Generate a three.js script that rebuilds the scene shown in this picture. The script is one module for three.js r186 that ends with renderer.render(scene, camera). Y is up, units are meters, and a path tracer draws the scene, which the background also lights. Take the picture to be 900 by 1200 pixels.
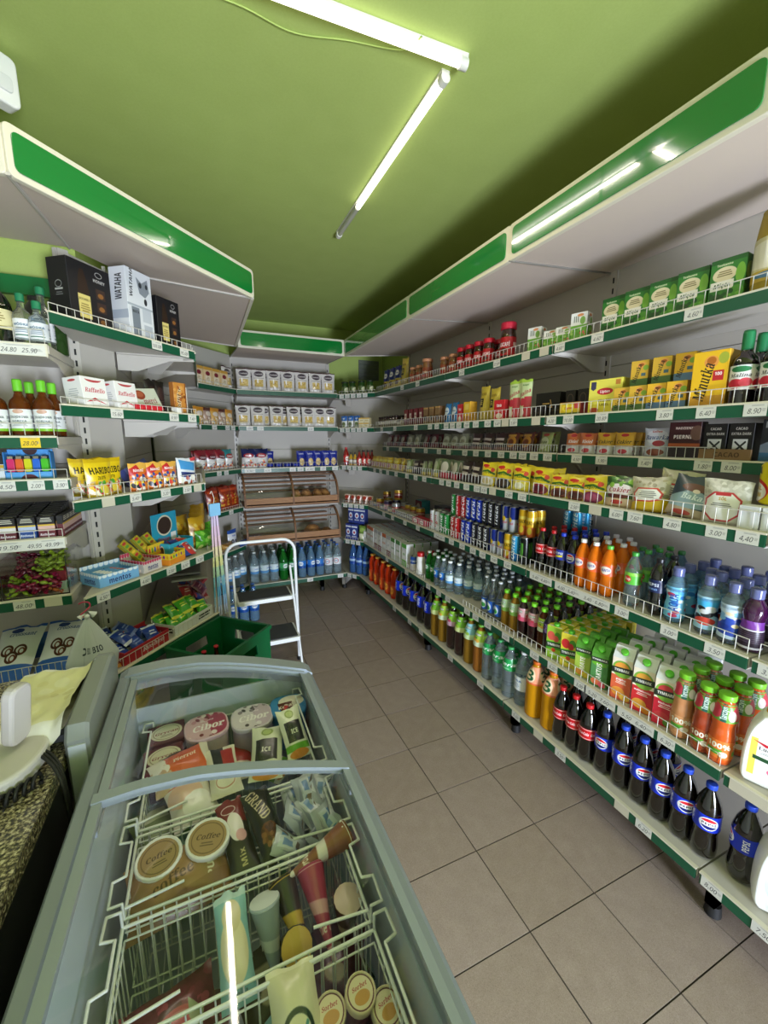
import * as THREE from 'three';
import { mergeGeometries } from 'three/addons/utils/BufferGeometryUtils.js';
import { RectAreaLightUniformsLib } from 'three/addons/lights/RectAreaLightUniformsLib.js';
import { ImprovedNoise } from 'three/addons/math/ImprovedNoise.js';

// ---------------------------------------------------------------- camera, light, exposure
const scene = new THREE.Scene();
const camera = new THREE.PerspectiveCamera(102.16, 0.75, 0.03, 40);
camera.position.set(-0.894, 1.625, 1.43);
camera.lookAt(-0.894 + 0.3926, 1.625 - 0.1745, 1.43 - 0.9030);
const renderer = new THREE.WebGLRenderer({ antialias: true });
renderer.toneMapping = THREE.LinearToneMapping;
renderer.toneMappingExposure = 0.59;
renderer.shadowMap.enabled = true;
RectAreaLightUniformsLib.init();
scene.background = new THREE.Color(0.75, 0.88, 1.0);          // daylight outside the shop door
function areaLight(w, h, power, color, pos, target) {
  const l = new THREE.RectAreaLight(color, power, w, h);
  l.position.set(...pos); l.lookAt(...target); scene.add(l); return l;
}
// daylight through the glazed entrance behind the camera: the panes look out on sunlit pavement below an awning
areaLight(0.8, 1.1, 180, 0xdce7fb, [-0.08, 0.62, 4.04], [-0.08, 0.62, 0]).name = 'entrance_daylight';
const TUBE = 0xfff0de;

// ---------------------------------------------------------------- helpers
let seed = 7;
const rnd = () => { seed = (seed * 1664525 + 1013904223) >>> 0; return seed / 4294967296; };
const rr = (a, b) => a + (b - a) * rnd();
const V2 = (x, y) => new THREE.Vector2(x, y), V3 = (x, y, z) => new THREE.Vector3(x, y, z);
const noise = new ImprovedNoise();
const taken = {};
function numbered(n) { if (taken[n] === undefined) { taken[n] = 0; return n; } taken[n]++; return n + '_' + String(taken[n]).padStart(3, '0'); }
const mats = {};
function col(hex, rough = 0.5, o = {}) {
  const k = hex + '|' + rough + JSON.stringify(o);
  if (!mats[k]) mats[k] = new THREE.MeshPhysicalMaterial({ color: hex, roughness: rough, ...o });
  return mats[k];
}
function mesh(name, geo, mat, parent) {
  const m = new THREE.Mesh(geo, mat); m.name = name; m.castShadow = m.receiveShadow = true;
  if (parent) parent.add(m); return m;
}
function tag(o, label, category, group, kind) {
  o.userData = {};
  if (label) o.userData.label = label; if (category) o.userData.category = category;
  if (group) o.userData.group = group; if (kind) o.userData.kind = kind; return o;
}
function struct(name, geo, mat) { const m = mesh(name, geo, mat, scene); m.userData = { kind: 'structure' }; return m; }
function thing(name, label, category, pos = [0, 0, 0], ang = 0, group) {
  const g = new THREE.Group(); g.name = numbered(name); g.position.set(...pos); g.rotation.y = ang; scene.add(g);
  return tag(g, label, category, group);
}
const xf = (g, x = 0, y = 0, z = 0, rx = 0, ry = 0, rz = 0) => { if (rx) g.rotateX(rx); if (rz) g.rotateZ(rz); if (ry) g.rotateY(ry); return g.translate(x, y, z); };
const bx = (x0, x1, y0, y1, z0, z1) => new THREE.BoxGeometry(x1 - x0, y1 - y0, z1 - z0).translate((x0 + x1) / 2, (y0 + y1) / 2, (z0 + z1) / 2);
const merge = (a) => mergeGeometries(a.map((g) => (g.index ? g.toNonIndexed() : g)).map((g) => { for (const k of Object.keys(g.attributes)) if (!['position', 'normal', 'uv'].includes(k)) g.deleteAttribute(k); return g; }));
function rod(a, b, r = 0.0015, n = 5) {
  const A = V3(...a), B = V3(...b), d = B.clone().sub(A), g = new THREE.CylinderGeometry(r, r, d.length(), n, 1);
  g.applyQuaternion(new THREE.Quaternion().setFromUnitVectors(V3(0, 1, 0), d.clone().normalize()));
  return g.translate((A.x + B.x) / 2, (A.y + B.y) / 2, (A.z + B.z) / 2);
}
function wire(pts, r, closed = false, seg = 0, rs = 6, tension = 0) {
  const c = new THREE.CatmullRomCurve3(pts.map((p) => V3(...p)), closed, 'catmullrom', tension || 0.5);
  return new THREE.TubeGeometry(c, seg || pts.length * 4, r, rs, closed);
}
function bent(pts, r, rs = 6) { // polyline of straight rods with balls at the bends
  const a = []; for (let i = 0; i < pts.length - 1; i++) { a.push(rod(pts[i], pts[i + 1], r, rs)); if (i) a.push(new THREE.SphereGeometry(r, rs, 4).translate(...pts[i])); }
  return merge(a);
}
function ext(pts, depth, bevel = 0) { // polygon in xy, extruded along +z
  const s = new THREE.Shape(pts.map((p) => V2(...p)));
  return new THREE.ExtrudeGeometry(s, { depth, bevelEnabled: bevel > 0, bevelSize: bevel, bevelThickness: bevel, bevelSegments: 1, steps: 1 });
}
function rrect(w, h, r) {
  const s = new THREE.Shape(), x = w / 2, y = h / 2;
  s.moveTo(-x + r, -y); s.lineTo(x - r, -y); s.quadraticCurveTo(x, -y, x, -y + r); s.lineTo(x, y - r); s.quadraticCurveTo(x, y, x - r, y);
  s.lineTo(-x + r, y); s.quadraticCurveTo(-x, y, -x, y - r); s.lineTo(-x, -y + r); s.quadraticCurveTo(-x, -y, -x + r, -y); return s;
}
const rslab = (w, h, d, r, bev = 0) => new THREE.ExtrudeGeometry(rrect(w, h, r), { depth: d, bevelEnabled: bev > 0, bevelSize: bev, bevelThickness: bev, bevelSegments: 2, curveSegments: 5 });

// ---------------------------------------------------------------- printed artwork: cells on shared sheets
const SHEET = 2048, sheets = [];
let ctx, CW = 1, CH = 1;
function newSheet() {
  const c = document.createElement('canvas'); c.width = c.height = SHEET;
  const t = new THREE.CanvasTexture(c); t.colorSpace = THREE.SRGBColorSpace; t.magFilter = THREE.LinearFilter; t.anisotropy = 8;
  const s = { c, g: c.getContext('2d'), t, x: 0, y: 0, row: 0, m: {} }; s.g.fillStyle = '#fff'; s.g.fillRect(0, 0, SHEET, SHEET); sheets.push(s); return s;
}
function cell(w, h, fn) {
  let s = sheets[sheets.length - 1] || newSheet();
  if (s.x + w + 4 > SHEET) { s.x = 0; s.y += s.row; s.row = 0; }
  if (s.y + h + 4 > SHEET) s = newSheet();
  const X = s.x + 2, Y = s.y + 2; s.x += w + 4; s.row = Math.max(s.row, h + 4);
  ctx = s.g; CW = w; CH = h; ctx.save(); ctx.beginPath(); ctx.rect(X - 2, Y - 2, w + 4, h + 4); ctx.clip(); ctx.translate(X, Y); fn(w, h); ctx.restore();
  return { s, x: X, y: Y, w, h };
}
const R = (x, y, w, h, c) => { ctx.fillStyle = c; ctx.fillRect(x * CW - (x <= 0 ? 2 : 0), y * CH - (y <= 0 ? 2 : 0), w * CW + (x + w >= 1 ? 4 : 0) , h * CH + (y + h >= 1 ? 4 : 0)); };
const bg = (c) => R(-0.1, -0.1, 1.2, 1.2, c);
const E = (x, y, rx, ry, c, rot = 0) => { ctx.fillStyle = c; ctx.beginPath(); ctx.ellipse(x * CW, y * CH, rx * CW, ry * CH, rot, 0, 7); ctx.fill(); };
const O = (x, y, rx, ry, c, lw) => { ctx.strokeStyle = c; ctx.lineWidth = lw * CH; ctx.beginPath(); ctx.ellipse(x * CW, y * CH, rx * CW, ry * CH, 0, 0, 7); ctx.stroke(); };
const PG = (p, c) => { ctx.fillStyle = c; ctx.beginPath(); p.forEach((q, i) => ctx[i ? 'lineTo' : 'moveTo'](q[0] * CW, q[1] * CH)); ctx.fill(); };
const LN = (p, c, lw) => { ctx.strokeStyle = c; ctx.lineWidth = lw * CH; ctx.lineCap = 'round'; ctx.beginPath(); p.forEach((q, i) => ctx[i ? 'lineTo' : 'moveTo'](q[0] * CW, q[1] * CH)); ctx.stroke(); };
function T(s, x, y, size, c, o = {}) { // text centred at x, y; size in cell heights
  ctx.save(); ctx.translate(x * CW, y * CH); if (o.r) ctx.rotate(o.r); if (o.sk) ctx.transform(1, o.sk, 0, 1, 0, 0);
  ctx.font = (o.i ? 'italic ' : '') + (o.n ? '' : 'bold ') + size * CH + 'px ' + (o.f || 'sans-serif'); ctx.textAlign = 'center'; ctx.textBaseline = 'middle'; ctx.fillStyle = c;
  if (o.st) { ctx.strokeStyle = o.st; ctx.lineWidth = size * CH * (o.sw || 0.2); ctx.lineJoin = 'round'; ctx.strokeText(s, 0, 0, o.mw ? o.mw * CW : undefined); }
  ctx.fillText(s, 0, 0, o.mw ? o.mw * CW : undefined); ctx.restore();
}
function fine(x, y, w, h, n, c, seed0 = 3) { // lines of unreadably small print
  let q = seed0; ctx.fillStyle = c;
  for (let i = 0; i < n; i++) { q = (q * 16807) % 2147483647; const f = 0.55 + 0.45 * (q % 1000) / 1000; ctx.fillRect((x + w * (1 - f) / 2) * CW, (y + h * i / n) * CH, w * f * CW, h / n * 0.45 * CH); }
}
function dots(n, x, y, w, h, r, cols, sd = 5) { let q = sd; const f = () => (q = (q * 16807) % 2147483647) / 2147483647; for (let i = 0; i < n; i++) E(x + w * f(), y + h * f(), r * (0.6 + f() * 0.8), r * CW / CH * (0.6 + f() * 0.8), cols[i % cols.length], f() * 3); }
const swatches = {};
const sw = (c) => swatches[c] || (swatches[c] = cell(8, 8, () => bg(c)));
function uvOf(c, u, v) { return [(c.x + u * c.w) / SHEET, 1 - (c.y + (1 - v) * c.h) / SHEET]; }
function toCell(g, c) { const a = g.attributes.uv; for (let i = 0; i < a.count; i++) a.setXY(i, ...uvOf(c, a.getX(i), a.getY(i))); return g; }
function printMat(c, kind = 'card') {
  const K = { card: { roughness: 0.5 }, matte: { roughness: 0.85 }, film: { roughness: 0.32, clearcoat: 0.35, clearcoatRoughness: 0.2 }, can: { roughness: 0.28, metalness: 0.35 }, label: { roughness: 0.35 } };
  return c.s.m[kind] || (c.s.m[kind] = new THREE.MeshPhysicalMaterial({ map: c.s.t, ...K[kind] }));
}

// ---------------------------------------------------------------- package shapes
function cbox(w, h, d, f, ch = 0.0012) { // chamfered carton standing on y = 0, f: cells by face (f b l r t o)
  const hw = [w / 2, h / 2, d / 2], pos = [], uv = [], face = { '2+': f.f || f.o, '2-': f.b || f.f || f.o, '0+': f.r || f.o || f.f, '0-': f.l || f.r || f.o || f.f, '1+': f.t || f.o || f.f, '1-': f.o || f.f };
  const vtx = (s, k) => { const p = [0, 1, 2].map((i) => s[i] * (hw[i] - (i === k ? 0 : ch))); return p; };
  const fuv = (s, k, sg) => { let u, v; if (k === 2) { u = (s[0] * sg + 1) / 2; v = (s[1] + 1) / 2; } else if (k === 0) { u = (-s[2] * sg + 1) / 2; v = (s[1] + 1) / 2; } else { u = (s[0] + 1) / 2; v = (-s[2] * sg + 1) / 2; } return [u * 0.98 + 0.01, v * 0.98 + 0.01]; };
  const put = (list, fk, k, sg) => { for (const [s, kk] of list) { const p = vtx(s, kk); pos.push(p[0], p[1] + hw[1], p[2]); uv.push(...uvOf(face[fk], ...fuv(s, k, sg))); } };
  const tri = (a, b, c, fk, k, sg) => { const A = V3(...vtx(...a)), B = V3(...vtx(...b)), C = V3(...vtx(...c)), n = B.clone().sub(A).cross(C.clone().sub(A)); if (n.dot(A.clone().add(B).add(C)) < 0) put([a, c, b], fk, k, sg); else put([a, b, c], fk, k, sg); };
  for (let k = 0; k < 3; k++) for (const sg of [1, -1]) {
    const i = (k + 1) % 3, j = (k + 2) % 3, mk = (a, b) => { const s = [0, 0, 0]; s[k] = sg; s[i] = a; s[j] = b; return s; }, fk = k + (sg > 0 ? '+' : '-');
    const q = [mk(-1, -1), mk(1, -1), mk(1, 1), mk(-1, 1)].map((s) => [s, k]);
    tri(q[0], q[1], q[2], fk, k, sg); tri(q[0], q[2], q[3], fk, k, sg);
    for (const sj of [-1, 1]) { // bevel between face k(sg) and face i(sj)
      const a = mk(sj, -1), b = mk(sj, 1); tri([a, k], [b, k], [b, i], fk, k, sg); tri([a, k], [b, i], [a, i], fk, k, sg);
    }
  }
  for (const a of [-1, 1]) for (const b of [-1, 1]) for (const c of [-1, 1]) { const s = [a, b, c]; tri([s, 0], [s, 1], [s, 2], '1' + (b > 0 ? '+' : '-'), 1, b); }
  const g = new THREE.BufferGeometry(); g.setAttribute('position', new THREE.Float32BufferAttribute(pos, 3)); g.setAttribute('uv', new THREE.Float32BufferAttribute(uv, 2)); g.computeVertexNormals(); return g;
}
function pouch(w, h, d, front, o = {}) { // sealed bag standing on y = 0; o: back, stand, puff, seal, sd, nx, ny
  const nx = o.nx || 8, ny = o.ny || 10, pos = [], uv = [], idx = [], sd = o.sd || 1, back = o.back || front, seal = o.seal ?? 0.06;
  for (const side of [1, -1]) for (let j = 0; j <= ny; j++) for (let i = 0; i <= nx; i++) {
    const s = (i / nx) * 2 - 1, t = j / ny;
    const tv = o.stand ? (t > 1 - seal ? 0 : Math.pow(Math.max(0, 1 - Math.pow(t / (1 - seal), 2.4)), 0.6)) : (t < seal || t > 1 - seal ? 0 : Math.pow(Math.sin(Math.PI * (t - seal) / (1 - 2 * seal)), 0.55));
    const T1 = tv * Math.pow(Math.max(0, 1 - Math.pow(Math.abs(s), 2.6)), 0.62);
    const n = noise.noise(s * 2.1 + sd * 7.3, t * 3.7 + sd * 1.7, side * 3.1 + sd);
    const wr = (o.wr ?? 0.14) * n * d * (0.3 + tv);
    const pin = 1 - 0.085 * tv * (o.puff ?? 1);
    pos.push(s * w / 2 * pin + noise.noise(t * 4, sd * 3.3, 1.5) * w * 0.012, t * h + (j === ny ? noise.noise(s * 2.3, sd * 9.1, 0.3) * h * 0.06 : 0), side * (T1 * d / 2) + wr * T1 + side * 0.0006);
    uv.push(...uvOf(side > 0 ? front : back, side > 0 ? i / nx : 1 - i / nx, t));
  }
  const S = (nx + 1) * (ny + 1);
  for (let k = 0; k < 2; k++) for (let j = 0; j < ny; j++) for (let i = 0; i < nx; i++) { const a = k * S + j * (nx + 1) + i, b = a + 1, c = a + nx + 1, e = c + 1; if (k) idx.push(a, c, b, b, c, e); else idx.push(a, b, c, b, e, c); }
  if (o.stand) for (let i = 0; i < nx; i++) idx.push(i, S + i, i + 1, i + 1, S + i, S + i + 1);
  for (let j = 0; j < ny; j++) { const L = j * (nx + 1), Rr = L + nx; idx.push(L, L + nx + 1, S + L, S + L, L + nx + 1, S + L + nx + 1); idx.push(Rr, S + Rr, Rr + nx + 1, S + Rr, S + Rr + nx + 1, Rr + nx + 1); }
  const g = new THREE.BufferGeometry(); g.setAttribute('position', new THREE.Float32BufferAttribute(pos, 3)); g.setAttribute('uv', new THREE.Float32BufferAttribute(uv, 2)); g.setIndex(idx); g.computeVertexNormals();
  return g;
}
function lathe(pts, seg = 18, c = null) {
  const g = new THREE.LatheGeometry(pts.map((p) => V2(Math.max(p[0], 0.00001), p[1])), seg, -Math.PI, Math.PI * 2);
  if (c) { const y0 = pts[0][1], y1 = pts[pts.length - 1][1], p = g.attributes.position, a = g.attributes.uv; for (let i = 0; i < a.count; i++) a.setXY(i, ...uvOf(c, a.getX(i), (p.getY(i) - y0) / (y1 - y0))); }
  return g;
}
const PROFILE = {
  cola: [[0, 0], [0.5, 0], [0.72, 0.006], [0.93, 0.04], [1, 0.1], [1, 0.2], [0.93, 0.3], [0.92, 0.36], [1, 0.42], [1, 0.62], [0.97, 0.68], [0.8, 0.78], [0.52, 0.87], [0.34, 0.92], [0.33, 0.98]],
  water: [[0, 0], [0.6, 0], [0.92, 0.02], [1, 0.06], [0.96, 0.1], [1, 0.14], [0.96, 0.18], [1, 0.22], [0.96, 0.27], [1, 0.32], [1, 0.58], [0.97, 0.63], [0.82, 0.74], [0.56, 0.85], [0.38, 0.905], [0.37, 0.98]],
  juice: [[0, 0], [0.7, 0], [0.95, 0.02], [1, 0.08], [1, 0.42], [0.92, 0.5], [0.9, 0.56], [0.98, 0.64], [0.96, 0.74], [0.75, 0.86], [0.52, 0.91], [0.5, 0.97]],
  round: [[0, 0], [0.8, 0], [0.97, 0.015], [1, 0.05], [1, 0.6], [0.95, 0.68], [0.72, 0.8], [0.42, 0.9], [0.33, 0.94], [0.32, 0.98]],
  spirit: [[0, 0], [0.9, 0], [1, 0.02], [1, 0.55], [0.9, 0.63], [0.5, 0.7], [0.38, 0.76], [0.36, 0.98]],
  slim: [[0, 0], [0.9, 0], [1, 0.02], [1, 0.5], [0.85, 0.6], [0.5, 0.72], [0.36, 0.82], [0.34, 0.98]],
  grip: [[0, 0], [0.7, 0], [0.96, 0.03], [1, 0.1], [0.97, 0.3], [0.82, 0.42], [0.85, 0.5], [1, 0.6], [0.95, 0.7], [0.62, 0.8], [0.45, 0.84], [0.44, 0.97]],
};
function radiusAt(prof, t) { for (let i = 1; i < prof.length; i++) if (t <= prof[i][1] && prof[i][1] > prof[i - 1][1]) { const a = prof[i - 1], b = prof[i]; return a[0] + (b[0] - a[0]) * (t - a[1]) / (b[1] - a[1]); } return prof[prof.length - 1][0]; }
function bottle(name, o) { // o: h r kind mat cap{c,h,r} labels[[y0,y1,cell]] seg
  const g = new THREE.Group(); g.name = name; const prof = PROFILE[o.kind], seg = o.seg || 18;
  mesh('bottle_body', lathe(prof.map((p) => [p[0] * o.r, p[1] * o.h]), seg), o.mat, g);
  if (o.cap) {
    const cr = o.cap.r || prof[prof.length - 1][0] * o.r * 1.28, ch = o.cap.h || 0.016, y1 = o.h, y0 = o.h - ch;
    mesh('cap', lathe([[0, y0 + 0.001], [cr * 0.98, y0], [cr, y0 + ch * 0.1], [cr, y1 - ch * 0.15], [cr * 0.9, y1], [0, y1]], Math.min(seg, 14)), col(o.cap.c, 0.38), g);
  }
  for (const [y0, y1, c, kind] of o.labels || []) {
    const pts = []; for (let i = 0; i <= 6; i++) { const t = y0 + (y1 - y0) * i / 6; pts.push([radiusAt(prof, t) * o.r + 0.0007, t * o.h]); }
    mesh('label', lathe(pts, seg, c), printMat(c, kind || 'label'), g);
  }
  return g;
}
function can(name, r, h, c, seg = 18) {
  const g = new THREE.Group(); g.name = name;
  mesh('can_body', lathe([[0, 0.003], [r * 0.7, 0], [r * 0.82, 0.002], [r, 0.012], [r, h - 0.014], [r * 0.84, h - 0.003]], seg, c), printMat(c, 'can'), g);
  mesh('lid', lathe([[r * 0.84, h - 0.003], [r * 0.86, h], [r * 0.8, h - 0.0005], [r * 0.78, h - 0.005], [0, h - 0.005]], seg), col('#c9c9c6', 0.3, { metalness: 0.9 }), g);
  return g;
}
function jar(name, r, h, glassMat, lidCol, c, lidH = 0.02, lidR = 1.02) {
  const g = new THREE.Group(); g.name = name;
  mesh('jar_body', lathe([[0, 0], [r * 0.9, 0], [r, 0.006], [r, h * 0.62], [r * 0.96, h * 0.7], [r * 0.86, h - lidH - 0.002], [r * 0.85, h - lidH + 0.004]], 18), glassMat, g);
  mesh('lid', lathe([[0, h - lidH], [r * lidR * 0.99, h - lidH], [r * lidR, h - lidH * 0.8], [r * lidR, h - lidH * 0.2], [r * lidR * 0.93, h], [0, h]], 18), typeof lidCol === 'string' ? col(lidCol, 0.35) : lidCol, g);
  if (c) mesh('label', lathe([[r + 0.0007, h * 0.12], [r + 0.0007, h * 0.6]], 18, c), printMat(c, 'label'), g);
  return g;
}
function boxItem(name, w, h, d, f, kind = 'card', ch) { return Object.assign(mesh(name, cbox(w, h, d, f, ch), printMat(f.f, kind)), {}); }
function bagItem(name, w, h, d, c, o = {}) { return mesh(name, pouch(w, h, d, c, o), printMat(c, o.kind || 'film')); }
function put(proto, pos, ang, label, cat, group, tilt) { // a copy of a product as a thing of its own
  const o = proto.clone(); o.name = numbered(proto.name); o.position.set(...pos);
  o.rotation.order = 'YXZ'; o.rotation.set(tilt?.[0] || 0, ang, tilt?.[1] || 0); scene.add(o);
  tag(o, label, cat, group); return o;
}
// ---------------------------------------------------------------- surfaces
function noiseTex(w, fn, repeat, srgb = true) {
  const d = new Uint8Array(w * w * 4); for (let y = 0; y < w; y++) for (let x = 0; x < w; x++) { const c = fn(x, y, (y * w + x)); d.set([c[0], c[1], c[2], 255], (y * w + x) * 4); }
  const t = new THREE.DataTexture(d, w, w); t.wrapS = t.wrapT = THREE.RepeatWrapping; t.magFilter = THREE.LinearFilter; if (srgb) t.colorSpace = THREE.SRGBColorSpace; t.repeat.set(repeat, repeat); t.needsUpdate = true; return t;
}
const cl = (v) => Math.max(0, Math.min(255, v | 0));
const tileMats = [0, 1, 2].map((k) => new THREE.MeshPhysicalMaterial({ roughness: 0.42, map: noiseTex(256, (x, y) => { const s = rnd(), n = 6 * noise.noise(x / 40, y / 40, k * 5) + (s > 0.9 ? 16 : s < 0.1 ? -20 : (s - 0.5) * 14); return [cl(161 + n - k * 2), cl(144 + n - k * 2), cl(134 + n - k * 3)]; }, 1) }));
const groutMat = col('#3a342f', 0.9);
const ceilMat = new THREE.MeshPhysicalMaterial({ roughness: 0.9, map: noiseTex(256, (x, y) => { const n = 3 * noise.noise(x / 30, y / 30, 2) + rr(-2, 2); return [cl(170 + n), cl(188 + n), cl(102 + n)]; }, 1) });
const wallMat = ceilMat;
const plain = col('#cfc9be', 0.85);
const cream = col('#dcd6c0', 0.5), panelMat = col('#c2bcb1', 0.55), shelfMat = col('#c2bcb1', 0.5), whiteMetal = col('#c2bcb1', 0.4), wireMat = col('#d6d3ca', 0.35), stripMat = col('#15543a', 0.35), blackMat = col('#161616', 0.6), chrome = col('#c8c8c8', 0.2, { metalness: 1 });

// ---------------------------------------------------------------- room shell
const floor = struct('floor', bx(-3.1, 1.3, -0.12, -0.004, -3.5, 4.2), groutMat);
{
  const g = []; for (let k = 0; k < 4; k++) { const b = new THREE.BoxGeometry(0.2955, 0.012, 0.2955).translate(0, -0.006, 0); const u = b.attributes.uv; for (let i = 0; i < u.count; i++) u.setXY(i, u.getX(i) * 0.9 + k * 0.31, u.getY(i) * 0.9 + k * 0.17); g.push(b); }
  const rest = [];
  for (let i = -10; i < 4; i++) for (let j = -11; j < 14; j++) {
    const x = i * 0.3 + 0.15, z = j * 0.3 + 0.15; if (x < -3 || x > 1.15 || z < -3.3) continue;
    if (i >= -4 && i < 4 && j < 5 && !(i < -1 && j > 0)) { const m = mesh('tile', g[(i * 7 + j * 3 + 400) % 4], tileMats[(i * 5 + j * 11 + 300) % 3], floor); m.position.set(x, (((i * 13 + j * 7) % 5) + 5) % 5 * 0.0002, z); } else rest.push(g[0].clone().translate(x, 0, z));
  }
  const r = mesh('tiles_beyond', merge(rest), tileMats[0], floor); r.userData.kind = 'stuff';
}
function uvm(g, k = 1) { const p = g.attributes.position, n = g.attributes.normal, u = g.attributes.uv; for (let i = 0; i < p.count; i++) { const ax = Math.abs(n.getX(i)), ay = Math.abs(n.getY(i)); if (ay > 0.5) u.setXY(i, p.getX(i) * k, p.getZ(i) * k); else if (ax > 0.5) u.setXY(i, p.getZ(i) * k, p.getY(i) * k); else u.setXY(i, p.getX(i) * k, p.getY(i) * k); } return g; }
struct('ceiling', uvm(bx(-3.1, 1.3, 2.83, 2.93, -3.5, 4.2)), ceilMat);
struct('wall_right', uvm(bx(1.13, 1.3, 0, 2.83, -3.5, 4.2)), wallMat);
struct('wall_back', uvm(bx(-1.45, 1.13, 0, 2.83, -3.5, -3.28)), wallMat);
struct('wall_left', uvm(bx(-1.47, -1.365, 0, 2.83, -3.28, -1.03)), wallMat);
struct('wall_counter', uvm(bx(-3.1, -1.47, 0, 2.83, -1.2, -1.03)), wallMat);
struct('wall_west', uvm(bx(-3.3, -3.1, 0, 2.83, -1.2, 4.2)), plain);
struct('wall_south', uvm(merge([bx(-3.1, -0.55, 0, 2.83, 4.1, 4.25), bx(0.4, 1.3, 0, 2.83, 4.1, 4.25), bx(-0.55, 0.4, 2.15, 2.83, 4.1, 4.25)])), plain);
{
  const d = struct('door_1', merge([bx(-0.55, -0.48, 0, 2.15, 4.12, 4.18), bx(0.33, 0.4, 0, 2.15, 4.12, 4.18), bx(-0.48, 0.33, 2.08, 2.15, 4.12, 4.18), bx(-0.48, 0.33, 0, 0.08, 4.12, 4.18)]), col('#d8d8d6', 0.4));
  mesh('pane', bx(-0.48, 0.33, 0.08, 2.08, 4.147, 4.153), new THREE.MeshPhysicalMaterial({ transmission: 1, thickness: 0, roughness: 0, ior: 1.45 }), d); mesh('handle', bx(-0.44, -0.42, 0.95, 1.25, 4.07, 4.12), chrome, d);
}

// ---------------------------------------------------------------- ceiling lamps
function batten(label, x, z, ang, len, lit) { // tube batten under the ceiling, along local x from 0 to len, glowing up to lit
  const t = thing('ceiling_lamp', label, 'lamp', [x, 2.808, z], ang, 'ceiling tube lamps');
  const y = 0.0;
  mesh('housing', merge([bx(0, len, y + 0.0145, y + 0.022, -0.015, 0.015), bx(0.02, len - 0.02, y + 0.008, y + 0.016, -0.006, 0.006)]), col('#e8e6da', 0.45), t);
  mesh('tube', new THREE.CylinderGeometry(0.0135, 0.0135, lit - 0.03, 16).rotateZ(Math.PI / 2).translate((lit + 0.03) / 2, y, 0), new THREE.MeshStandardMaterial({ color: '#fff', emissive: new THREE.Color(1, 0.95, 0.84), emissiveIntensity: 4.5, roughness: 0.4 }), t);
  if (len - lit > 0.05) mesh('tube_end', new THREE.CylinderGeometry(0.013, 0.013, len - lit - 0.02, 12).rotateZ(Math.PI / 2).translate((len + lit) / 2, y, 0), col('#b9b8a8', 0.4), t);
  for (const e of [0.012, len - 0.012]) mesh('end_cap', merge([new THREE.CylinderGeometry(0.017, 0.017, 0.026, 14).rotateZ(Math.PI / 2).translate(e, y, 0), bx(e - 0.012, e + 0.012, y, y + 0.02, -0.014, 0.014)]), col('#dedcd0', 0.4), t);
  const l = new THREE.RectAreaLight(TUBE, 105, lit - 0.04, 0.026); const c = Math.cos(ang), s = Math.sin(ang), m = lit / 2;
  l.position.set(x + c * m, 2.808 - 0.0165, z - s * m); l.rotation.set(-Math.PI / 2, 0, ang, 'XYZ'); l.name = 'tube_light'; scene.add(l);
  return t;
}
batten('long glowing tube lamp running across the green ceiling', -0.03, 0.105, Math.PI - 0.04, 1.25, 1.22);
batten('glowing tube lamp with a dark far end joined to the crosswise tube', -0.066, 0.04, Math.PI / 2, 1.19, 0.85);
tag(mesh(numbered('ceiling_cable'), wire([[-1.2, 2.826, -0.12], [-0.9, 2.826, -0.03], [-0.72, 2.827, -0.012], [-0.56, 2.826, -0.03], [-0.4, 2.827, 0.01], [-0.23, 2.826, 0.05], [-0.2, 2.82, 0.12]], 0.0025, false, 40), col('#9fb45c', 0.6), scene), 'thin painted cable looping across the green ceiling to the tube', 'cable');
{
  const t = thing('alarm_sensor', 'white plastic alarm sensor box high on the green ceiling corner', 'sensor', [-1.42, 2.74, -0.46], 0.75);
  mesh('casing', rslab(0.085, 0.13, 0.04, 0.015, 0.006).translate(0, 0, 0), col('#e9e8e2', 0.4), t);
  mesh('lens', rslab(0.05, 0.04, 0.006, 0.01, 0.002).translate(0, -0.015, 0.046), col('#dcdcd8', 0.3), t);
  mesh('mount', bx(-0.02, 0.02, 0.03, 0.09, -0.03, 0.01), col('#d9d8d2', 0.5), t);
}

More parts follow.
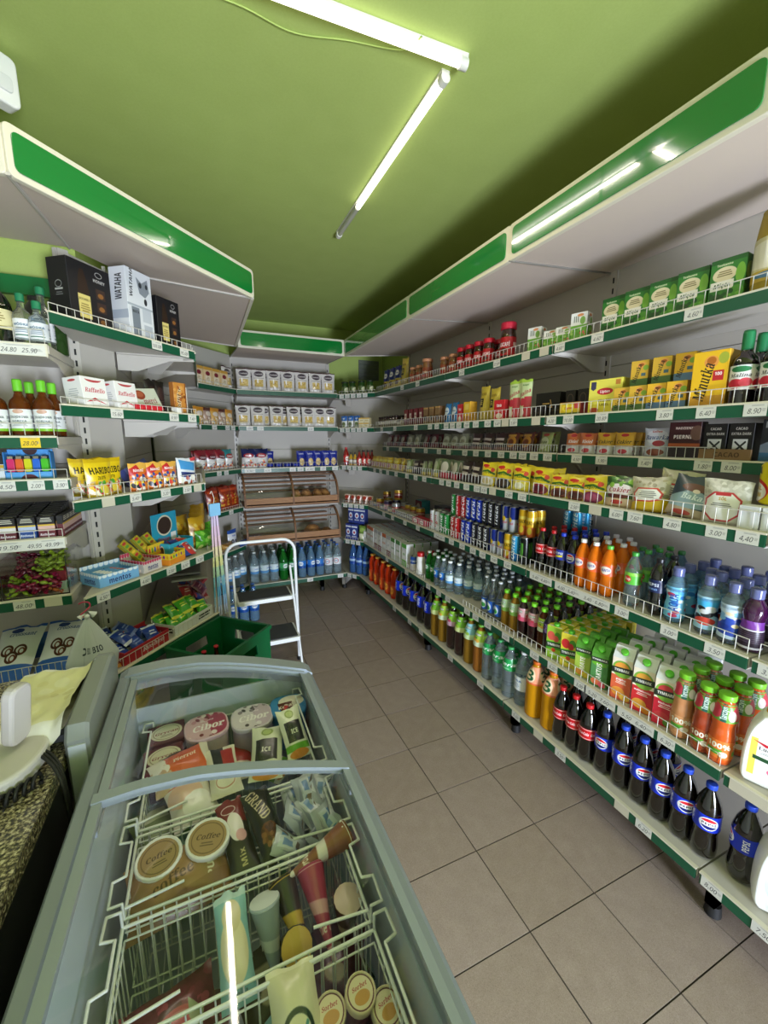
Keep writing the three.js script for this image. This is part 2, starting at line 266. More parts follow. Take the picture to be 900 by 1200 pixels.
// ---------------------------------------------------------------- shelving
const tagCells = {};
function tagCell(text) {
  if (tagCells[text]) return tagCells[text];
  return (tagCells[text] = cell(text.length > 6 ? 200 : 96, 52, () => {
    if (text === '') { bg('#cfc8b4'); return; }
    bg(text[0] === '!' ? '#e6c21d' : '#d9d8d0'); const s = text.replace('!', '');
    fine(0.3, 0.08, 0.6, 0.12, 2, '#9a9a96', s.length + 3); fine(0.78, 0.4, 0.18, 0.25, 3, '#9a9a96', s.length + 9);
    T(s, 0.45, 0.58, 0.56, '#1c1c22', { n: 1, i: 1, mw: 0.84 });
  }));
}
const shelves = {};
function newUnit(label, base) { const u = thing('shelving_unit', label, 'shelving', [base[0], 0, base[1]], 0, 'shop shelving units'); u.W = (g) => g.translate(-base[0], 0, -base[1]); return u; }
function addShelf(u, key, B0, B1, F0, F1, y, o = {}) {
  const W = u.W, th = 0.03, P = (p) => V2(p[0], -p[1]);
  const s = new THREE.Shape([P(B0), P(F0), P(F1), P(B1)]);
  const g = new THREE.ExtrudeGeometry(s, { depth: th, bevelEnabled: false }).rotateX(-Math.PI / 2).translate(0, y - th, 0);
  const sh = mesh('shelf', W(g), shelfMat, u);
  const dx = F1[0] - F0[0], dz = F1[1] - F0[1], len = Math.hypot(dx, dz), d = [dx / len, dz / len], n = [-d[1], d[0]], ang = Math.atan2(n[0], n[1]);
  const S = { F0, F1, d, n, y, len, ang, at: (a, dep) => [F0[0] + d[0] * a - n[0] * dep, y, F0[1] + d[1] * a - n[1] * dep] };
  if (key) shelves[key] = S;
  const at = (gg, a, yy, out) => W(gg.rotateY(ang).translate(F0[0] + d[0] * a + n[0] * out, yy, F0[1] + d[1] * a + n[1] * out));
  if (o.strip !== false) {
    mesh('price_strip', at(merge([bx(0.004, len - 0.004, -0.042, -0.001, -0.002, 0.007)]), 0, y, 0), o.stripMat || stripMat, sh);
    mesh('strip_lip', at(bx(0.002, len - 0.002, -0.003, 0.003, -0.004, 0.0095), 0, y, 0), cream, sh);
    for (const [a, text, w] of o.tags || []) {
      const c = tagCell(text), ww = w || (text.length > 6 ? 0.15 : 0.062);
      if (a < ww / 2 || a > len - ww / 2) continue;
      mesh('price_tag', at(toCell(new THREE.PlaneGeometry(ww, 0.038), c), a, y - 0.0215, 0.0082), printMat(c, 'card'), sh);
    }
  }
  if (o.guard) {
    const gl = [], h = o.guard, a0 = o.g0 ?? 0.012, a1 = o.g1 ?? len - 0.012, nw = Math.round((a1 - a0) / (o.gp || 0.034));
    for (let i = 0; i <= nw; i++) { const a = a0 + (a1 - a0) * i / nw; gl.push(rod([a, 0, 0], [a, h, 0], 0.0014, 4)); }
    gl.push(rod([a0, h, 0], [a1, h, 0], 0.0017, 4), rod([a0, 0.004, 0], [a1, 0.004, 0], 0.0014, 4));
    mesh('wire_guard', at(merge(gl), 0, y, -0.006), o.guardMat || wireMat, sh).userData.kind = 'stuff';
  }
  if (o.bracket !== false) {
    const dep = o.dep || Math.abs((F0[0] - B0[0]) * n[0] + (F0[1] - B0[1]) * n[1]);
    for (const a of o.br || [0.008, len - 0.008]) mesh('bracket', at(ext([[0, -0.031], [0.03, -0.031], [dep, -0.031], [dep, -0.11], [dep - 0.09, -0.11], [0.12, -0.05], [0, -0.045]].map(([q, r]) => [-q, r]), 0.004).rotateY(-Math.PI / 2).translate(a + 0.002, 0, 0), 0, y, 0), whiteMetal, sh);
  }
  return S;
}
function upright(u, x, z, y1, ang) { // slotted post in the back panel
  const g = [bx(-0.02, 0.02, 0.02, y1, -0.03, 0.004)], p = mesh('upright', u.W(g[0].rotateY(ang).translate(x, 0, z)), whiteMetal, u);
  const s = []; for (let y = 0.25; y < y1 - 0.05; y += 0.05) s.push(bx(-0.004, 0.004, y, y + 0.026, 0.003, 0.0055));
  mesh('slots', u.W(merge(s).rotateY(ang).translate(x, 0, z)), blackMat, p).userData.kind = 'stuff';
}
function foot(u, x, z, ang, dep) {
  const p = mesh('foot', u.W(merge([bx(-0.015, 0.015, 0.05, 0.155, -dep, -0.03), ext([[0, 0.05], [0.08, 0.05], [0.08, 0.155], [0, 0.155]], 0.03).rotateY(Math.PI / 2).translate(-0.015, 0, -0.03)]).rotateY(ang).translate(x, 0, z)), whiteMetal, u);
  mesh('foot_pad', u.W(merge([new THREE.CylinderGeometry(0.022, 0.026, 0.04, 12).translate(0, 0.025, -0.06), new THREE.CylinderGeometry(0.008, 0.008, 0.05, 8).translate(0, 0.05, -0.06)]).rotateY(ang).translate(x, 0, z)), blackMat, p);
}
const signGreen = new THREE.MeshPhysicalMaterial({ color: '#0f7a33', roughness: 0.12, clearcoat: 1, clearcoatRoughness: 0.04, bumpScale: 0.0025, bumpMap: noiseTex(256, (x, y) => { const v = 128 + 110 * noise.noise(x / 90, y / 50, 0.4); return [cl(v), cl(v), cl(v)]; }, 0.55, false) });
function canopy(u, B0, B1, F0, F1, o = {}) { // fascia board with an inset green panel and a soffit
  const W = u.W, y0 = 2.412, y1 = 2.556, dx = F1[0] - F0[0], dz = F1[1] - F0[1], len = Math.hypot(dx, dz), d = [dx / len, dz / len], n = [-d[1], d[0]], ang = Math.atan2(n[0], n[1]);
  const at = (gg, a, yy, out) => W(gg.rotateY(ang).translate(F0[0] + d[0] * a + n[0] * out, yy, F0[1] + d[1] * a + n[1] * out));
  const c = mesh('canopy', at(rslab(len - 0.003, y1 - y0, 0.016, o.r || 0.012, 0.003).translate(0, 0, -0.016), len / 2, (y0 + y1) / 2, 0), cream, u);
  const m = o.m || 0.022; mesh('green_panel', at(uvm(rslab(len - 2 * m, y1 - y0 - 0.034, 0.003, 0.02, 0.0008), 1), len / 2, (y0 + y1) / 2, 0.0035), signGreen, c);
  const yb = y0 + (o.rise ?? 0.045), q = (p, y) => V3(p[0], y, p[1]);
  const mk = (t) => { const g = new THREE.BufferGeometry(), v = [q(B0, yb + t), q(F0, y0 + 0.004 + t), q(F1, y0 + 0.004 + t), q(B1, yb + t)].map((p) => p.toArray()); g.setAttribute('position', new THREE.Float32BufferAttribute([...v[0], ...v[1], ...v[2], ...v[0], ...v[2], ...v[3]], 3)); g.setAttribute('uv', new THREE.Float32BufferAttribute(new Array(12).fill(0), 2)); g.computeVertexNormals(); return g; };
  mesh('soffit', W(merge([mk(0), mk(0.012)])), col('#d3c4b6', 0.6), c);
  for (const [B, F] of [[B0, F0], [B1, F1]]) mesh('soffit_rail', W(merge([rod([B[0], yb - 0.004, B[1]], [F[0], y0 + 0.001, F[1]], 0.005, 6)])), whiteMetal, c);
}
function backPanel(u, A, B, y0, y1, n = 1) {
  const dx = B[0] - A[0], dz = B[1] - A[1], len = Math.hypot(dx, dz), ang = Math.atan2(-dz, dx);
  for (let k = 0; k < n; k++) { const a = y0 + (y1 - y0) * k / n + 0.0015, b = y0 + (y1 - y0) * (k + 1) / n - 0.0015; mesh('back_panel', u.W(bx(0, len, a, b, -0.018, -0.004).rotateY(ang).translate(A[0], 0, A[1])), panelMat, u); }
}

// right wall: four bays facing west
const RL = { 1: [0.54, 0.2], 2: [0.59, 0.56], 3: [0.645, 0.945], 4: [0.635, 1.345], 5: [0.806, 1.548], 6: [0.71, 1.735], 7: [0.726, 2.078] };
const RTAGS = {
  1: [[-1.63, '4.00'], [-1.34, '5.20'], [-1.15, '4.80'], [-0.74, '3.60'], [-0.41, '3.00'], [-0.25, '2.80 · 2.60'], [-0.1, '5.20'], [0.06, ''], [0.2, '3.50'], [0.51, ''], [0.6, '6.20'], [0.83, '8.00'], [0.97, '7.50']],
  2: [[-1.9, '4.20'], [-1.5, '3.80'], [-1.14, '1.80'], [-0.99, '1.60'], [-0.87, '2.00'], [-0.64, '3.40'], [-0.55, '3.00'], [-0.43, '2.80'], [-0.27, '4.00'], [-0.05, '5.60'], [0.07, '6.20'], [0.23, '3.00'], [0.33, '5.20   7.60'], [0.49, '5.50   6.40'], [0.61, '6.30'], [0.87, '', 0.12]],
  3: [[-2.1, '6.20'], [-1.9, '5.40'], [-1.65, '4.80'], [-1.42, '7.20'], [-1.09, '3.40 4.20'], [-0.93, '3.00'], [-0.8, '4.20'], [-0.68, '3.80'], [-0.58, '4.60'], [-0.47, '5.00'], [-0.35, '6.40'], [-0.1, '5.40 · 4.40'], [0.07, '4.00 · 5.40'], [0.22, '3.40 · 6.80'], [0.35, '3.00'], [0.54, '3.00'], [0.69, '3.50'], [0.84, '3.60']],
  4: [[-2.3, '1.60'], [-2.15, '1.80'], [-1.99, '2.20'], [-1.81, '2.00'], [-1.6, '1.90'], [-1.45, '2.60'], [-1.31, '2.40'], [-1.06, '3.20'], [-0.97, '3.60'], [-0.87, '2.90'], [-0.76, '1.70'], [-0.65, '2.10'], [-0.58, '2.30'], [-0.5, ''], [-0.36, '2.00'], [-0.215 - 0.04, '3.50'], [0.08, '2.50'], [0.19, ''], [0.29, '6.00'], [0.37, '7.60'], [0.51, '4.80'], [0.65, '3.00'], [0.735, '4,40']],
  5: [[-2.37, '2.00'], [-2.08, '1.80'], [-1.82, '2.20'], [-1.6, '1.90'], [-1.39, '2.40'], [-1.25, '2.10'], [-1.04, '3.00'], [-0.91, '1.60'], [-0.78, '1.50'], [-0.65, '1.80'], [-0.54, '2.20'], [-0.46, '2.60'], [-0.37, '1.90'], [-0.27, '1.80'], [-0.08, '4.50'], [0.06, '1.90'], [0.27, '1.40'], [0.49, '1.80'], [0.58, '8.00']],
  6: [[-2.3, '5.20'], [-2.0, '4.60'], [-1.6, '9.80'], [-1.37, '8.40'], [-1.27, '7.20'], [-1.14, '4.90'], [-1.06, '6.50'], [-0.98, '5.30'], [-0.89, '9.90'], [-0.79, '12.00'], [-0.67, '14.50'], [-0.58, '6.40'], [-0.51, ''], [-0.44, '5.80'], [-0.27, ''], [-0.165, '4.20'], [-0.06, '10.00'], [0.12, '20.80'], [0.39, '3.80'], [0.53, '6.40'], [0.67, '8.90']],
  7: [[-1.89, '16.40'], [-1.61, '18.90'], [-1.24, '21.50'], [-0.99, '24.00'], [-0.63, '27.00'], [-0.39, ''], [-0.26, ''], [-0.16, '4.60'], [0.05, '4.60'], [0.44, '4.60']],
};
const RB = [[-2.5, -1.205], [-1.205, -0.205], [-0.205, 0.79], [0.79, 1.75]];
RB.forEach(([z0, z1], i) => {
  const u = newUnit(['shelving bay on the long wall beside the corner, with fascia overhead', 'shelving bay on the long wall with energy drinks and still water', 'shelving bay on the long wall with juice cartons and tea boxes', 'shelving bay on the long wall holding dishwashing liquid'][i], [0.8, (z0 + z1) / 2]);
  backPanel(u, [1.08, z0 + 0.03], [1.08, z1 - 0.001], 0.1, 2.468, 5);
  upright(u, 1.08, z0 + 0.021, 2.46, -Math.PI / 2); if (i === 3) upright(u, 1.08, z1 - 0.021, 2.46, -Math.PI / 2);
  for (const k of [1, 2, 3, 4, 5, 6, 7]) {
    const [x, y] = RL[k]; if (i === 3 && k > 4) continue;
    const g = { 1: 0, 2: i === 1 ? 0.035 : 0.045, 3: 0.055, 4: 0.06, 5: 0.045, 6: 0.055, 7: 0.05 }[k];
    const o = { guard: g, gp: k === 5 && i === 1 ? 0.02 : 0.034, tags: RTAGS[k].map(([z, t, w]) => [z - z0, t, w]) };
    if (i === 1 && k === 2) { o.g0 = 0.5; } if (i === 2 && k === 5) o.g1 = 0.72; if (i === 3 && k < 3) o.guard = 0; if (k === 4 && i === 2) o.stripMat = stripMat;
    addShelf(u, 'R' + k + '_' + i, [1.08, z0 + 0.003], [1.08, z1 - 0.003], [x, z0 + 0.003], [x, z1 - 0.003], y, o);
  }
  foot(u, 0.56, z0 + (i ? 0.02 : 0.03), -Math.PI / 2, 0.5);
  { const a = i === 3 ? 0.745 : z0, b = i === 2 ? 0.745 : z1; canopy(u, [1.08, a], [1.08, b], [0.43, i ? a : -2.575], [0.43, b], {}); }
});
// corner bay between the long wall and the back wall (faces south-west)
{
  const u = newUnit('angled corner shelving bay with ketchup, tins and milk cartons', [0.6, -2.75]);
  backPanel(u, [0.45, -3.215], [1.07, -2.51], 0.1, 2.05, 4);
  const zf = { 1: -2.665, 2: -2.72, 3: -2.78, 4: -2.8, 6: -2.85, 7: -2.85 };
  for (const k of [1, 2, 3, 4, 6, 7]) { const [x, y] = RL[k]; addShelf(u, 'C' + k, [0.45, -3.21], [1.07, -2.51], [0.445, zf[k] - 0.005], [x, -2.507], y, { guard: k === 1 ? 0 : 0.03, br: [0.01], tags: [0.05, 0.12, 0.19, 0.26, 0.33].map((a, i) => [a, ['3.20', '5.10', '4.70', '6.00', '2.90'][(i + k) % 5], 0.055]) }); }
  foot(u, 0.41, -2.705, -0.7, 0.4);
}
// back wall bay (faces south)
{
  const u = newUnit('shelving bay on the back wall with pasta bags, bread bins and water', [-0.06, -2.95]);
  backPanel(u, [-0.54, -3.22], [0.42, -3.22], 0.1, 2.455, 5); upright(u, -0.56, -3.22, 2.44, 0); upright(u, 0.44, -3.22, 2.44, 0);
  const L = [['B1', 0.2, -2.66, 0, [[0.6, '2.40'], [0.93, '2.20']]], ['B3', 1.335, -2.85, 0.05, [[0.08, '3.90', 0.1], [0.25, '4.10', 0.07], [0.5, '3.60'], [0.58, '2.80'], [0.68, '4.20', 0.1], [0.82, '3.60'], [0.95, '5.00']]], ['B6', 1.745, -2.85, 0.04, [[0.1, '6.90'], [0.2, '7.10'], [0.7, '6.50']]], ['B7', 2.085, -2.85, 0.035, []]];
  for (const [k, y, z, g, tags] of L) addShelf(u, k, [-0.557, -3.22], [0.437, -3.22], [-0.557, z], [0.437, z], y, { guard: g, tags});
  addShelf(u, 'B4', [-0.557, -3.22], [0.437, -3.22], [-0.557, -2.9], [0.437, -2.9], 0.945, { strip: false }); addShelf(u, 'B2', [-0.557, -3.22], [0.437, -3.22], [-0.557, -2.9], [0.437, -2.9], 0.575, { strip: false });
  canopy(u, [-0.57, -3.22], [0.435, -3.22], [-0.545, -2.56], [0.428, -2.575], { rise: 0.03 });
  foot(u, 0.2, -2.71, 0, 0.4); foot(u, -0.5, -2.71, 0, 0.4);
}
// left corner bay (faces south-east)
{
  const u = newUnit('angled shelving bay left of the bread bins with snack bags', [-0.85, -2.8]);
  backPanel(u, [-1.25, -2.5], [-0.575, -3.215], 0.1, 2.46, 5);
  for (const [k, y, e, t] of [['E7', 2.085, 0, []], ['E6', 1.745, 0, [[0.16, '7.80'], [0.34, '6.20'], [0.42, '5.90']]], ['E3', 1.335, 0, [[0.18, '5.50'], [0.28, '5.10']]], ['E4', 0.965, 0.02, [[0.28, '4.30']]], ['E2', 0.58, 0.03, []], ['E1', 0.2, 0.08, []]])
    addShelf(u, k, [-1.25, -2.5], [-0.58, -3.215], [-0.89 + e, -2.47 + e], [-0.565, -2.855 + e * 2], y, { guard: k === 'E1' ? 0 : 0.03, br: [0.01], tags: t });
}
// left side bay (faces east, seen from its end)
{
  const u = newUnit('side shelving bay running back behind the angled sweets bay', [-1.1, -1.8]);
  backPanel(u, [-1.27, -1.16], [-1.27, -2.48], 0.1, 2.465, 5);
  for (const [k, y, x] of [['W7', 2.085, -0.9], ['W6', 1.745, -0.91], ['W3', 1.37, -0.9], ['W4', 0.965, -0.9], ['W2', 0.58, -0.88], ['W1', 0.2, -0.8]]) addShelf(u, k, [-1.265, -1.16], [-1.265, -2.48], [x, -1.16], [x, -2.48], y, { guard: 0.03, br: [0.01, 0.5] });
  canopy(u, [-1.23, -1.185], [-1.23, -2.5], [-0.565, -1.2], [-0.56, -2.545], {});
}
// angled outer corner bay (faces south-east): narrow back, wide front
const P1 = [-1.395, -0.955], P2 = [-1.27, -1.15];
{
  const u = newUnit('angled outer corner shelving bay with sweets, chocolates and gift boxes', [-1.2, -0.95]);
  backPanel(u, [P1[0] - 0.02, P1[1] + 0.03], [P2[0] + 0.0, P2[1] - 0.0], 0.1, 2.44, 1); upright(u, P1[0], P1[1] + 0.01, 2.44, 0.6);
  const L = [['S1', 2.09, [0, 0], 0.035, [[0.5, '169.00'], [0.68, '95.00']]], ['S2', 1.755, [0, 0], 0.03, [[0.24, '15.60'], [0.57, '8.90'], [0.7, '7.40']]], ['S3', 1.375, [0, 0], 0.055, [[0.15, ''], [0.29, '5.40'], [0.47, '3.20'], [0.62, '2.50'], [0.7, '']]], ['S4', 0.975, [0.02, 0.02], 0, [[0.08, '4.50'], [0.3, '4.60'], [0.46, '2.50'], [0.56, '4.50'], [0.67, '5.20']]], ['S5', 0.585, [0.03, 0.03], 0.05, []], ['S0', 0.2, [0.1, 0.1], 0, []]];
  for (const [k, y, e, g, tags] of L) addShelf(u, k, P1, P2, [-1.385 , -0.565 + e[0]], [-0.9 + e[1], -1.15], y, { guard: g, tags, bracket: true, br: [0.74], dep: 0.3 });
  canopy(u, [-1.37, -0.96], [-1.215, -1.185], [-1.372, -0.312], [-0.565, -1.187], { r: 0.02, m: 0.018 });
}
// liquor bay behind the counter (faces south)
{
  const u = newUnit('shelving bay with liquor bottles and cigarettes behind the counter', [-1.95, -0.8]);
  backPanel(u, [-2.6, -0.96], [-1.42, -0.96], 0.1, 1.98, 4); upright(u, -2.0, -0.955, 1.98, 0);
  const L = [['Q1', 1.972, -1.4, -0.588, 0.055, [[1.09, '22.60   24.80   25.90', 0.2]]], ['Q2', 1.632, -1.405, -0.573, 0.05, [[1.11, '!28.00', 0.06]]], ['Q3', 1.462, -1.4, -0.65, 0.04, [[0.9, '21.50', 0.07], [0.985, '24.50', 0.07], [1.085, '2.00', 0.055], [1.165, '3.90', 0.05]]], ['Q4', 1.228, -1.43, -0.6, 0.035, [[0.95, '20.50   19.50', 0.17], [1.1, '49.95  49.99', 0.13]]], ['Q5', 0.985, -1.435, -0.6, 0, [[1.005, '48.00', 0.07], [1.1, '', 0.06]]], ['Q6', 0.62, -1.44, -0.56, 0.09, []]];
  for (const [k, y, x1, z, g, tags] of L) addShelf(u, k, [-2.6, -0.96], [x1, -0.96], [-2.6, z], [x1, z], y, { guard: g, tags, gp: k === 'Q6' ? 0.022 : 0.045, stripMat: k === 'Q1' || k === 'Q4' ? cream : stripMat });
  const c = mesh('rear_rail', u.W(merge([bx(-2.6, -1.42, 2.24, 2.315, -0.985, -0.955)])), col('#0f6b33', 0.3), u);
  canopy(u, [-2.6, -0.96], [-1.37, -0.96], [-2.6, -0.3], [-1.378, -0.312], { m: 0.05 });
}
tag(mesh(numbered('wall_vent'), merge([bx(0.83, 0.84, 2.3, 2.52, -3.28, -3.265), bx(1.07, 1.08, 2.3, 2.52, -3.28, -3.265), bx(0.84, 1.07, 2.51, 2.52, -3.28, -3.265), bx(0.84, 1.07, 2.3, 2.31, -3.28, -3.265), bx(0.84, 1.07, 2.31, 2.51, -3.28, -3.275), ...[0, 1, 2, 3].map((k) => bx(0.84, 1.07, 2.335 + k * 0.045, 2.34 + k * 0.045, -3.276, -3.262))]), col('#6a6f62', 0.5), scene), 'small grey louvred vent on the green wall above the corner jars', 'vent');
// ---------------------------------------------------------------- drinks and groceries on the long wall
const pR = (k, z, d) => [RL[k][0] + d, RL[k][1] + 0.0005, z], AW = -Math.PI / 2;
const ORD = ['first', 'second', 'third', 'fourth', 'fifth', 'sixth', 'seventh', 'eighth', 'ninth', 'tenth', 'eleventh', 'twelfth', 'thirteenth', 'fourteenth', 'fifteenth', 'sixteenth'];
function nth(label, i, n, j, m, from) { return label + (n > 1 ? ', ' + ORD[i] + ' from ' + (from || 'corner') : '') + (m > 1 ? ', ' + ORD[j] + ' row' : ''); }
const seen = {};
function rows(proto, k, zs, ds, label, cat, group, o = {}) { // o.c0, o.cn: column number and count when the row is laid in several calls
  ds.forEach((d, j) => zs.forEach((z, i) => { put(proto, pR(k, z + rr(-0.002, 0.002), d + rr(-0.003, 0.003)), AW + (o.turn || 0) + rr(-0.25, 0.25) * (o.spin ?? 1), nth(label, i + (o.c0 || 0), o.cn || zs.length, j, ds.length, o.from), cat, group, o.tilt); }));
}
const rng = (a, b, n) => Array.from({ length: n }, (_, i) => a + (b - a) * (n > 1 ? i / (n - 1) : 0));
// liquids and plastics
const liq = (c, tr = 0, o = {}) => col(c, 0.06, tr ? { transmission: tr, ior: 1.33, thickness: 0.04, ...o } : { clearcoat: 1, clearcoatRoughness: 0.03, ...o });
const M = {
  cola: liq('#080403'), water: liq('#eaf6fb', 0.9, { attenuationColor: new THREE.Color('#d4ecf4'), attenuationDistance: 0.3 }), green: liq('#2fae3c', 0.75, { attenuationColor: new THREE.Color('#22a035'), attenuationDistance: 0.04 }),
  blue: liq('#5b8fd6', 0.65, { attenuationColor: new THREE.Color('#2a62c0'), attenuationDistance: 0.05 }), orange: liq('#ef7a14', 0.25), amber: liq('#dd9a12', 0.3), apple: liq('#b98a2c', 0.55, { attenuationColor: new THREE.Color('#b07a1a'), attenuationDistance: 0.05 }),
  cherry: liq('#1f0306'), ice: liq('#a86a2a', 0.3), peach: liq('#c98a5a'), carrot: liq('#d1571a'), beet: liq('#a33c1a'), purple: liq('#3a0f38'), redj: liq('#d23a14', 0.2), paleblue: liq('#9fd0ee', 0.72, { attenuationColor: new THREE.Color('#4a90c0'), attenuationDistance: 0.06 }),
  glass: liq('#eef4f0', 0.95, { ior: 1.4 }), brown: liq('#5a2f12', 0.35), whiskey: liq('#6b3510', 0.4), dark: liq('#0d0c0c'), jarbrown: liq('#3a1d10'), jargold: liq('#8a5a34'), greenJar: liq('#2d4a1e', 0.2), gold: col('#c9a24a', 0.25, { metalness: 0.8 }), milk: col('#eceae4', 0.35), redSauce: liq('#8e1410'), mustard: liq('#c79a2a'),
};
// --- artwork
const pepsi = cell(256, 96, () => { bg('#1533c4'); for (const x of [0.25, 0.75]) { E(x, 0.5, 0.115, 0.4, '#f4f4f6'); ctx.save(); ctx.beginPath(); ctx.ellipse(x * CW, 0.5 * CH, 0.1 * CW, 0.34 * CH, 0, 0, 7); ctx.clip(); R(x - 0.11, 0.1, 0.22, 0.26, '#d8202c'); R(x - 0.11, 0.64, 0.22, 0.3, '#12206e'); ctx.restore(); T('PEPSI', x, 0.5, 0.2, '#16161c', { mw: 0.17 }); } T('PEPSI', 0.5, 0.5, 0.26, '#fff', { r: -1.57 }); T('PEPSI', 0.99, 0.5, 0.26, '#fff', { r: -1.57 }); });
const pepsiFront = cell(256, 96, () => { bg('#1533c4'); for (const x of [0.03, 0.5, 0.97]) { E(x, 0.5, 0.115, 0.4, '#f4f4f6'); ctx.save(); ctx.beginPath(); ctx.ellipse(x * CW, 0.5 * CH, 0.1 * CW, 0.34 * CH, 0, 0, 7); ctx.clip(); R(x - 0.11, 0.1, 0.22, 0.26, '#d8202c'); R(x - 0.11, 0.64, 0.22, 0.3, '#12206e'); ctx.restore(); T('PEPSI', x, 0.5, 0.2, '#16161c', { mw: 0.17 }); } T('PEPSI', 0.27, 0.5, 0.26, '#fff', { r: -1.57 }); T('PEPSI', 0.73, 0.5, 0.26, '#fff', { r: -1.57 }); });
const coke = cell(256, 80, () => { bg('#c4141c'); for (const x of [0.25, 0.5, 0.75, 1]) T('Coca-Cola', x, 0.5, 0.34, '#fff', { f: 'serif', i: 1, mw: 0.22 }); R(0, 0.06, 1, 0.04, '#e9e5e0'); R(0, 0.9, 1, 0.04, '#e9e5e0'); });
const fruitLab = (a, b, f, t) => cell(200, 110, () => { bg(a); R(0, 0.66, 1, 0.34, b); for (const x of [0.15, 0.5, 0.85]) { T(t, x, 0.24, 0.2, '#fff', { mw: 0.26, st: '#1c4a1c' }); E(x - 0.05, 0.56, 0.06, 0.12, f); E(x + 0.05, 0.62, 0.05, 0.1, f); E(x, 0.46, 0.03, 0.04, '#2f7a22'); } });
const labApple = fruitLab('#7fbf3a', '#d9e6a0', '#9fc83a', 'hortex'), labGrape = fruitLab('#8cc63a', '#c8a0b4', '#c2506a', 'hortex'), labBlue = fruitLab('#8fc9d8', '#cfe8b4', '#9ac24a', 'hortex'), labLime = fruitLab('#a9cc46', '#d8e8c8', '#e2b04a', 'hortex');
const labGreen = cell(200, 90, () => { bg('#1f9a4e'); for (const x of [0.15, 0.5, 0.85]) { T('vera', x, 0.45, 0.42, '#fff', { i: 1 }); fine(x - 0.1, 0.75, 0.2, 0.15, 2, '#cfe9d4'); } });
const labWhite = cell(200, 90, () => { bg('#e8edf0'); for (const x of [0.15, 0.5, 0.85]) { T('WODA', x, 0.3, 0.2, '#2a5aa0'); fine(x - 0.1, 0.5, 0.2, 0.35, 4, '#8aa0b8'); } });
const lab3 = cell(220, 100, () => { bg('#f0a07c'); for (const x of [0.17, 0.5, 0.83]) { E(x, 0.5, 0.12, 0.42, '#f4d9b8'); T('3', x, 0.52, 0.8, '#1d5a34'); } R(0, 0.9, 1, 0.1, '#e06a3c'); });
const labWater = (a, b, t) => cell(160, 72, () => { bg(a); R(0, 0.7, 1, 0.3, b); for (const x of [0.15, 0.5, 0.85]) { E(x, 0.4, 0.1, 0.28, '#f2f6f8'); T(t, x, 0.4, 0.26, b, { mw: 0.18 }); } });
const labZyw = labWater('#2f78c8', '#1d4f9c', 'Żywiec'), labMus = labWater('#d6e6ec', '#5a9ad0', 'Zdrój'), labCis = labWater('#3f9a58', '#1e6a34', 'Muszynianka');
const labCis2 = cell(160, 72, () => { bg('#e6eaec'); for (const x of [0.15, 0.5, 0.85]) { O(x, 0.5, 0.09, 0.3, '#c23a4a', 0.05); T('Cisowianka', x, 0.5, 0.2, '#2a5a9c', { mw: 0.17 }); } });
const canArt = (base, text, tc, extra) => cell(160, 120, () => { bg(base); if (extra) extra(); for (const x of [0.2, 0.52, 0.84]) T(text, x, 0.5, 0.3, tc, { r: -1.57, i: 1, mw: 0.9 }); });
const CA = {
  green: canArt('#1f8f3e', 'Sprite', '#fff'), red: canArt('#c8141c', 'Coca-Cola', '#fff', () => PG([[0.3, 0], [0.42, 0], [0.3, 1], [0.18, 1]], '#efe9e6')), blue: canArt('#1737b8', 'PEPSI', '#fff', () => { E(0.35, 0.72, 0.1, 0.16, '#fff'); R(0.25, 0.6, 0.2, 0.1, '#d2202a'); }),
  tiger: canArt('#15151c', 'TIGER', '#f2f2f4', () => { R(0.36, 0, 0.05, 1, '#c02a38'); R(0.7, 0, 0.05, 1, '#3a4aa8'); }), bull: cell(160, 120, () => { bg('#b9bec8'); R(0, 0.5, 0.5, 0.5, '#1c2f86'); R(0.5, 0, 0.5, 0.5, '#1c2f86'); for (const x of [0.12, 0.5, 0.88]) { E(x, 0.5, 0.07, 0.1, '#e8c21c'); T('Red Bull', x, 0.66, 0.12, '#d02030', { mw: 0.26 }); } }),
  yellow: cell(160, 120, () => { bg('#d8a81c'); R(0, 0.62, 1, 0.38, '#c8642a'); R(0, 0.24, 1, 0.12, '#e8d060'); for (const x of [0.2, 0.55, 0.9]) { T('BLACK', x, 0.45, 0.16, '#3a3a1c', { mw: 0.26 }); E(x, 0.76, 0.08, 0.14, '#d8c038'); } }), sky: canArt('#2f9bd0', 'OSHEE', '#eaf6fc', () => R(0, 0.7, 1, 0.3, '#1f6fb4')), monster: cell(160, 120, () => { bg('#101210'); for (const x of [0.2, 0.5, 0.8]) for (const k of [-0.04, 0, 0.04]) LN([[x + k, 0.2], [x + k + 0.01, 0.5], [x + k - 0.005, 0.75]], '#6cc24a', 0.04); }),
};
// --- L1: large bottles
const capB = { c: '#2247c0', h: 0.018 }, capR = { c: '#c01a20', h: 0.018 };
const bPepsi = bottle('cola_bottle', { h: 0.275, r: 0.0392, kind: 'cola', mat: M.cola, cap: capB, labels: [[0.42, 0.63, pepsi]], seg: 24 }), bPepsiF = bottle('cola_bottle', { h: 0.275, r: 0.0392, kind: 'cola', mat: M.cola, cap: capB, labels: [[0.42, 0.63, pepsiFront]], seg: 24 });
const bCoke = bottle('cola_bottle', { h: 0.27, r: 0.038, kind: 'cola', mat: M.cola, cap: capR, labels: [[0.43, 0.62, coke]], seg: 24 });
const fl = 'on the lowest shelf of the long wall';
[0.355, 0.44, 0.52, 0.6, 0.68, 0.755].forEach((z, i) => put(bPepsiF, pR(1, z, 0.075), AW + [0.2, 0.8, 0.8, 0.75, 0.7, 0.6][i], 'blue label cola bottle, lowest shelf, ' + ORD[i] + ' after the red label ones', 'bottle', 'blue label cola bottles on the lowest shelf'));
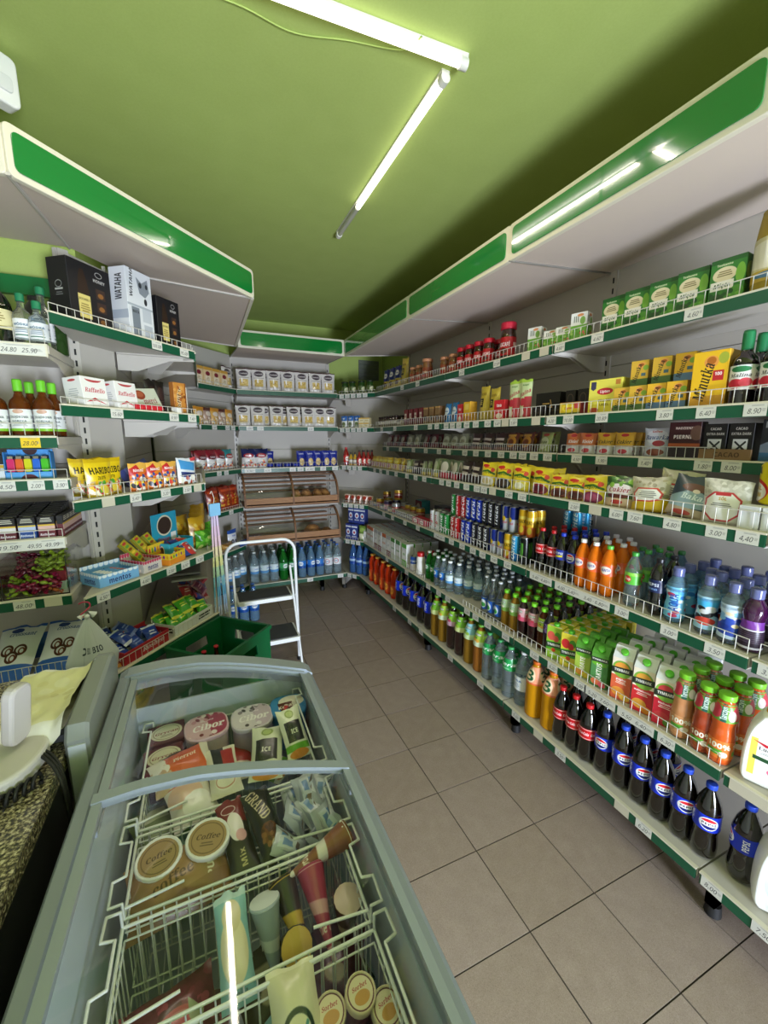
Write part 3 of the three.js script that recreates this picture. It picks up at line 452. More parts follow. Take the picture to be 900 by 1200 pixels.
put(bPepsi, pR(1, 0.855, 0.1), AW + 0.45, 'blue label cola bottle standing beside the white laundry bottles', 'bottle');
rows(bPepsi, 1, [0.37, 0.46, 0.55], [0.19], 'blue capped cola bottle in the row behind, lowest long wall shelf', 'bottle', 'second row of blue capped cola bottles');
rows(bCoke, 1, [0.13, 0.205, 0.28], [0.06], 'cola bottle with red cap and red label, lowest long wall shelf', 'bottle', 'red label cola bottles on the lowest shelf', { spin: 0.6 });
rows(bCoke, 1, [0.135, 0.215, 0.29], [0.15], 'red capped cola bottle in the row behind, lowest long wall shelf', 'bottle', 'second row of red capped cola bottles');
const b3 = bottle('orange_drink_bottle', { h: 0.3, r: 0.05, kind: 'round', mat: M.amber, cap: { c: '#d8681c', h: 0.016 }, labels: [[0.62, 0.9, lab3]], seg: 24 });
rows(b3, 1, [-0.055, 0.055], [0.075], 'large amber orangeade bottle with peach coloured label', 'bottle', 'amber orangeade bottles', { spin: 0.5 });
rows(b3, 1, [-0.055, 0.055], [0.19], 'large amber orangeade bottle in the row behind', 'bottle', 'second row of amber orangeade bottles');
const bGreenLab = bottle('water_bottle', { h: 0.29, r: 0.042, kind: 'round', mat: M.water, cap: { c: '#3f9f58', h: 0.014 }, labels: [[0.56, 0.78, labGreen]], seg: 20 }), bWhiteLab = bottle('water_bottle', { h: 0.3, r: 0.045, kind: 'round', mat: M.water, cap: { c: '#e8e8e8', h: 0.014 }, labels: [[0.3, 0.56, labWhite]], seg: 20 });
rows(bGreenLab, 1, [-0.425, -0.33, -0.24], [0.065], 'clear bottle with bright green label on the lowest shelf', 'bottle', 'clear green label bottles');
rows(bGreenLab, 1, [-0.425, -0.33, -0.24], [0.165], 'clear green label bottle in the row behind', 'bottle', 'second row of clear green label bottles');
rows(bWhiteLab, 1, [-0.15], [0.075], 'clear bottle with white label beside the amber orangeade', 'bottle');
const jb = (mat, lab) => bottle('juice_bottle', { h: 0.3, r: 0.047, kind: 'round', mat, cap: { c: '#6fae3a', h: 0.014 }, labels: [[0.56, 0.88, lab]], seg: 20 });
const jbs = [jb(M.apple, labApple), jb(M.apple, labLime), jb(M.cherry, labGrape), jb(M.cherry, labApple), jb(M.apple, labBlue), jb(M.ice, labLime)];
[-1.04, -0.94, -0.83, -0.73, -0.625, -0.52].forEach((z, i) => rows(jbs[i], 1, [z], [0.07, 0.18], ['pale apple drink bottle with green label next to cola', 'pale drink bottle with yellow green label', 'dark red drink bottle with pinkish label', 'dark red drink bottle with leaf green label', 'amber drink bottle with light blue label', 'brown iced tea bottle with lime label'][i], 'bottle', 'pairs of fruit drink bottles on the lowest shelf'));
const bPep2 = bottle('cola_bottle', { h: 0.305, r: 0.052, kind: 'cola', mat: M.cola, cap: { c: '#15161c', h: 0.016 }, labels: [[0.44, 0.72, pepsi]], seg: 20 });
rows(bPep2, 1, [-1.66, -1.53, -1.4, -1.27, -1.15], [0.075], 'big family size cola bottle with blue label, far end of lowest shelf', 'bottle', 'family size cola bottles');
rows(bPep2, 1, [-1.66, -1.53, -1.4, -1.27, -1.15], [0.2], 'family size cola bottle in the dark row behind', 'bottle', 'second row of family size cola bottles');
const labRed = cell(160, 90, () => { bg('#c8481c'); for (const x of [0.17, 0.5, 0.83]) { E(x, 0.5, 0.11, 0.35, '#e8a03a'); T('FRUIT', x, 0.5, 0.26, '#a01818', { mw: 0.2 }); } });
const bRed = bottle('syrup_bottle', { h: 0.28, r: 0.045, kind: 'juice', mat: M.redj, cap: { c: '#d8a03a', h: 0.016 }, labels: [[0.1, 0.45, labRed]], seg: 16 });
rows(bRed, 1, [-2.32, -2.2, -2.05, -1.93, -1.8], [0.08, 0.19], 'orange red juice bottle near the corner, lowest shelf', 'bottle', 'orange red juice bottles near the corner');
// laundry bottles
const wirek = cell(128, 150, () => { bg('#f2f2f0'); E(0.5, 0.55, 0.5, 0.42, '#dfeaf4'); T('Wirek', 0.5, 0.3, 0.2, '#24407e', { i: 1, f: 'serif' }); PG([[0.1, 0.52], [0.9, 0.44], [0.85, 0.58], [0.15, 0.64]], '#4a9ad8'); E(0.5, 0.8, 0.3, 0.1, '#e06a5a'); fine(0.2, 0.66, 0.6, 0.1, 2, '#4a6aa0'); });
function jug(name, w, h, d, bodyCol, capCol, c) {
  const g = new THREE.Group(); g.name = name; const pts = [[-0.42, 0], [0.42, 0], [0.5, 0.08], [0.5, 0.42], [0.42, 0.66], [0.24, 0.84], [0.16, 0.88], [-0.16, 0.88], [-0.24, 0.84], [-0.42, 0.66], [-0.5, 0.42], [-0.5, 0.08]].map(([a, b]) => [a * w * 0.86, b * h]);
  const s = new THREE.Shape(); s.moveTo(...pts[0]); s.splineThru(pts.slice(1).concat([pts[0]]).map((p) => V2(...p)));
  mesh('jug_body', new THREE.ExtrudeGeometry(s, { depth: d * 0.4, bevelEnabled: true, bevelSize: w * 0.07, bevelThickness: d * 0.3, bevelSegments: 5, curveSegments: 30 }).translate(0, w * 0.07, -d * 0.2), col(bodyCol, 0.32), g);
  mesh('cap', new THREE.CylinderGeometry(w * 0.17, w * 0.19, h * 0.14, 16).translate(0, h * 0.95, 0), col(capCol, 0.35), g);
  mesh('label', toCell(new THREE.PlaneGeometry(w * 0.72, h * 0.5), c).translate(0, h * 0.38, d * 0.502), printMat(c, 'label'), g); return g;
}
const jugW = jug('laundry_bottle', 0.15, 0.28, 0.09, '#eeeeec', '#dfe6ee', wirek);
put(jugW, pR(1, 0.965, 0.1), AW + 0.5, 'white laundry softener bottle right beside the last cola bottle', 'bottle', 'white laundry bottles'); put(jugW, pR(1, 1.125, 0.08), AW + 0.4, 'white laundry softener bottle second from the cola bottles', 'bottle', 'white laundry bottles');

// --- L2
const brick = (a, b, f, t) => cell(96, 176, () => { bg(a); E(0.3, 0.3, 0.26, 0.14, f); E(0.72, 0.26, 0.2, 0.12, '#4f9a2a'); E(0.62, 0.36, 0.18, 0.1, f); PG([[-0.05, 0.5], [1.05, 0.42], [1.05, 0.66], [-0.05, 0.74]], '#4aa02a'); PG([[0, 0.53], [1, 0.45], [1, 0.6], [0, 0.68]], '#2a3a22'); T('TYMBARK', 0.5, 0.565, 0.1, '#f4f4ee', { mw: 0.92, r: -0.12 }); T(t, 0.5, 0.84, 0.08, b, { mw: 0.8 }); E(0.5, 0.72, 0.14, 0.06, '#d84a2a'); });
const brk1 = brick('#9dc83a', '#fff', '#d85a4a', 'jabłko'), brk2 = brick('#d8c83a', '#3f7a1c', '#c82a2a', 'jabłko'), brkS = cell(64, 176, () => { bg('#e8d84a'); T('TYMBARK', 0.5, 0.5, 0.1, '#2a5a22', { r: -1.57 }); fine(0.2, 0.1, 0.6, 0.25, 7, '#7a8a2a'); R(0.1, 0.75, 0.8, 0.18, '#f4f4ea'); });
const tall = (a, b, f, t) => cell(80, 220, () => { bg(a); R(0, 0, 1, 0.28, '#5a9a3a'); PG([[0, 0.12], [1, 0.08], [1, 0.2], [0, 0.26]], '#22301c'); T('TYMBARK', 0.5, 0.165, 0.075, '#f4f4ee', { mw: 0.92, r: -0.1 }); E(0.5, 0.3, 0.45, 0.06, '#6ab02a'); T(t, 0.5, 0.56, 0.16, '#f4f0e2', { r: -1.57, mw: 1.6 }); E(0.35, 0.85, 0.3, 0.1, f); E(0.72, 0.9, 0.24, 0.08, b); });
const gab = (a, f, f2, t) => cell(110, 210, () => { bg('#e9dcc4'); R(0, 0.42, 1, 0.58, a); E(0.5, 0.26, 0.48, 0.2, '#7aa83a'); E(0.5, 0.22, 0.36, 0.12, f); PG([[0, 0.24], [1, 0.19], [1, 0.33], [0, 0.38]], '#1f2a1c'); T('TYMBARK', 0.5, 0.285, 0.085, '#f6f2e8', { mw: 0.92, r: -0.06 }); T(t, 0.5, 0.5, 0.06, '#fff', { mw: 0.8 }); fine(0.2, 0.55, 0.6, 0.07, 2, '#f4e0d0'); E(0.4, 0.8, 0.34, 0.11, f); E(0.75, 0.9, 0.26, 0.08, f2); });
const gabSide = sw('#d9dbd8'), greenCap = '#58b82c';
function carton(name, w, h, d, f, side, gable, capC) {
  const g = new THREE.Group(); g.name = name; const hb = gable ? h * 0.82 : h; mesh('carton_body', cbox(w, hb, d, { f, o: side }, 0.0015), printMat(f, 'card'), g);
  if (gable) { const s = ext([[-d / 2, 0], [d / 2, 0], [d * 0.06, h - hb], [-d * 0.3, h - hb]], w * 0.98).rotateY(-Math.PI / 2).translate(w * 0.49, hb, 0); const u = s.attributes.uv; for (let i = 0; i < u.count; i++) u.setXY(i, ...uvOf(side, 0.5, 0.5)); mesh('gable_top', s, printMat(side, 'card'), g); }
  if (capC) mesh('cap', lathe([[0, 0], [0.014, 0], [0.0145, 0.002], [0.0145, 0.012], [0.013, 0.014], [0, 0.014]], 14).rotateX(gable ? 0.55 : 0).translate(0, gable ? hb + (h - hb) * 0.45 : h, gable ? d * 0.24 : d * 0.16), col(capC, 0.35), g); return g;
}
const ct1 = carton('juice_carton', 0.078, 0.165, 0.058, brk1, brkS, 0, greenCap), ct2 = carton('juice_carton', 0.078, 0.165, 0.058, brk2, brkS, 0, greenCap);
rows(ct1, 2, [0.03], rng(0.055, 0.42, 6), 'small green juice carton with green cap, tall dark drinks beside it', 'carton', 'green small juice cartons', { spin: 0.1, turn: 0.3 });
rows(ct2, 2, [0.118], rng(0.055, 0.42, 6), 'small yellow juice carton with red apple and green cap', 'carton', 'yellow small juice cartons', { spin: 0.1, turn: 0.3 });
const tl1 = carton('juice_carton', 0.07, 0.185, 0.06, tall('#a8c24a', '#e8c83a', '#c8842a', 'MATE'), sw('#4f9a2a'), 1, greenCap), tl2 = carton('juice_carton', 0.07, 0.185, 0.06, tall('#4f8a4a', '#e85a6a', '#e87a4a', 'KAKTUS'), sw('#4f9a2a'), 1, greenCap);
rows(tl1, 2, [0.205], [0.05, 0.12, 0.19, 0.26], 'tall olive juice carton with sideways lettering', 'carton', 'olive gable top cartons', { spin: 0.1, turn: 0.3 });
rows(tl2, 2, [0.288], [0.05, 0.12, 0.19, 0.26], 'tall dark green juice carton with pink fruit', 'carton', 'dark green gable top cartons', { spin: 0.1, turn: 0.3 });
const gbs = [gab('#d8603a', '#e89a3a', '#f0c04a', 'grejpfrut'), gab('#c8282c', '#e0a03a', '#e8902a', 'multiwitamina'), gab('#b81a2c', '#c23a3a', '#5a8a2a', 'truskawka')].map((c) => carton('juice_carton', 0.076, 0.225, 0.07, c, gabSide, 1, greenCap));
[0.385, 0.475, 0.562].forEach((z, i) => rows(gbs[i], 2, [z], [0.06, 0.14, 0.22, 0.3], ['gable top juice carton with orange grapefruit front', 'gable top juice carton with red front and yellow fruit', 'gable top juice carton with crimson front'][i], 'carton', ['grapefruit gable top cartons', 'red gable top cartons', 'crimson gable top cartons'][i], { spin: 0.08, turn: 0.3 }));
const tarNeck = cell(160, 90, () => { bg('#6aa03a'); for (const x of [0, 0.33, 0.66, 1]) { E(x + 0.05, 0.5, 0.1, 0.4, '#c23a4a'); R(x + 0.14, 0, 0.07, 1, '#1f5a4a'); T('Tarczyn', x + 0.175, 0.5, 0.2, '#e8f2ee', { r: -1.57 }); E(x - 0.04, 0.6, 0.06, 0.3, '#e8dcd8'); } });
const tar100 = (a) => cell(200, 100, () => { ctx.clearRect(0, 0, CW, CH); bg(a); for (const x of [0.17, 0.5, 0.83]) { T('100%', x, 0.3, 0.4, '#f4f4e4', { mw: 0.3 }); PG([[x - 0.15, 0.55], [x + 0.05, 0.5], [x + 0.02, 0.8], [x - 0.15, 0.8]], '#4f9a2a'); E(x + 0.06, 0.75, 0.06, 0.16, '#e8dcc4'); } });
const tars = [[M.peach, '#c9905e', 'beige pear'], [M.beet, '#9c4a22', 'brown red apple'], [M.carrot, '#d8742a', 'orange carrot']].map(([m, a, n]) => [bottle('nectar_bottle', { h: 0.245, r: 0.0355, kind: 'juice', mat: m, cap: { c: '#7ac42c', h: 0.02, r: 0.025 }, labels: [[0.64, 0.88, tarNeck], [0.1, 0.36, tar100(a)]], seg: 22 }), n]);
[[0.635, 0], [0.709, 1], [0.763, 2]].forEach(([z, i], q) => rows(tars[i][0], 2, [z - 0.012], [0.05 - q * 0.006, 0.13, 0.21], tars[i][1] + ' nectar bottle with green cap', 'bottle', tars[i][1] + ' nectar bottles', { spin: 0.3, turn: 0.35 }));
const ludwik = cell(150, 200, () => { bg('#f0efe8'); R(0, 0, 0.2, 1, '#ecd25a'); PG([[0.05, 0.06], [0.75, 0.14], [0.4, 0.18]], '#c02030'); T('Ludwik', 0.55, 0.24, 0.13, '#16161c', { f: 'serif', mw: 0.85 }); fine(0.25, 0.34, 0.6, 0.06, 2, '#7a7a7a'); PG([[0.1, 0.46], [0.95, 0.5], [0.95, 0.6], [0.1, 0.56]], '#1f4a2a'); E(0.45, 0.8, 0.22, 0.1, '#d8dad8'); E(0.72, 0.8, 0.2, 0.09, '#e86a8a'); dots(8, 0.6, 0.74, 0.25, 0.12, 0.03, ['#d83a6a', '#f4a0b4']); });
const jugL = jug('dish_soap_bottle', 0.12, 0.25, 0.08, '#ecece6', '#e8a81c', ludwik);
put(jugL, pR(2, 0.865, 0.07), AW + 0.35, 'white dish soap bottle with yellow cap beside the nectar bottles', 'bottle', 'white dish soap bottles'); put(jugL, pR(2, 0.99, 0.08), AW + 0.3, 'white dish soap bottle second from the nectar bottles', 'bottle', 'white dish soap bottles');
const labPur = cell(160, 100, () => { bg('#2a1440'); for (const x of [0.17, 0.5, 0.83]) { LN([[x - 0.06, 0.2], [x + 0.05, 0.35], [x - 0.04, 0.6], [x + 0.06, 0.85]], '#8a5ad0', 0.06); T('FRUGO', x, 0.5, 0.2, '#b49ae8', { r: -1.57 }); } }), labPink = fruitLab('#d0a0a4', '#c8506a', '#c2304a', 'hortex'), labGW = fruitLab('#a8c49a', '#7aa84a', '#e8e0c8', 'hortex');
const gc = { c: '#79d02a', h: 0.018, r: 0.017 }, sb = (mat, lab, cap) => bottle('small_drink_bottle', { h: 0.215, r: 0.0305, kind: 'round', mat, cap: cap || gc, labels: [[0.44, 0.76, lab]], seg: 18 });
[[M.apple, labGW, 'pale'], [M.apple, labGW, 'pale'], [M.cherry, labPink, 'dark red'], [M.cherry, labPink, 'dark red'], [M.brown, labLime, 'brown']].forEach(([m, l, n], i) => rows(sb(m, l), 2, [-0.355 + i * 0.072], rng(0.06 + 0, 0.4, 5), 'small ' + n + ' fruit drink bottle with lime green cap', 'bottle', n + ' small fruit drinks with lime caps', { c0: i % 2, cn: i < 4 ? 2 : 1 }));
rows(sb(M.dark, labPur, { c: '#1c1c22', h: 0.014 }), 2, [-0.025], [0.06, 0.15, 0.24, 0.33], 'dark bottle with purple scribbled label beside juice cartons', 'bottle', 'dark bottles with purple labels');
const wb = (mat, lab, cap, h = 0.22) => bottle('small_water_bottle', { h, r: 0.032, kind: 'water', mat, cap: { c: cap, h: 0.014, r: 0.0155 }, labels: [[0.3, 0.55, lab]], seg: 18 });
const wA = wb(M.water, labMus, '#e8eef0'), wB = wb(M.water, labZyw, '#dfe6ea'), wC = wb(M.green, labCis, '#e4ece4');
rows(wC, 2, [-1.24, -1.165], [0.06, 0.13, 0.2], 'small bright green water bottle with white cap', 'bottle', 'small green water bottles');
rows(wB, 2, [-1.09, -1.02], [0.05, 0.12, 0.19, 0.26, 0.33], 'small clear water bottle with blue label and white cap', 'bottle', 'small blue label water bottles');
for (let c = 0; c < 6; c++) rows(wA, 2, [-0.95 + c * 0.072], rng(0.06 + Math.min(c, 4) * 0.028, 0.42, 5), 'small clear water bottle with pale label', 'bottle', 'small clear water bottles with pale labels', { c0: c, cn: 6, from: 'blue label ones' });
const labSoda = cell(120, 90, () => { bg('#1d55a8'); for (const x of [0.17, 0.5, 0.83]) { E(x, 0.5, 0.12, 0.36, '#dfe8f0'); E(x, 0.6, 0.09, 0.2, '#3f9a4a'); } });
rows(bottle('glass_soda_bottle', { h: 0.24, r: 0.029, kind: 'slim', mat: M.glass, cap: { c: '#c8ccd0', h: 0.01 }, labels: [[0.14, 0.44, labSoda]], seg: 16 }), 2, [-0.54, -0.475, -0.415], [0.06, 0.13, 0.2], 'slender glass soda bottle with round blue label', 'bottle', 'slender glass soda bottles');
// milk and kitchen goods by the corner
const milk = (a, b, t) => cell(80, 150, () => { bg('#e6e6e2'); R(0, 0, 1, 0.2, a); R(0, 0.72, 1, 0.28, b); E(0.5, 0.48, 0.36, 0.2, '#f6f6f4'); T(t, 0.5, 0.47, 0.13, a, { mw: 0.8 }); });
const mk = [milk('#c86a3a', '#d8d4c8', 'MLEKO'), milk('#b8b8b8', '#8a3a2a', 'UHT'), milk('#4a8a3a', '#cfd8c4', 'Łaciate'), milk('#5aae3a', '#7ac24a', 'BIO')].map((c) => carton('milk_carton', 0.085, 0.195, 0.07, c, sw('#cfd0cc'), 0, null));
[[-2.42, 0], [-2.32, 0], [-2.22, 1], [-2.12, 1], [-2.02, 0], [-1.92, 1], [-1.82, 2], [-1.72, 2], [-1.6, 3]].forEach(([z, i], q) => rows(mk[i], 2, [z], [0.05, 0.13, 0.21, 0.29], ['milk carton with orange band', 'corner milk carton with dark red foot', 'milk carton with dark green band', 'milk carton with bright green bands'][i] + '', 'carton', 'milk cartons beside the corner ' + 'abcd'[i], { spin: 0.1, c0: q, cn: 9 }));
const tin = cell(64, 64, () => { bg('#2f5ab0'); R(0, 0.5, 1, 0.5, '#e8e4dc'); T('MLEKO', 0.5, 0.3, 0.2, '#fff'); });
rows(can('condensed_milk_can', 0.035, 0.12, tin), 2, [-1.47], [0.05, 0.13], 'blue and white tin beside the milk cartons', 'can', 'blue and white tins');
rows(bottle('sauce_bottle', { h: 0.18, r: 0.036, kind: 'juice', mat: M.milk, cap: { c: '#c82020', h: 0.04, r: 0.03 } }), 2, [-1.36], [0.05, 0.14], 'white bottle with wide red cap next to green water', 'bottle', 'white bottles with red caps');

// --- L3: cans and small bottles
const canZ = [['green', -1.12], ['green', -1.055], ['red', -0.98], ['red', -0.92], ['blue', -0.85], ['blue', -0.79], ['tiger', -0.72], ['tiger', -0.66], ['tiger', -0.6], ['bull', -0.53], ['bull', -0.47], ['yellow', -0.405], ['sky', -0.345], ['monster', -0.275]];
const cans = {}; for (const k in CA) cans[k] = can(k === 'bull' || k === 'tiger' ? 'energy_drink_can' : 'drink_can', 0.0275, k === 'monster' ? 0.15 : 0.148, CA[k]);
const canName = { green: 'bright green drink can', red: 'red and white drink can', blue: 'blue drink can with white disc', tiger: 'black energy drink can with white lettering', bull: 'silver and blue chequered energy drink can', yellow: 'yellow and orange drink can', sky: 'sky blue drink can', monster: 'black energy drink can with green claw marks' };
const kinds = (list, k) => list.filter((q) => q[0] === k), nthOf = (list, q) => [kinds(list, q[0]).indexOf(q), kinds(list, q[0]).length];
for (const q of canZ) { const [c0, cn] = nthOf(canZ, q), k = q[0]; rows(cans[k], 3, [q[1]], [0.045, 0.105, 0.165], canName[k] + ', lower layer', 'can', 'lower layer of drink cans ' + k, { spin: 0.5, c0, cn }); }
const canU = [['green', -1.02], ['red', -0.96], ['red', -0.9], ['blue', -0.84], ['blue', -0.78], ['blue', -0.72], ['tiger', -0.66], ['tiger', -0.6], ['tiger', -0.54], ['bull', -0.47], ['bull', -0.41], ['yellow', -0.33], ['yellow', -0.27], ['sky', -0.205], ['sky', -0.145]];
for (const q of canU) [0.075, 0.135].forEach((d, j) => { const [k, z] = q, [c0, cn] = nthOf(canU, q), far = k === 'sky' ? 0.2 : 0; put(cans[k], [RL[3][0] + d + far, RL[3][1] + 0.1495, z], AW + rr(-0.2, 0.2), nth(canName[k] + ', upper layer', c0, cn, j, 2), 'can', 'upper layer of drink cans ' + k); if (far) put(cans[k], [RL[3][0] + d + far, RL[3][1] + 0.0005, z], AW, nth(canName[k] + ' under the stacked ones', c0, cn, j, 2), 'can', 'lower sky blue cans'); });
const pb = (mat, lab, cap, kind = 'cola', h = 0.225, r = 0.0315, y = [0.42, 0.64]) => bottle('small_drink_bottle', { h, r, kind, mat, cap: { c: cap, h: 0.016 }, labels: [[y[0], y[1], lab]], seg: 20 });
const fanta = cell(200, 80, () => { bg('#e8622a'); for (const x of [0.17, 0.5, 0.83]) { E(x, 0.5, 0.12, 0.36, '#f4e4d8'); T('FANTA', x, 0.5, 0.34, '#2a3a9a', { mw: 0.2, sk: -0.1 }); } }), twist = cell(200, 80, () => { bg('#2a3aa8'); for (const x of [0.17, 0.5, 0.83]) { T('PEPSI', x, 0.35, 0.3, '#fff', { mw: 0.22 }); PG([[x - 0.1, 0.6], [x + 0.1, 0.5], [x + 0.1, 0.7], [x - 0.1, 0.8]], '#e8d83a'); } }), seven = cell(200, 80, () => { bg('#58b83a'); R(0, 0, 1, 0.3, '#8ad04a'); for (const x of [0.17, 0.5, 0.83]) { E(x, 0.55, 0.07, 0.28, '#d02a2a'); T('7up', x, 0.55, 0.3, '#fff', { mw: 0.12 }); } }), pzero = cell(200, 80, () => { bg('#16224e'); for (const x of [0.17, 0.5, 0.83]) { T('PEPSI', x, 0.4, 0.34, '#dfe4f0', { mw: 0.24 }); T('ZERO', x, 0.75, 0.2, '#8ab0e8'); } });
rows(pb(M.cola, coke, '#d01c24'), 3, [-0.165, -0.095], [0.06, 0.13, 0.2, 0.27], 'small red label cola bottle next to the drink cans', 'bottle', 'small red label cola bottles', { spin: 0.5 });
rows(pb(M.cola, twist, '#1f3fd0'), 3, [-0.03], [0.06, 0.13, 0.2, 0.27], 'small cola bottle with blue and yellow label', 'bottle', 'small blue and yellow label colas', { spin: 0.5 });
rows(pb(M.cola, pepsiFront, '#1f3fd0'), 3, [0.035], [0.06, 0.13, 0.2, 0.27], 'small cola bottle with blue label next to orange soda', 'bottle', 'small blue label colas', { spin: 0.5 });
rows(pb(M.orange, fanta, '#efefef'), 3, [0.1, 0.165], [0.05, 0.12, 0.19, 0.26], 'orange soda bottle with white cap', 'bottle', 'orange sodas with white caps', { spin: 0.5 });
rows(pb(M.orange, fanta, '#5ab83a'), 3, [0.232], [0.05], 'orange soda bottle with green cap', 'bottle'); rows(pb(M.orange, fanta, '#efefef'), 3, [0.232], [0.13, 0.2], 'orange soda bottle with white cap behind the green capped one', 'bottle', 'orange sodas behind');
rows(pb(M.water, seven, '#3f9a3a'), 3, [0.345], [0.05, 0.13, 0.2, 0.27], 'clear lemon soda bottle with bright green label', 'bottle', 'clear lemon sodas', { spin: 0.3 });
rows(pb(M.paleblue, seven, '#2f7a3a'), 3, [0.3, 0.41], [0.16, 0.24], 'lemon soda bottle with dark green cap in the back rows', 'bottle', 'dark green capped sodas');
rows(pb(M.dark, pzero, '#16161c'), 3, [0.445], [0.055, 0.14], 'black cola bottle with navy label', 'bottle', 'black colas with navy labels', { spin: 0.3 });
const kidArt = [cell(140, 150, () => { bg('#7ac4e8'); dots(30, 0, 0, 1, 1, 0.07, ['#2f7ac8', '#e8f2f8', '#c23a5a', '#4aa8e0']); T('AQUA', 0.5, 0.5, 0.2, '#1f4aa0', { r: -1.57 }); }), cell(140, 150, () => { bg('#a8d4ec'); E(0.5, 0.2, 0.4, 0.14, '#4ab4e8'); dots(16, 0.2, 0.3, 0.6, 0.5, 0.08, ['#24282e', '#d8dce0', '#2a3038']); E(0.5, 0.75, 0.16, 0.12, '#e04a3a'); }), cell(140, 150, () => { bg('#c8dcec'); PG([[0, 0.3], [1, 0.5], [1, 1], [0, 0.8]], '#2a4ab0'); dots(10, 0.3, 0.2, 0.5, 0.5, 0.07, ['#e8d4b0', '#7ab4e0', '#1f3a9c']); }), cell(140, 150, () => { bg('#28142a'); R(0, 0, 1, 0.3, '#7a3a9a'); R(0, 0.3, 1, 0.05, '#d8d0e0'); R(0.06, 0.92, 0.88, 0.1, '#d8d4dc'); fine(0.1, 0.4, 0.8, 0.4, 6, '#5a4a5e'); })];
const kid = (i, mat) => { const b = bottle('kids_water_bottle', { h: 0.21, r: 0.034, kind: 'grip', mat, cap: { c: '#9aa4e0', h: 0.034, r: 0.019 }, labels: [i === 3 ? [0.06, 0.5, kidArt[i]] : [0.1, 0.66, kidArt[i]]], seg: 20 }); b.children[1].material = col('#9aa2e2', 0.1, { transmission: 0.6, thickness: 0.01 }); return b; };
[[0.515, 0, M.paleblue, 'blue print with splashes'], [0.62, 1, M.water, 'black and white print with a red ball'], [0.695, 2, M.water, 'navy and white print']].forEach(([z, i, m, n]) => { rows(kid(i, m), 3, [z], [0.06], 'flavoured water bottle, ' + n + ', lilac cap', 'bottle', null, { spin: 0.2, turn: 0.3 }); rows(kid(i, m), 3, [z - 0.01], [0.14, 0.22, 0.3], 'water bottle with ' + n + ', back rows', 'bottle', 'back rows of ' + n, {}); });
rows(kid(0, M.paleblue), 3, [0.575], [0.15, 0.23], 'flavoured water bottle between the front rows, lilac cap', 'bottle', 'flavoured waters between rows');
rows(kid(3, M.purple), 3, [0.765 - 0.01], [0.06, 0.15], 'purple isotonic drink bottle with dark label', 'bottle', 'purple isotonic drinks');
rows(kid(3, M.purple), 3, [0.84], [0.08, 0.17], 'purple isotonic drink bottle past the shelf joint', 'bottle', 'purple isotonic drinks past the joint');
// tins near the corner
const tins = [['#b8942e', '#8a2a1c'], ['#c8a83a', '#2a4a7a'], ['#8a8a86', '#a8382a'], ['#2f4a3a', '#c8a84a'], ['#3a2f4a', '#c88a9a'], ['#2a5a6a', '#d8d0c0']].map(([a, b]) => cell(64, 48, () => { bg(a); R(0, 0.3, 1, 0.5, b); fine(0.1, 0.4, 0.8, 0.2, 2, '#e8e0d0'); }));
const tinC = tins.map((c, i) => can('food_tin', 0.04, i % 2 ? 0.055 : 0.1, c, 16)), tinN = ['gold', 'pale gold', 'grey', 'dark green', 'plum', 'teal'];
[-2.4, -2.31, -2.22, -2.13, -2.04, -1.95].forEach((z, i) => { [0.05, 0.14].forEach((d, j) => put(tinC[(i * 5 + 1) % 6], pR(3, z, d), AW, nth(tinN[(i * 5 + 1) % 6] + ' food tin on the drinks shelf near the corner', 0, 1, j, 2), 'tin', 'food tins ' + tinN[(i * 5 + 1) % 6])); if (i % 3 === 0) put(tinC[0], [RL[3][0] + 0.16, RL[3][1] + (((i * 5 + 1) % 6) % 2 ? 0.056 : 0.101), z], AW, 'gold food tin stacked on ' + tinN[(i * 5 + 1) % 6] + ' tin near the corner', 'tin', 'stacked gold tins'); });
[-1.84, -1.74, -1.63].forEach((z, i) => { put(tinC[0], pR(3, z, 0.13), AW, nth('gold tin standing upright behind sardine tins', i, 3, 0, 1), 'tin', 'upright gold tins'); });
const sard = cell(96, 56, () => { bg('#4a4a48'); R(0, 0, 1, 0.35, '#c8c8c2'); T('sardynki', 0.5, 0.65, 0.3, '#d8c87a', { mw: 0.9 }); }), sardB = boxItem('sardine_tin', 0.1, 0.028, 0.065, { f: sard, o: sw('#b8b4a4') }, 'can', 0.008);
[-1.86, -1.74, -1.62].forEach((z, i) => { for (let k = 0; k < 2; k++) put(sardB, [RL[3][0] + 0.05, RL[3][1] + 0.0005 + k * 0.029, z], AW + rr(-0.1, 0.1), nth((k ? 'upper' : 'lower') + ' flat sardine tin of a stack', i, 3, 0, 1), 'tin', 'flat sardine tins'); });
const patB = boxItem('pate_box', 0.1, 0.05, 0.08, { f: cell(96, 48, () => { bg('#c23a4a'); E(0.5, 0.5, 0.3, 0.35, '#f0e4dc'); T('pasztet', 0.5, 0.5, 0.3, '#7a1c22', { mw: 0.5 }); }), o: sw('#b83442') });
[-1.5, -1.39].forEach((z, i) => put(patB, pR(3, z, 0.05), AW, nth('small red and white box between tins and drink cans', i, 2, 0, 1), 'box', 'small red boxes'));
const foodB = [['#7a3a4a', '#3a8a9a'], ['#3a3a44', '#8a8a94'], ['#8a3a5a', '#2a2a33']].map(([a, b], i) => boxItem('canned_meal_box', 0.12, 0.12, 0.09, { f: cell(96, 96, () => { bg(a); R(0, 0.5, 1, 0.5, b); E(0.5, 0.5, 0.3, 0.3, '#c8b8a0'); }), o: sw(b) }));
[[-1.9, 0], [-1.55, 1], [-1.38, 2]].forEach(([z, i]) => put(foodB[i], pR(3, z, 0.3), AW, ['maroon and teal', 'charcoal', 'plum and black'][i] + ' food box at the back of the drinks shelf', 'box'));
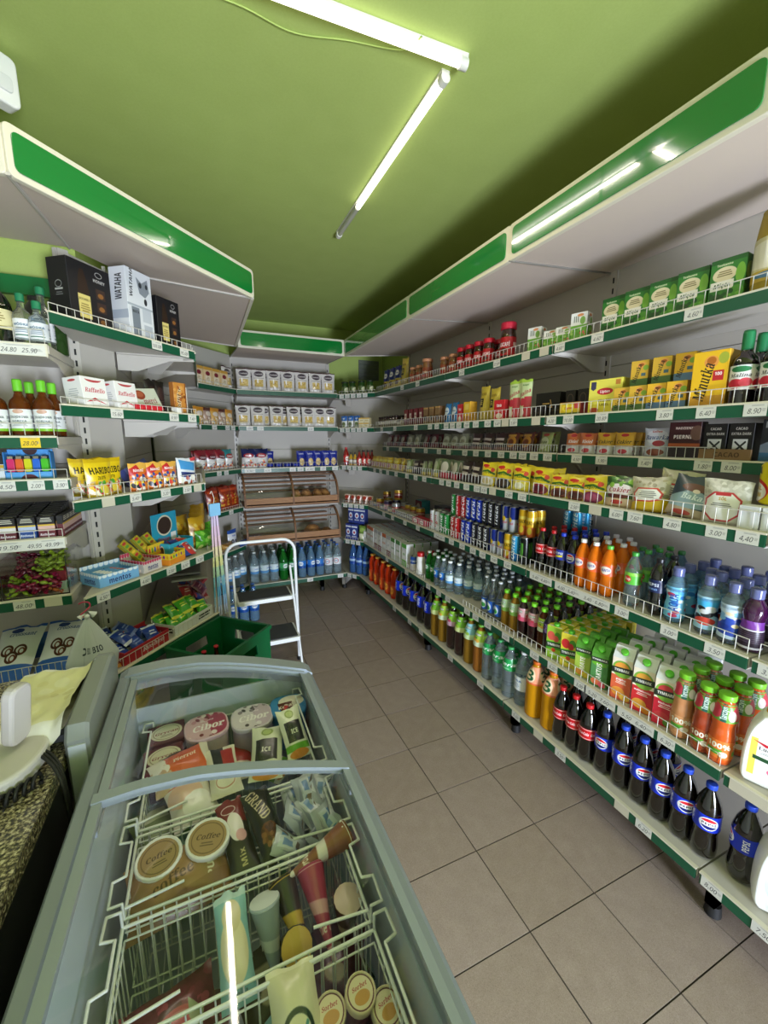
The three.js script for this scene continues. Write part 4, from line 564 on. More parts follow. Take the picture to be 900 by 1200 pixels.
const whiteCan = can('drink_can', 0.0275, 0.148, canArt('#dfe2e4', 'light', '#c82a30', () => R(0.2, 0, 0.08, 1, '#1f2a8a')));
rows(whiteCan, 3, [-1.26, -1.195], [0.045, 0.105], 'white drink can with a dark stripe beside green cans', 'can', 'white drink cans');
// ---------------------------------------------------------------- dry goods on the upper shelves of the long wall
const one = (proto, k, z, d, label, cat, turn = 0, tilt, group) => put(proto, pR(k, z, d), AW + turn, label, cat, group, tilt);
// L7
const grBox = cell(110, 150, () => { bg('#2f7a2a'); R(0, 0, 1, 0.12, '#1f5a22'); T('Teekanne', 0.4, 0.14, 0.07, '#e8e0c0', { mw: 0.6 }); E(0.42, 0.36, 0.34, 0.17, '#e6d9b0'); fine(0.2, 0.28, 0.44, 0.14, 3, '#7a6a3a'); R(0.04, 0.5, 0.66, 0.2, '#f0ede2'); T('Mięta', 0.36, 0.6, 0.13, '#2a4a22', { i: 1 }); E(0.86, 0.4, 0.13, 0.22, '#7ab83a'); E(0.8, 0.8, 0.2, 0.14, '#4f9a2a'); E(0.3, 0.88, 0.3, 0.1, '#1f4f1c'); dots(14, 0, 0.72, 1, 0.28, 0.06, ['#3f8a2a', '#1f5a22', '#6aae3a']); }), grSide = cell(48, 150, () => { bg('#25601f'); E(0.5, 0.35, 0.4, 0.2, '#8a9a4a'); dots(10, 0, 0.5, 1, 0.5, 0.15, ['#3f8a2a', '#1a4a1c']); });
const gBox = boxItem('tea_box', 0.1, 0.14, 0.062, { f: grBox, o: grSide });
[0.085, 0.19, 0.295, 0.4, 0.51].forEach((z, i) => [0.06, 0.135].forEach((d, j) => put(gBox, pR(7, z, d), AW + 0.12, nth('dark green herbal tea box, top shelf', i, 5, j, 2, 'white boxes'), 'box', 'green herbal tea boxes')));
const wgBox = cell(96, 130, () => { bg('#efeee6'); R(0, 0.45, 1, 0.55, '#6aa83a'); for (const x of [0.2, 0.32, 0.44]) R(x, 0.12, 0.05, 0.22, '#5a6a5a'); E(0.75, 0.3, 0.16, 0.14, '#8ab85a'); dots(12, 0, 0.5, 1, 0.5, 0.07, ['#3f8a2a', '#a8d06a', '#d86a5a']); E(0.6, 0.1, 0.2, 0.05, '#e0905a'); });
const wgB = boxItem('herbal_tea_box', 0.075, 0.125, 0.06, { f: wgBox, r: wgBox, o: sw('#d8b48a') }), wgS = boxItem('herbal_tea_box', 0.075, 0.085, 0.06, { f: wgBox, r: wgBox, o: sw('#8ab06a') });
[[-0.385, wgB, 'tall'], [-0.27, wgS, 'low'], [-0.19, wgS, 'low'], [-0.1, wgB, 'tall']].forEach(([z, b, n], i) => one(b, 7, z, 0.06, nth(n + ' white and green herb tea box on the top shelf', i, 4, 0, 1, 'red lidded jar'), 'box', 0.3, null, 'white and green tea boxes'));
const nes = cell(120, 64, () => { bg('#b81a22'); for (const x of [0.17, 0.5, 0.83]) { T('NESCAFÉ', x, 0.4, 0.3, '#fff', { mw: 0.26 }); E(x, 0.75, 0.08, 0.16, '#5a2a14'); } }), nes2 = cell(120, 64, () => { bg('#9a4a2a'); for (const x of [0.17, 0.5, 0.83]) { T('Jacobs', x, 0.45, 0.3, '#f0e0c8', { mw: 0.24 }); R(x - 0.12, 0.7, 0.24, 0.2, '#c23a2a'); } });
const jRed = jar('coffee_jar', 0.036, 0.155, M.jarbrown, '#c41c30', nes, 0.028), jBig = jar('coffee_jar', 0.046, 0.21, M.jarbrown, '#c8203a', nes, 0.04, 0.98), jBr = jar('coffee_jar', 0.036, 0.135, M.jargold, '#c98a62', nes2, 0.022), jBr2 = jar('coffee_jar', 0.042, 0.165, M.jargold, '#c98a62', nes2, 0.024);
[-1.08, -0.985, -0.885, -0.79].forEach((z, i) => [0.055, 0.14].forEach((d, j) => put(jRed, pR(7, z, d), AW + 0.3, nth('red lidded instant coffee jar', i, 4, j, 2), 'jar', 'red lidded coffee jars')));
one(jBig, 7, -0.63, 0.07, 'large instant coffee jar with broad red lid on top shelf', 'jar', 0.3);
[[-1.8, jBr], [-1.69, jBr], [-1.57, jBr2], [-1.31, jBr], [-1.19, jBr]].forEach(([z, b], i) => one(b, 7, z, 0.06, nth('copper lidded coffee jar on the top shelf', i, 5, 0, 1), 'jar', 0.3, null, 'copper lidded coffee jars'));
const cofB = cell(96, 160, () => { bg('#15246e'); R(0, 0.55, 1, 0.45, '#c9b03a'); E(0.5, 0.3, 0.3, 0.12, '#d8d2c0'); T('kawa', 0.5, 0.3, 0.1, '#15246e'); E(0.5, 0.72, 0.3, 0.1, '#5a3414'); }), cofG = cell(96, 160, () => { bg('#c2aa3e'); R(0.1, 0.35, 0.5, 0.25, '#1c1a14'); T('Jacobs', 0.5, 0.22, 0.12, '#6a4a14', { mw: 0.8 }); fine(0.15, 0.4, 0.4, 0.15, 3, '#d8c060'); R(0, 0.75, 1, 0.25, '#a8923a'); });
const bagB = bagItem('coffee_bag', 0.09, 0.2, 0.06, cofB, { stand: 1, sd: 2 }), bagG = bagItem('coffee_bag', 0.085, 0.24, 0.065, cofG, { stand: 1, sd: 5 });
[-2.38, -2.25, -2.12].forEach((z, i) => one(bagB, 7, z, 0.07, nth('blue and gold coffee bag on the top shelf', i, 3, 0, 1), 'bag', 0.2, null, 'blue and gold coffee bags')); one(bagG, 7, -1.98, 0.07, 'tall gold coffee bag on the top shelf beside copper lidded jars', 'bag', 0.25);
{ const lab = cell(160, 160, () => { bg('#d8cfa0'); E(0.5, 0.4, 0.42, 0.32, '#ece6d0'); T('A', 0.62, 0.36, 0.3, '#1f6aa8'); R(0, 0.75, 1, 0.25, '#c8a83a'); E(0.5, 0.86, 0.2, 0.08, '#4a7a9a'); }); const b = jar('cooking_oil_bottle', 0.06, 0.27, liq('#cbb04a', 0.4), '#3f72b0', lab, 0.03, 0.6); rows(b, 7, [0.625, 0.76], [0.08], 'large oil bottle with blue cap, top shelf', 'bottle', 'large oil bottles', { turn: 0.4, from: 'green tea boxes' }); }
// L6
const minY = (a, b) => cell(80, 120, () => { bg(a); R(0, 0.72, 1, 0.28, b); E(0.6, 0.2, 0.24, 0.12, '#e8a050'); E(0.6, 0.18, 0.14, 0.06, '#a85a1c'); E(0.85, 0.3, 0.16, 0.1, '#8ab03a'); T('Minutka', 0.36, 0.52, 0.24, '#1c1c14', { r: -1.3, i: 1, f: 'serif', mw: 1.15 }); R(0.62, 0.5, 0.25, 0.12, '#4a6a7a'); });
const mn = [minY('#e8b42c', '#5a7aa0'), minY('#dcb03a', '#4f6f3a')], mnSide = cell(40, 120, () => { bg('#b89a2e'); R(0, 0.7, 1, 0.3, '#5a6a2a'); fine(0.2, 0.1, 0.6, 0.4, 6, '#6a5a1c'); });
const mB = mn.map((c) => boxItem('tea_box', 0.068, 0.1, 0.07, { f: c, o: mnSide }));
[[0.185, 1], [0.255, 1], [0.33, 0], [0.405, 0]].forEach(([z, i], q) => [0.05, 0.125].forEach((d, j) => put(mB[i], pR(6, z, d), AW + 0.15, nth('small yellow tea box, lower layer', q, 4, j, 2, 'pale yellow box'), 'box', 'small yellow tea boxes, lower layer')));
[[0.235, 1], [0.325, 1], [0.41, 0]].forEach(([z, i], q) => put(mB[i], [RL[6][0] + 0.075, RL[6][1] + 0.101, z], AW + 0.15, nth('small yellow tea box stacked on top', q, 3, 0, 1, 'pale yellow box'), 'box', 'stacked small yellow tea boxes'));
put(mB[0], [RL[6][0] + 0.15, RL[6][1] + 0.101, 0.43], AW + 0.2, 'small yellow tea box at the back of the stack', 'box');
const minBig = cell(130, 200, () => { bg('#edbb1f'); R(0, 0.8, 1, 0.2, '#c8902a'); E(0.52, 0.2, 0.2, 0.11, '#e89a4a'); E(0.52, 0.18, 0.13, 0.07, '#b4661c'); E(0.85, 0.15, 0.14, 0.1, '#a8b03a'); R(0.6, 0.36, 0.3, 0.18, '#c0262c'); T('100', 0.75, 0.42, 0.08, '#fff'); T('Minutka', 0.36, 0.56, 0.3, '#1c1a10', { r: -1.35, i: 1, f: 'serif', mw: 1.05 }); });
one(boxItem('tea_box', 0.105, 0.185, 0.075, { f: minBig, o: sw('#c8962a') }), 6, 0.512, 0.05, 'big orange yellow tea box with red badge and slanted black lettering', 'box', 0.12);
const lip = cell(170, 150, () => { bg('#e9df5a'); R(0, 0.72, 1, 0.28, '#d8c83a'); E(0.5, 0.36, 0.24, 0.1, '#c02030'); T('Lipton', 0.5, 0.36, 0.11, '#fff'); T('YELLOW', 0.5, 0.62, 0.11, '#7a6a1c', { mw: 0.6 }); T('LABEL', 0.5, 0.74, 0.11, '#7a6a1c', { mw: 0.5 }); PG([[0.06, 0.06], [0.22, 0.06], [0.22, 0.26], [0.14, 0.32], [0.06, 0.26]], '#3a3a5a'); R(0.8, 0.05, 0.14, 0.14, '#c8823a'); E(0.2, 0.9, 0.14, 0.08, '#b04a2a'); E(0.85, 0.9, 0.1, 0.08, '#8a2a4a'); });
one(boxItem('tea_box', 0.15, 0.145, 0.08, { f: lip, o: sw('#c9bc3a') }), 6, 0.1, 0.06, 'large pale yellow tea box with red oval badge', 'box', 0.12);
const lipS = cell(110, 64, () => { bg('#d8b82a'); E(0.45, 0.45, 0.3, 0.35, '#f0d83a'); T('Lipton', 0.45, 0.45, 0.26, '#c02030', { mw: 0.4 }); R(0.72, 0.05, 0.26, 0.45, '#d04a4a'); R(0, 0.8, 1, 0.2, '#5a6a2a'); }); one(boxItem('tea_box', 0.11, 0.06, 0.06, { f: lipS, o: sw('#a83a4a') }), 6, -0.075, 0.04, 'low yellow tea box with red corner before black boxes', 'box', 0.1);
const blk = cell(120, 110, () => { bg('#16130f'); R(0.3, 0.42, 0.3, 0.05, '#c8a05a'); LN([[0.35, 0.6], [0.7, 0.6], [0.62, 0.3]], '#c8a05a', 0.03); R(0, 0.72, 1, 0.02, '#5a4a2a'); }), blk2 = cell(60, 110, () => { bg('#1a1714'); O(0.5, 0.35, 0.3, 0.2, '#5a4a3a', 0.03); R(0.1, 0.6, 0.8, 0.02, '#4a3a2a'); });
one(boxItem('coffee_box', 0.15, 0.125, 0.08, { f: blk, o: sw('#12100e') }), 6, -0.27, 0.1, 'wide black coffee box with gold line drawing', 'box', 0.1); [-0.145, -0.07].forEach((z, i) => one(boxItem('coffee_box', 0.055, 0.125, 0.07, { f: blk2, o: sw('#12100e') }), 6, z, 0.12, nth('narrow black coffee box behind the low yellow tea box', i, 2, 0, 1), 'box', 0.1, null, 'narrow black coffee boxes'));
one(boxItem('coffee_box', 0.07, 0.05, 0.05, { f: blk2, o: sw('#1a1714') }), 6, -0.28, 0.035, 'small black box before the wide black coffee box', 'box');
const pinkB = cell(90, 180, () => { bg('#c8d8a4'); R(0, 0, 1, 0.1, '#a8cc4a'); T('Herbapol', 0.5, 0.16, 0.06, '#3a6a2a', { mw: 0.8 }); T('Malina', 0.5, 0.36, 0.14, '#a82038', { i: 1, r: -0.3, mw: 0.9 }); E(0.35, 0.58, 0.26, 0.1, '#c83a4a'); R(0.5, 0.45, 0.5, 0.55, '#c03a48'); E(0.3, 0.85, 0.28, 0.1, '#e0cfc0'); });
[-0.515, -0.425].forEach((z, i) => one(bagItem('tea_pouch', 0.085, 0.215, 0.035, pinkB, { stand: 1, sd: 3 + i, wr: 0.08 }), 6, z, 0.06, nth('tall green and pink tea pouch', i, 2, 0, 1), 'bag', 0.1, null, 'green and pink tea pouches'));
const redB = cell(80, 110, () => { bg('#c8242c'); T('tea', 0.5, 0.28, 0.22, '#fff'); fine(0.2, 0.5, 0.6, 0.12, 2, '#f0d0d0'); E(0.5, 0.8, 0.3, 0.14, '#e8d8c4'); }); one(boxItem('tea_box', 0.085, 0.115, 0.06, { f: redB, o: sw('#a81c22') }), 6, -0.605, 0.05, 'red tea box between gold coffee bags and pink pouches', 'box', 0.1);
[-0.8, -0.7].forEach((z, i) => one(bagItem('coffee_bag', 0.085, 0.215 - i * 0.02, 0.06, cofG, { stand: 1, sd: 8 + i }), 6, z, 0.07, nth('gold coffee bag with black square label', i, 2, 0, 1), 'bag', 0.05, null, 'gold coffee bags'));
const yb = cell(80, 100, () => { bg('#e8b82a'); R(0.2, 0.1, 0.6, 0.3, '#f0d060'); R(0, 0.7, 1, 0.3, '#c8862a'); }), blb = cell(80, 120, () => { bg('#2f7ac0'); E(0.5, 0.4, 0.34, 0.2, '#e4ecf4'); E(0.5, 0.72, 0.24, 0.14, '#4a2a1c'); T('kakao', 0.5, 0.4, 0.12, '#1f4a8a'); }), rb2 = cell(60, 110, () => { bg('#7a1c22'); R(0.2, 0.25, 0.6, 0.35, '#e0d0c4'); T('czek', 0.5, 0.42, 0.14, '#7a1c22'); }), brb = cell(60, 110, () => { bg('#8a6a44'); R(0.2, 0.5, 0.6, 0.25, '#3a2414'); R(0, 0, 1, 0.12, '#c89a5a'); });
one(boxItem('cocoa_box', 0.075, 0.13, 0.055, { f: yb, o: sw('#c8962a') }), 6, -0.935, 0.05, 'plain yellow box next to the gold coffee bags', 'box'); one(boxItem('cocoa_box', 0.06, 0.12, 0.05, { f: redB, o: sw('#a81c22') }), 6, -1.02, 0.05, 'narrow red box beside the plain yellow box', 'box');
[-1.2, -1.105].forEach((z, i) => one(bagItem('cocoa_bag', 0.08, 0.14, 0.05, blb, { stand: 1, sd: i + 4 }), 6, z, 0.05, nth('blue cocoa bag with brown cup picture', i, 2, 0, 1), 'bag', 0, null, 'blue cocoa bags'));
[-1.5, -1.41, -1.32].forEach((z, i) => one(boxItem('drink_powder_box', 0.065, 0.13, 0.05, { f: brb, o: sw('#6a4a2c') }), 6, z, 0.05, nth('brown drinking chocolate box', i, 3, 0, 1), 'box', 0, null, 'brown drinking chocolate boxes'));
[-1.85, -1.76, -1.67, -1.58].forEach((z, i) => one(boxItem('drink_powder_box', 0.06, 0.135, 0.05, { f: rb2, o: sw('#5a1418') }), 6, z, 0.05, nth('dark red box with cream panel', i, 4, 0, 1), 'box', 0, null, 'dark red boxes with cream panel'));
const spL = cell(64, 48, () => { bg('#7a6a54'); R(0, 0.2, 1, 0.5, '#d8cfc0'); }), spJ = jar('spice_jar', 0.022, 0.1, M.jarbrown, '#2a1a1a', spL, 0.018); [-2.42, -2.36, -2.3, -2.24, -2.18, -2.12, -2.06].forEach((z, i) => [0.035, 0.09].forEach((d, j) => put(spJ, pR(6, z, d), AW, nth('dark spice jar with black lid', i, 7, j, 2), 'jar', 'dark spice jars')));
[-1.97].forEach((z) => one(boxItem('spice_box', 0.07, 0.05, 0.05, { f: spL, o: sw('#b8a88a') }), 6, z, 0.04, 'small beige box beside the dark spice jars', 'box'));
const syr = cell(160, 110, () => { bg('#ece8e4'); R(0, 0, 1, 0.18, '#d8e0d8'); for (const x of [0.2, 0.5, 0.8]) { E(x, 0.16, 0.12, 0.12, '#2f7a4a'); T('Malina', x, 0.42, 0.2, '#3a3a3a', { f: 'serif', i: 1, mw: 0.26 }); E(x - 0.05, 0.75, 0.1, 0.2, '#c8283c'); E(x + 0.07, 0.7, 0.08, 0.18, '#d84a58'); } }), syB = bottle('syrup_bottle', { h: 0.235, r: 0.037, kind: 'spirit', mat: liq('#12060c'), cap: { c: '#1f7a4a', h: 0.062, r: 0.0165 }, labels: [[0.2, 0.53, syr]], seg: 20 });
rows(syB, 6, [0.6, 0.685], [0.05, 0.13], 'dark fruit syrup bottle with green neck', 'bottle', 'dark fruit syrup bottles', { spin: 0.4, turn: 0.2, from: 'big tea box' });
// L5
const pudding = (a, b, t, tc = '#fff') => cell(96, 110, () => { bg(a); R(0, 0.62, 1, 0.38, b); T(t, 0.5, 0.42, 0.2, tc, { i: 1, f: 'serif', mw: 0.9 }); E(0.5, 0.12, 0.2, 0.07, '#c02a2a'); E(0.5, 0.82, 0.26, 0.1, '#c23a4a'); });
const sack = (c, w, h, d, sd, nm = 'dessert_sachet') => bagItem(nm, w, h, d, c, { stand: 1, sd, wr: 0.1, seal: 0.04 });
const cOr = pudding('#d8743a', '#dcd8d4', 'Kisiel'), cYe = pudding('#dca72c', '#dcd8d4', 'Cukier', '#1c1a14'), cBr = cell(96, 110, () => { bg('#3a1c14'); R(0.15, 0.3, 0.7, 0.14, '#d8c4b4'); R(0.15, 0.56, 0.7, 0.12, '#d8c4b4'); R(0, 0.8, 1, 0.2, '#7a3a1c'); }), cBY = cell(96, 110, () => { bg('#5a2414'); E(0.5, 0.5, 0.4, 0.3, '#c88a2a'); R(0.1, 0.1, 0.7, 0.12, '#d8a03a'); E(0.5, 0.52, 0.24, 0.16, '#7a3a14'); }), cGr = cell(96, 110, () => { bg('#9aa25a'); E(0.5, 0.55, 0.36, 0.3, '#d8dab0'); T('zupa', 0.5, 0.5, 0.2, '#4a5a1c'); E(0.5, 0.15, 0.25, 0.07, '#c03a2a'); }), cCr = cell(96, 110, () => { bg('#8a8a72'); E(0.5, 0.5, 0.36, 0.34, '#c4c4a8'); fine(0.25, 0.4, 0.5, 0.2, 3, '#6a5a3a'); R(0, 0.8, 1, 0.2, '#7a2a34'); }), cRd = cell(96, 110, () => { bg('#5a1820'); E(0.5, 0.4, 0.34, 0.24, '#a8a090'); R(0, 0.72, 1, 0.28, '#7a242c'); });
[[-0.14, cOr, 'orange'], [-0.055, cOr, 'orange'], [0.045, cYe, 'yellow'], [0.14, cYe, 'yellow']].forEach(([z, c, n], i) => [0.03, 0.075, 0.12].forEach((d, j) => put(sack(c, 0.085, 0.105, 0.03, i + 3), pR(5, z, d), AW + 0.2, nth(n + ' dessert sachet on the narrow shelf', i % 2, 2, j, 3), 'sachet', n + ' dessert sachets', [-0.12, 0])));
const bud = cell(110, 130, () => { bg('#cfcfd8'); E(0.5, 0.3, 0.44, 0.24, '#e4e2ea'); T('Gellwe', 0.5, 0.12, 0.1, '#c03a2a'); T('Bawarka', 0.5, 0.32, 0.2, '#2a3a7a', { i: 1, f: 'serif', mw: 0.9 }); E(0.62, 0.52, 0.24, 0.1, '#a82030'); E(0.5, 0.82, 0.36, 0.12, '#8a4a34'); });
one(sack(bud, 0.1, 0.12, 0.035, 6), 5, 0.285, 0.035, 'white sachet with blue script and red fruit', 'sachet', 0.2); one(sack(bud, 0.1, 0.115, 0.035, 7), 5, 0.285, 0.08, 'white sachet behind the one with blue script', 'sachet', 0.2);
const pier = cell(120, 150, () => { bg('#3c0f14'); T('NADZIENIE', 0.5, 0.16, 0.1, '#e4d4c4', { mw: 0.6 }); T('PIERNIK', 0.5, 0.4, 0.14, '#f0e4d8', { mw: 0.7 }); R(0, 0.58, 1, 0.1, '#b4562a'); E(0.88, 0.3, 0.2, 0.2, '#6a4a3a'); R(0, 0.68, 1, 0.32, '#2a1c22'); }); one(boxItem('gingerbread_box', 0.11, 0.14, 0.05, { f: pier, o: sw('#2a0c10') }), 5, 0.398, 0.04, 'dark red gingerbread mix box with white lettering', 'box', 0.12);
const cac = cell(90, 130, () => { bg('#15110f'); T('CACAO', 0.5, 0.14, 0.1, '#d8d0c4'); T('EXTRA DARK', 0.5, 0.28, 0.1, '#c8c0b4', { mw: 0.8 }); R(0.2, 0.42, 0.6, 0.4, '#d4d2cc'); LN([[0.3, 0.5], [0.7, 0.72]], '#1c1c1c', 0.05); LN([[0.7, 0.5], [0.35, 0.72]], '#1c1c1c', 0.05); }), trayC = cell(150, 40, () => { bg('#8a6844'); T('CACAO', 0.55, 0.5, 0.6, '#4a3018', { mw: 0.5 }); });
[0.505, 0.585].forEach((z, i) => one(boxItem('cocoa_box', 0.075, 0.13, 0.05, { f: cac, o: sw('#100d0c') }), 5, z, 0.045, nth('black cocoa box in a brown cardboard tray', i, 2, 0, 1), 'box', 0, null, 'black cocoa boxes'));
one(boxItem('cardboard_tray', 0.165, 0.04, 0.008, { f: trayC, o: sw('#7a5a38') }), 5, 0.545, 0.012, 'brown cardboard tray front before the black cocoa boxes', 'tray');
const nav = cell(80, 130, () => { bg('#1a1a1e'); R(0.1, 0.05, 0.8, 0.15, '#8a8a86'); PG([[0, 1], [0, 0.6], [0.9, 0.3], [1, 0.7], [1, 1]], '#6a7480'); R(0, 0.78, 1, 0.22, '#2f5a7a'); }); one(boxItem('cake_mix_box', 0.09, 0.14, 0.05, { f: nav, o: sw('#17171b') }), 5, 0.69, 0.04, 'dark cake mix box with grey and blue foot', 'box');
const l5 = [[-2.42, cRd, 'maroon'], [-2.28, cRd, 'maroon'], [-2.12, cRd, 'maroon'], [-1.98, cCr, 'olive grey'], [-1.84, cCr, 'olive grey'], [-1.68, cRd, 'maroon'], [-1.54, cRd, 'maroon'], [-1.36, cCr, 'olive grey'], [-1.24, cCr, 'olive grey'], [-1.12, cCr, 'olive grey'], [-0.97, cBr, 'dark brown'], [-0.85, cBr, 'dark brown'], [-0.72, cBr, 'dark brown'], [-0.61, cBY, 'brown and gold'], [-0.48, cBY, 'brown and gold'], [-0.34, cGr, 'pale green']];
l5.forEach(([z, c, n], i) => { const same = l5.filter((q) => q[2] === n); [0.035, 0.085].forEach((d, j) => put(sack(c, 0.105, 0.115, 0.035, i + 1), pR(5, z, d), AW + rr(-0.2, 0.2), nth(n + ' soup sachet on the narrow shelf', same.indexOf(l5[i]), same.length, j, 2), 'sachet', n + ' soup sachets', [-0.18, rr(-0.1, 0.1)])); });
// L4
const mag = (a, f, t) => cell(110, 130, () => { bg('#e8d02a'); E(0.3, 0.14, 0.22, 0.07, '#c82a2a'); T('Winiary', 0.5, 0.22, 0.12, '#c8281c', { mw: 0.6 }); LN([[0.1, 0.4], [0.5, 0.34], [0.92, 0.46]], '#3a6a1c', 0.08); T(t, 0.5, 0.42, 0.14, '#1f4a1c', { mw: 0.8, i: 1 }); E(0.5, 0.8, 0.46, 0.22, a); E(0.5, 0.78, 0.3, 0.13, f); E(0.8, 0.3, 0.12, 0.09, '#d84a3a'); });
const mg = [mag('#dcdad2', '#c8b88a', 'Żurek'), mag('#23202a', '#4a3a2a', 'Barszcz'), mag('#e4d84a', '#e8e4c4', 'Rosół'), mag('#8a2a3a', '#5a1420', 'Barszcz'), mag('#7a3a2a', '#4a1c14', 'Gulasz'), mag('#8a2f5a', '#a84a6a', 'Ogórek')];
[[-0.6, 0, 0.14], [-0.45, 1, 0.14], [-0.315, 2, 0.135], [-0.17, 3, 0.13], [-0.04, 4, 0.11], [0.06, 4, 0.105], [0.145, 5, 0.12]].forEach(([z, i, h], q) => [0.03, 0.075, 0.12].forEach((d, j) => put(sack(mg[i], 0.115, h, 0.035, q + 2, 'soup_sachet'), pR(4, z, d), AW + 0.15 + rr(-0.1, 0.1), nth('yellow soup sachet with food picture', q, 7, j, 3, 'dark brown sachets'), 'sachet', 'yellow soup sachets', [-0.14, rr(-0.05, 0.05)])));
const cuk = cell(120, 130, () => { bg('#3a6a2a'); R(0, 0.7, 1, 0.3, '#c8ab8a'); E(0.5, 0.42, 0.5, 0.2, '#e4d8d8'); T('Cukier', 0.5, 0.42, 0.2, '#8a2030', { i: 1, f: 'serif' }); E(0.5, 0.62, 0.4, 0.08, '#5a2014'); E(0.5, 0.82, 0.22, 0.07, '#b03028'); dots(14, 0, 0, 1, 0.3, 0.08, ['#6a9a3a', '#2a4a1c', '#8ab84a']); }); [0.035, 0.085].forEach((d, j) => put(sack(cuk, 0.12, 0.125, 0.045, 4 + j, 'sugar_packet'), pR(4, 0.265, d), AW + 0.2, nth('green and beige packet with red script', 0, 1, j, 2), 'packet', 'green and beige packets', [-0.1, 0]));
const clearBag = cell(130, 150, () => { bg('#b9b29c'); dots(60, 0, 0.1, 1, 0.9, 0.05, ['#c8c0a4', '#a89c7c', '#d8cfa8', '#8a8266']); PG([[0, 0.75], [1, 0.6], [1, 1], [0, 1]], '#d8b41c'); PG([[0.2, 0.32], [0.75, 0.32], [0.9, 0.48], [0.85, 0.66], [0.6, 0.72], [0.15, 0.72], [0.08, 0.5]], '#c8443a'); PG([[0.22, 0.36], [0.72, 0.36], [0.85, 0.49], [0.8, 0.63], [0.58, 0.68], [0.18, 0.68], [0.13, 0.5]], '#eceae2'); fine(0.25, 0.42, 0.5, 0.2, 4, '#7a7a7a'); });
one(sack(clearBag, 0.14, 0.135, 0.06, 9, 'dried_fruit_bag'), 4, 0.385, 0.05, 'clear bag of dried food with octagonal label and yellow foot', 'bag', 0.2, [-0.12, 0.05]); one(sack(clearBag, 0.14, 0.16, 0.06, 11, 'dried_fruit_bag'), 4, 0.43, 0.13, 'clear bag standing behind the yellow footed bag', 'bag', 0.3, [-0.05, -0.1]);
const fishB = cell(140, 150, () => { bg('#33404f'); PG([[0, 0.55], [0.5, 0.3], [1, 0.5], [1, 0.72], [0, 0.85]], '#8fa8b4'); E(0.5, 0.28, 0.3, 0.1, '#6a3a34'); T('Bakal', 0.52, 0.5, 0.18, '#e4eef0', { i: 1, f: 'serif' }); E(0.55, 0.36, 0.08, 0.05, '#e8d8c8'); R(0, 0.78, 1, 0.22, '#b4a08a'); E(0.4, 0.9, 0.22, 0.06, '#a83a30'); }); one(sack(fishB, 0.15, 0.15, 0.05, 13, 'spice_bag'), 4, 0.52, 0.05, 'slate blue packet with wave print leaning between clear bags', 'packet', 0.25, [-0.22, -0.18]);
const salt = cell(140, 150, () => { bg('#c6c2b4'); dots(50, 0, 0, 1, 0.4, 0.04, ['#d8d4c8', '#b0ac9c']); R(0, 0.4, 1, 0.6, '#d6d3ca'); const oct = (s) => [[-0.5, -1], [0.5, -1], [1, -0.5], [1, 0.5], [0.5, 1], [-0.5, 1], [-1, 0.5], [-1, -0.5]].map(([a, b]) => [0.46 + a * s * 0.4, 0.6 + b * s * 0.33]); PG(oct(1), '#c2303c'); PG(oct(0.9), '#efeeea'); R(0.3, 0.28, 0.32, 0.07, '#c2303c'); T('SÓL', 0.46, 0.42, 0.09, '#c2963a'); fine(0.2, 0.52, 0.5, 0.12, 3, '#5a5a5a'); }); one(sack(salt, 0.135, 0.145, 0.06, 17, 'salt_bag'), 4, 0.64, 0.05, 'clear bag with red octagon outline label', 'bag', 0.2, [-0.04, 0]);
const wht = boxItem('sugar_cube_box', 0.055, 0.075, 0.05, { f: cell(48, 64, () => { bg('#e2e4e6'); R(0.1, 0.05, 0.8, 0.02, '#c0c4c8'); }), o: sw('#dcdee0') }); [0.725, 0.785].forEach((z, i) => one(wht, 4, z, 0.035, nth('plain white box under the yellow canister', i, 2, 0, 1, 'octagon label bag'), 'box', 0, null, 'plain white boxes'));
const cer = cell(200, 140, () => { bg('#e8d41c'); for (const x of [0.25, 0.75, 1.25]) { PG([[x - 0.04, 0.22], [x + 0.1, 0.1], [x + 0.12, 0.28]], '#2a2a2a'); E(x + 0.02, 0.68, 0.2, 0.3, '#c82a22'); E(x + 0.03, 0.72, 0.17, 0.25, '#efece0'); T('CEREAL', x + 0.03, 0.62, 0.14, '#b88a1c', { mw: 0.24 }); T('PREMIUM', x + 0.03, 0.78, 0.14, '#b88a1c', { mw: 0.24 }); } }); put(can('coffee_canister', 0.048, 0.135, cer, 22), [RL[4][0] + 0.1, RL[4][1] + 0.0765, 0.75], AW + 0.1, 'yellow round canister with red and white badge', 'canister'); put(wht, pR(4, 0.755, 0.1), AW, 'plain white box hidden behind the front white boxes', 'box');
const yel = cell(80, 100, () => { bg('#c9a82a'); R(0.1, 0.2, 0.8, 0.2, '#e8d868'); E(0.5, 0.65, 0.3, 0.2, '#a85a2a'); }), gre = cell(80, 100, () => { bg('#7a8a5a'); E(0.5, 0.4, 0.36, 0.3, '#c8d0a8'); R(0, 0.75, 1, 0.25, '#c8b43a'); }), pin = cell(80, 100, () => { bg('#5a6a4a'); E(0.5, 0.4, 0.4, 0.3, '#d0c8b8'); R(0, 0.68, 1, 0.32, '#b02a3a'); }), drk = cell(80, 100, () => { bg('#2a1a1a'); R(0.1, 0.22, 0.7, 0.16, '#c8bcb0'); R(0.1, 0.5, 0.7, 0.16, '#b8aca0'); });
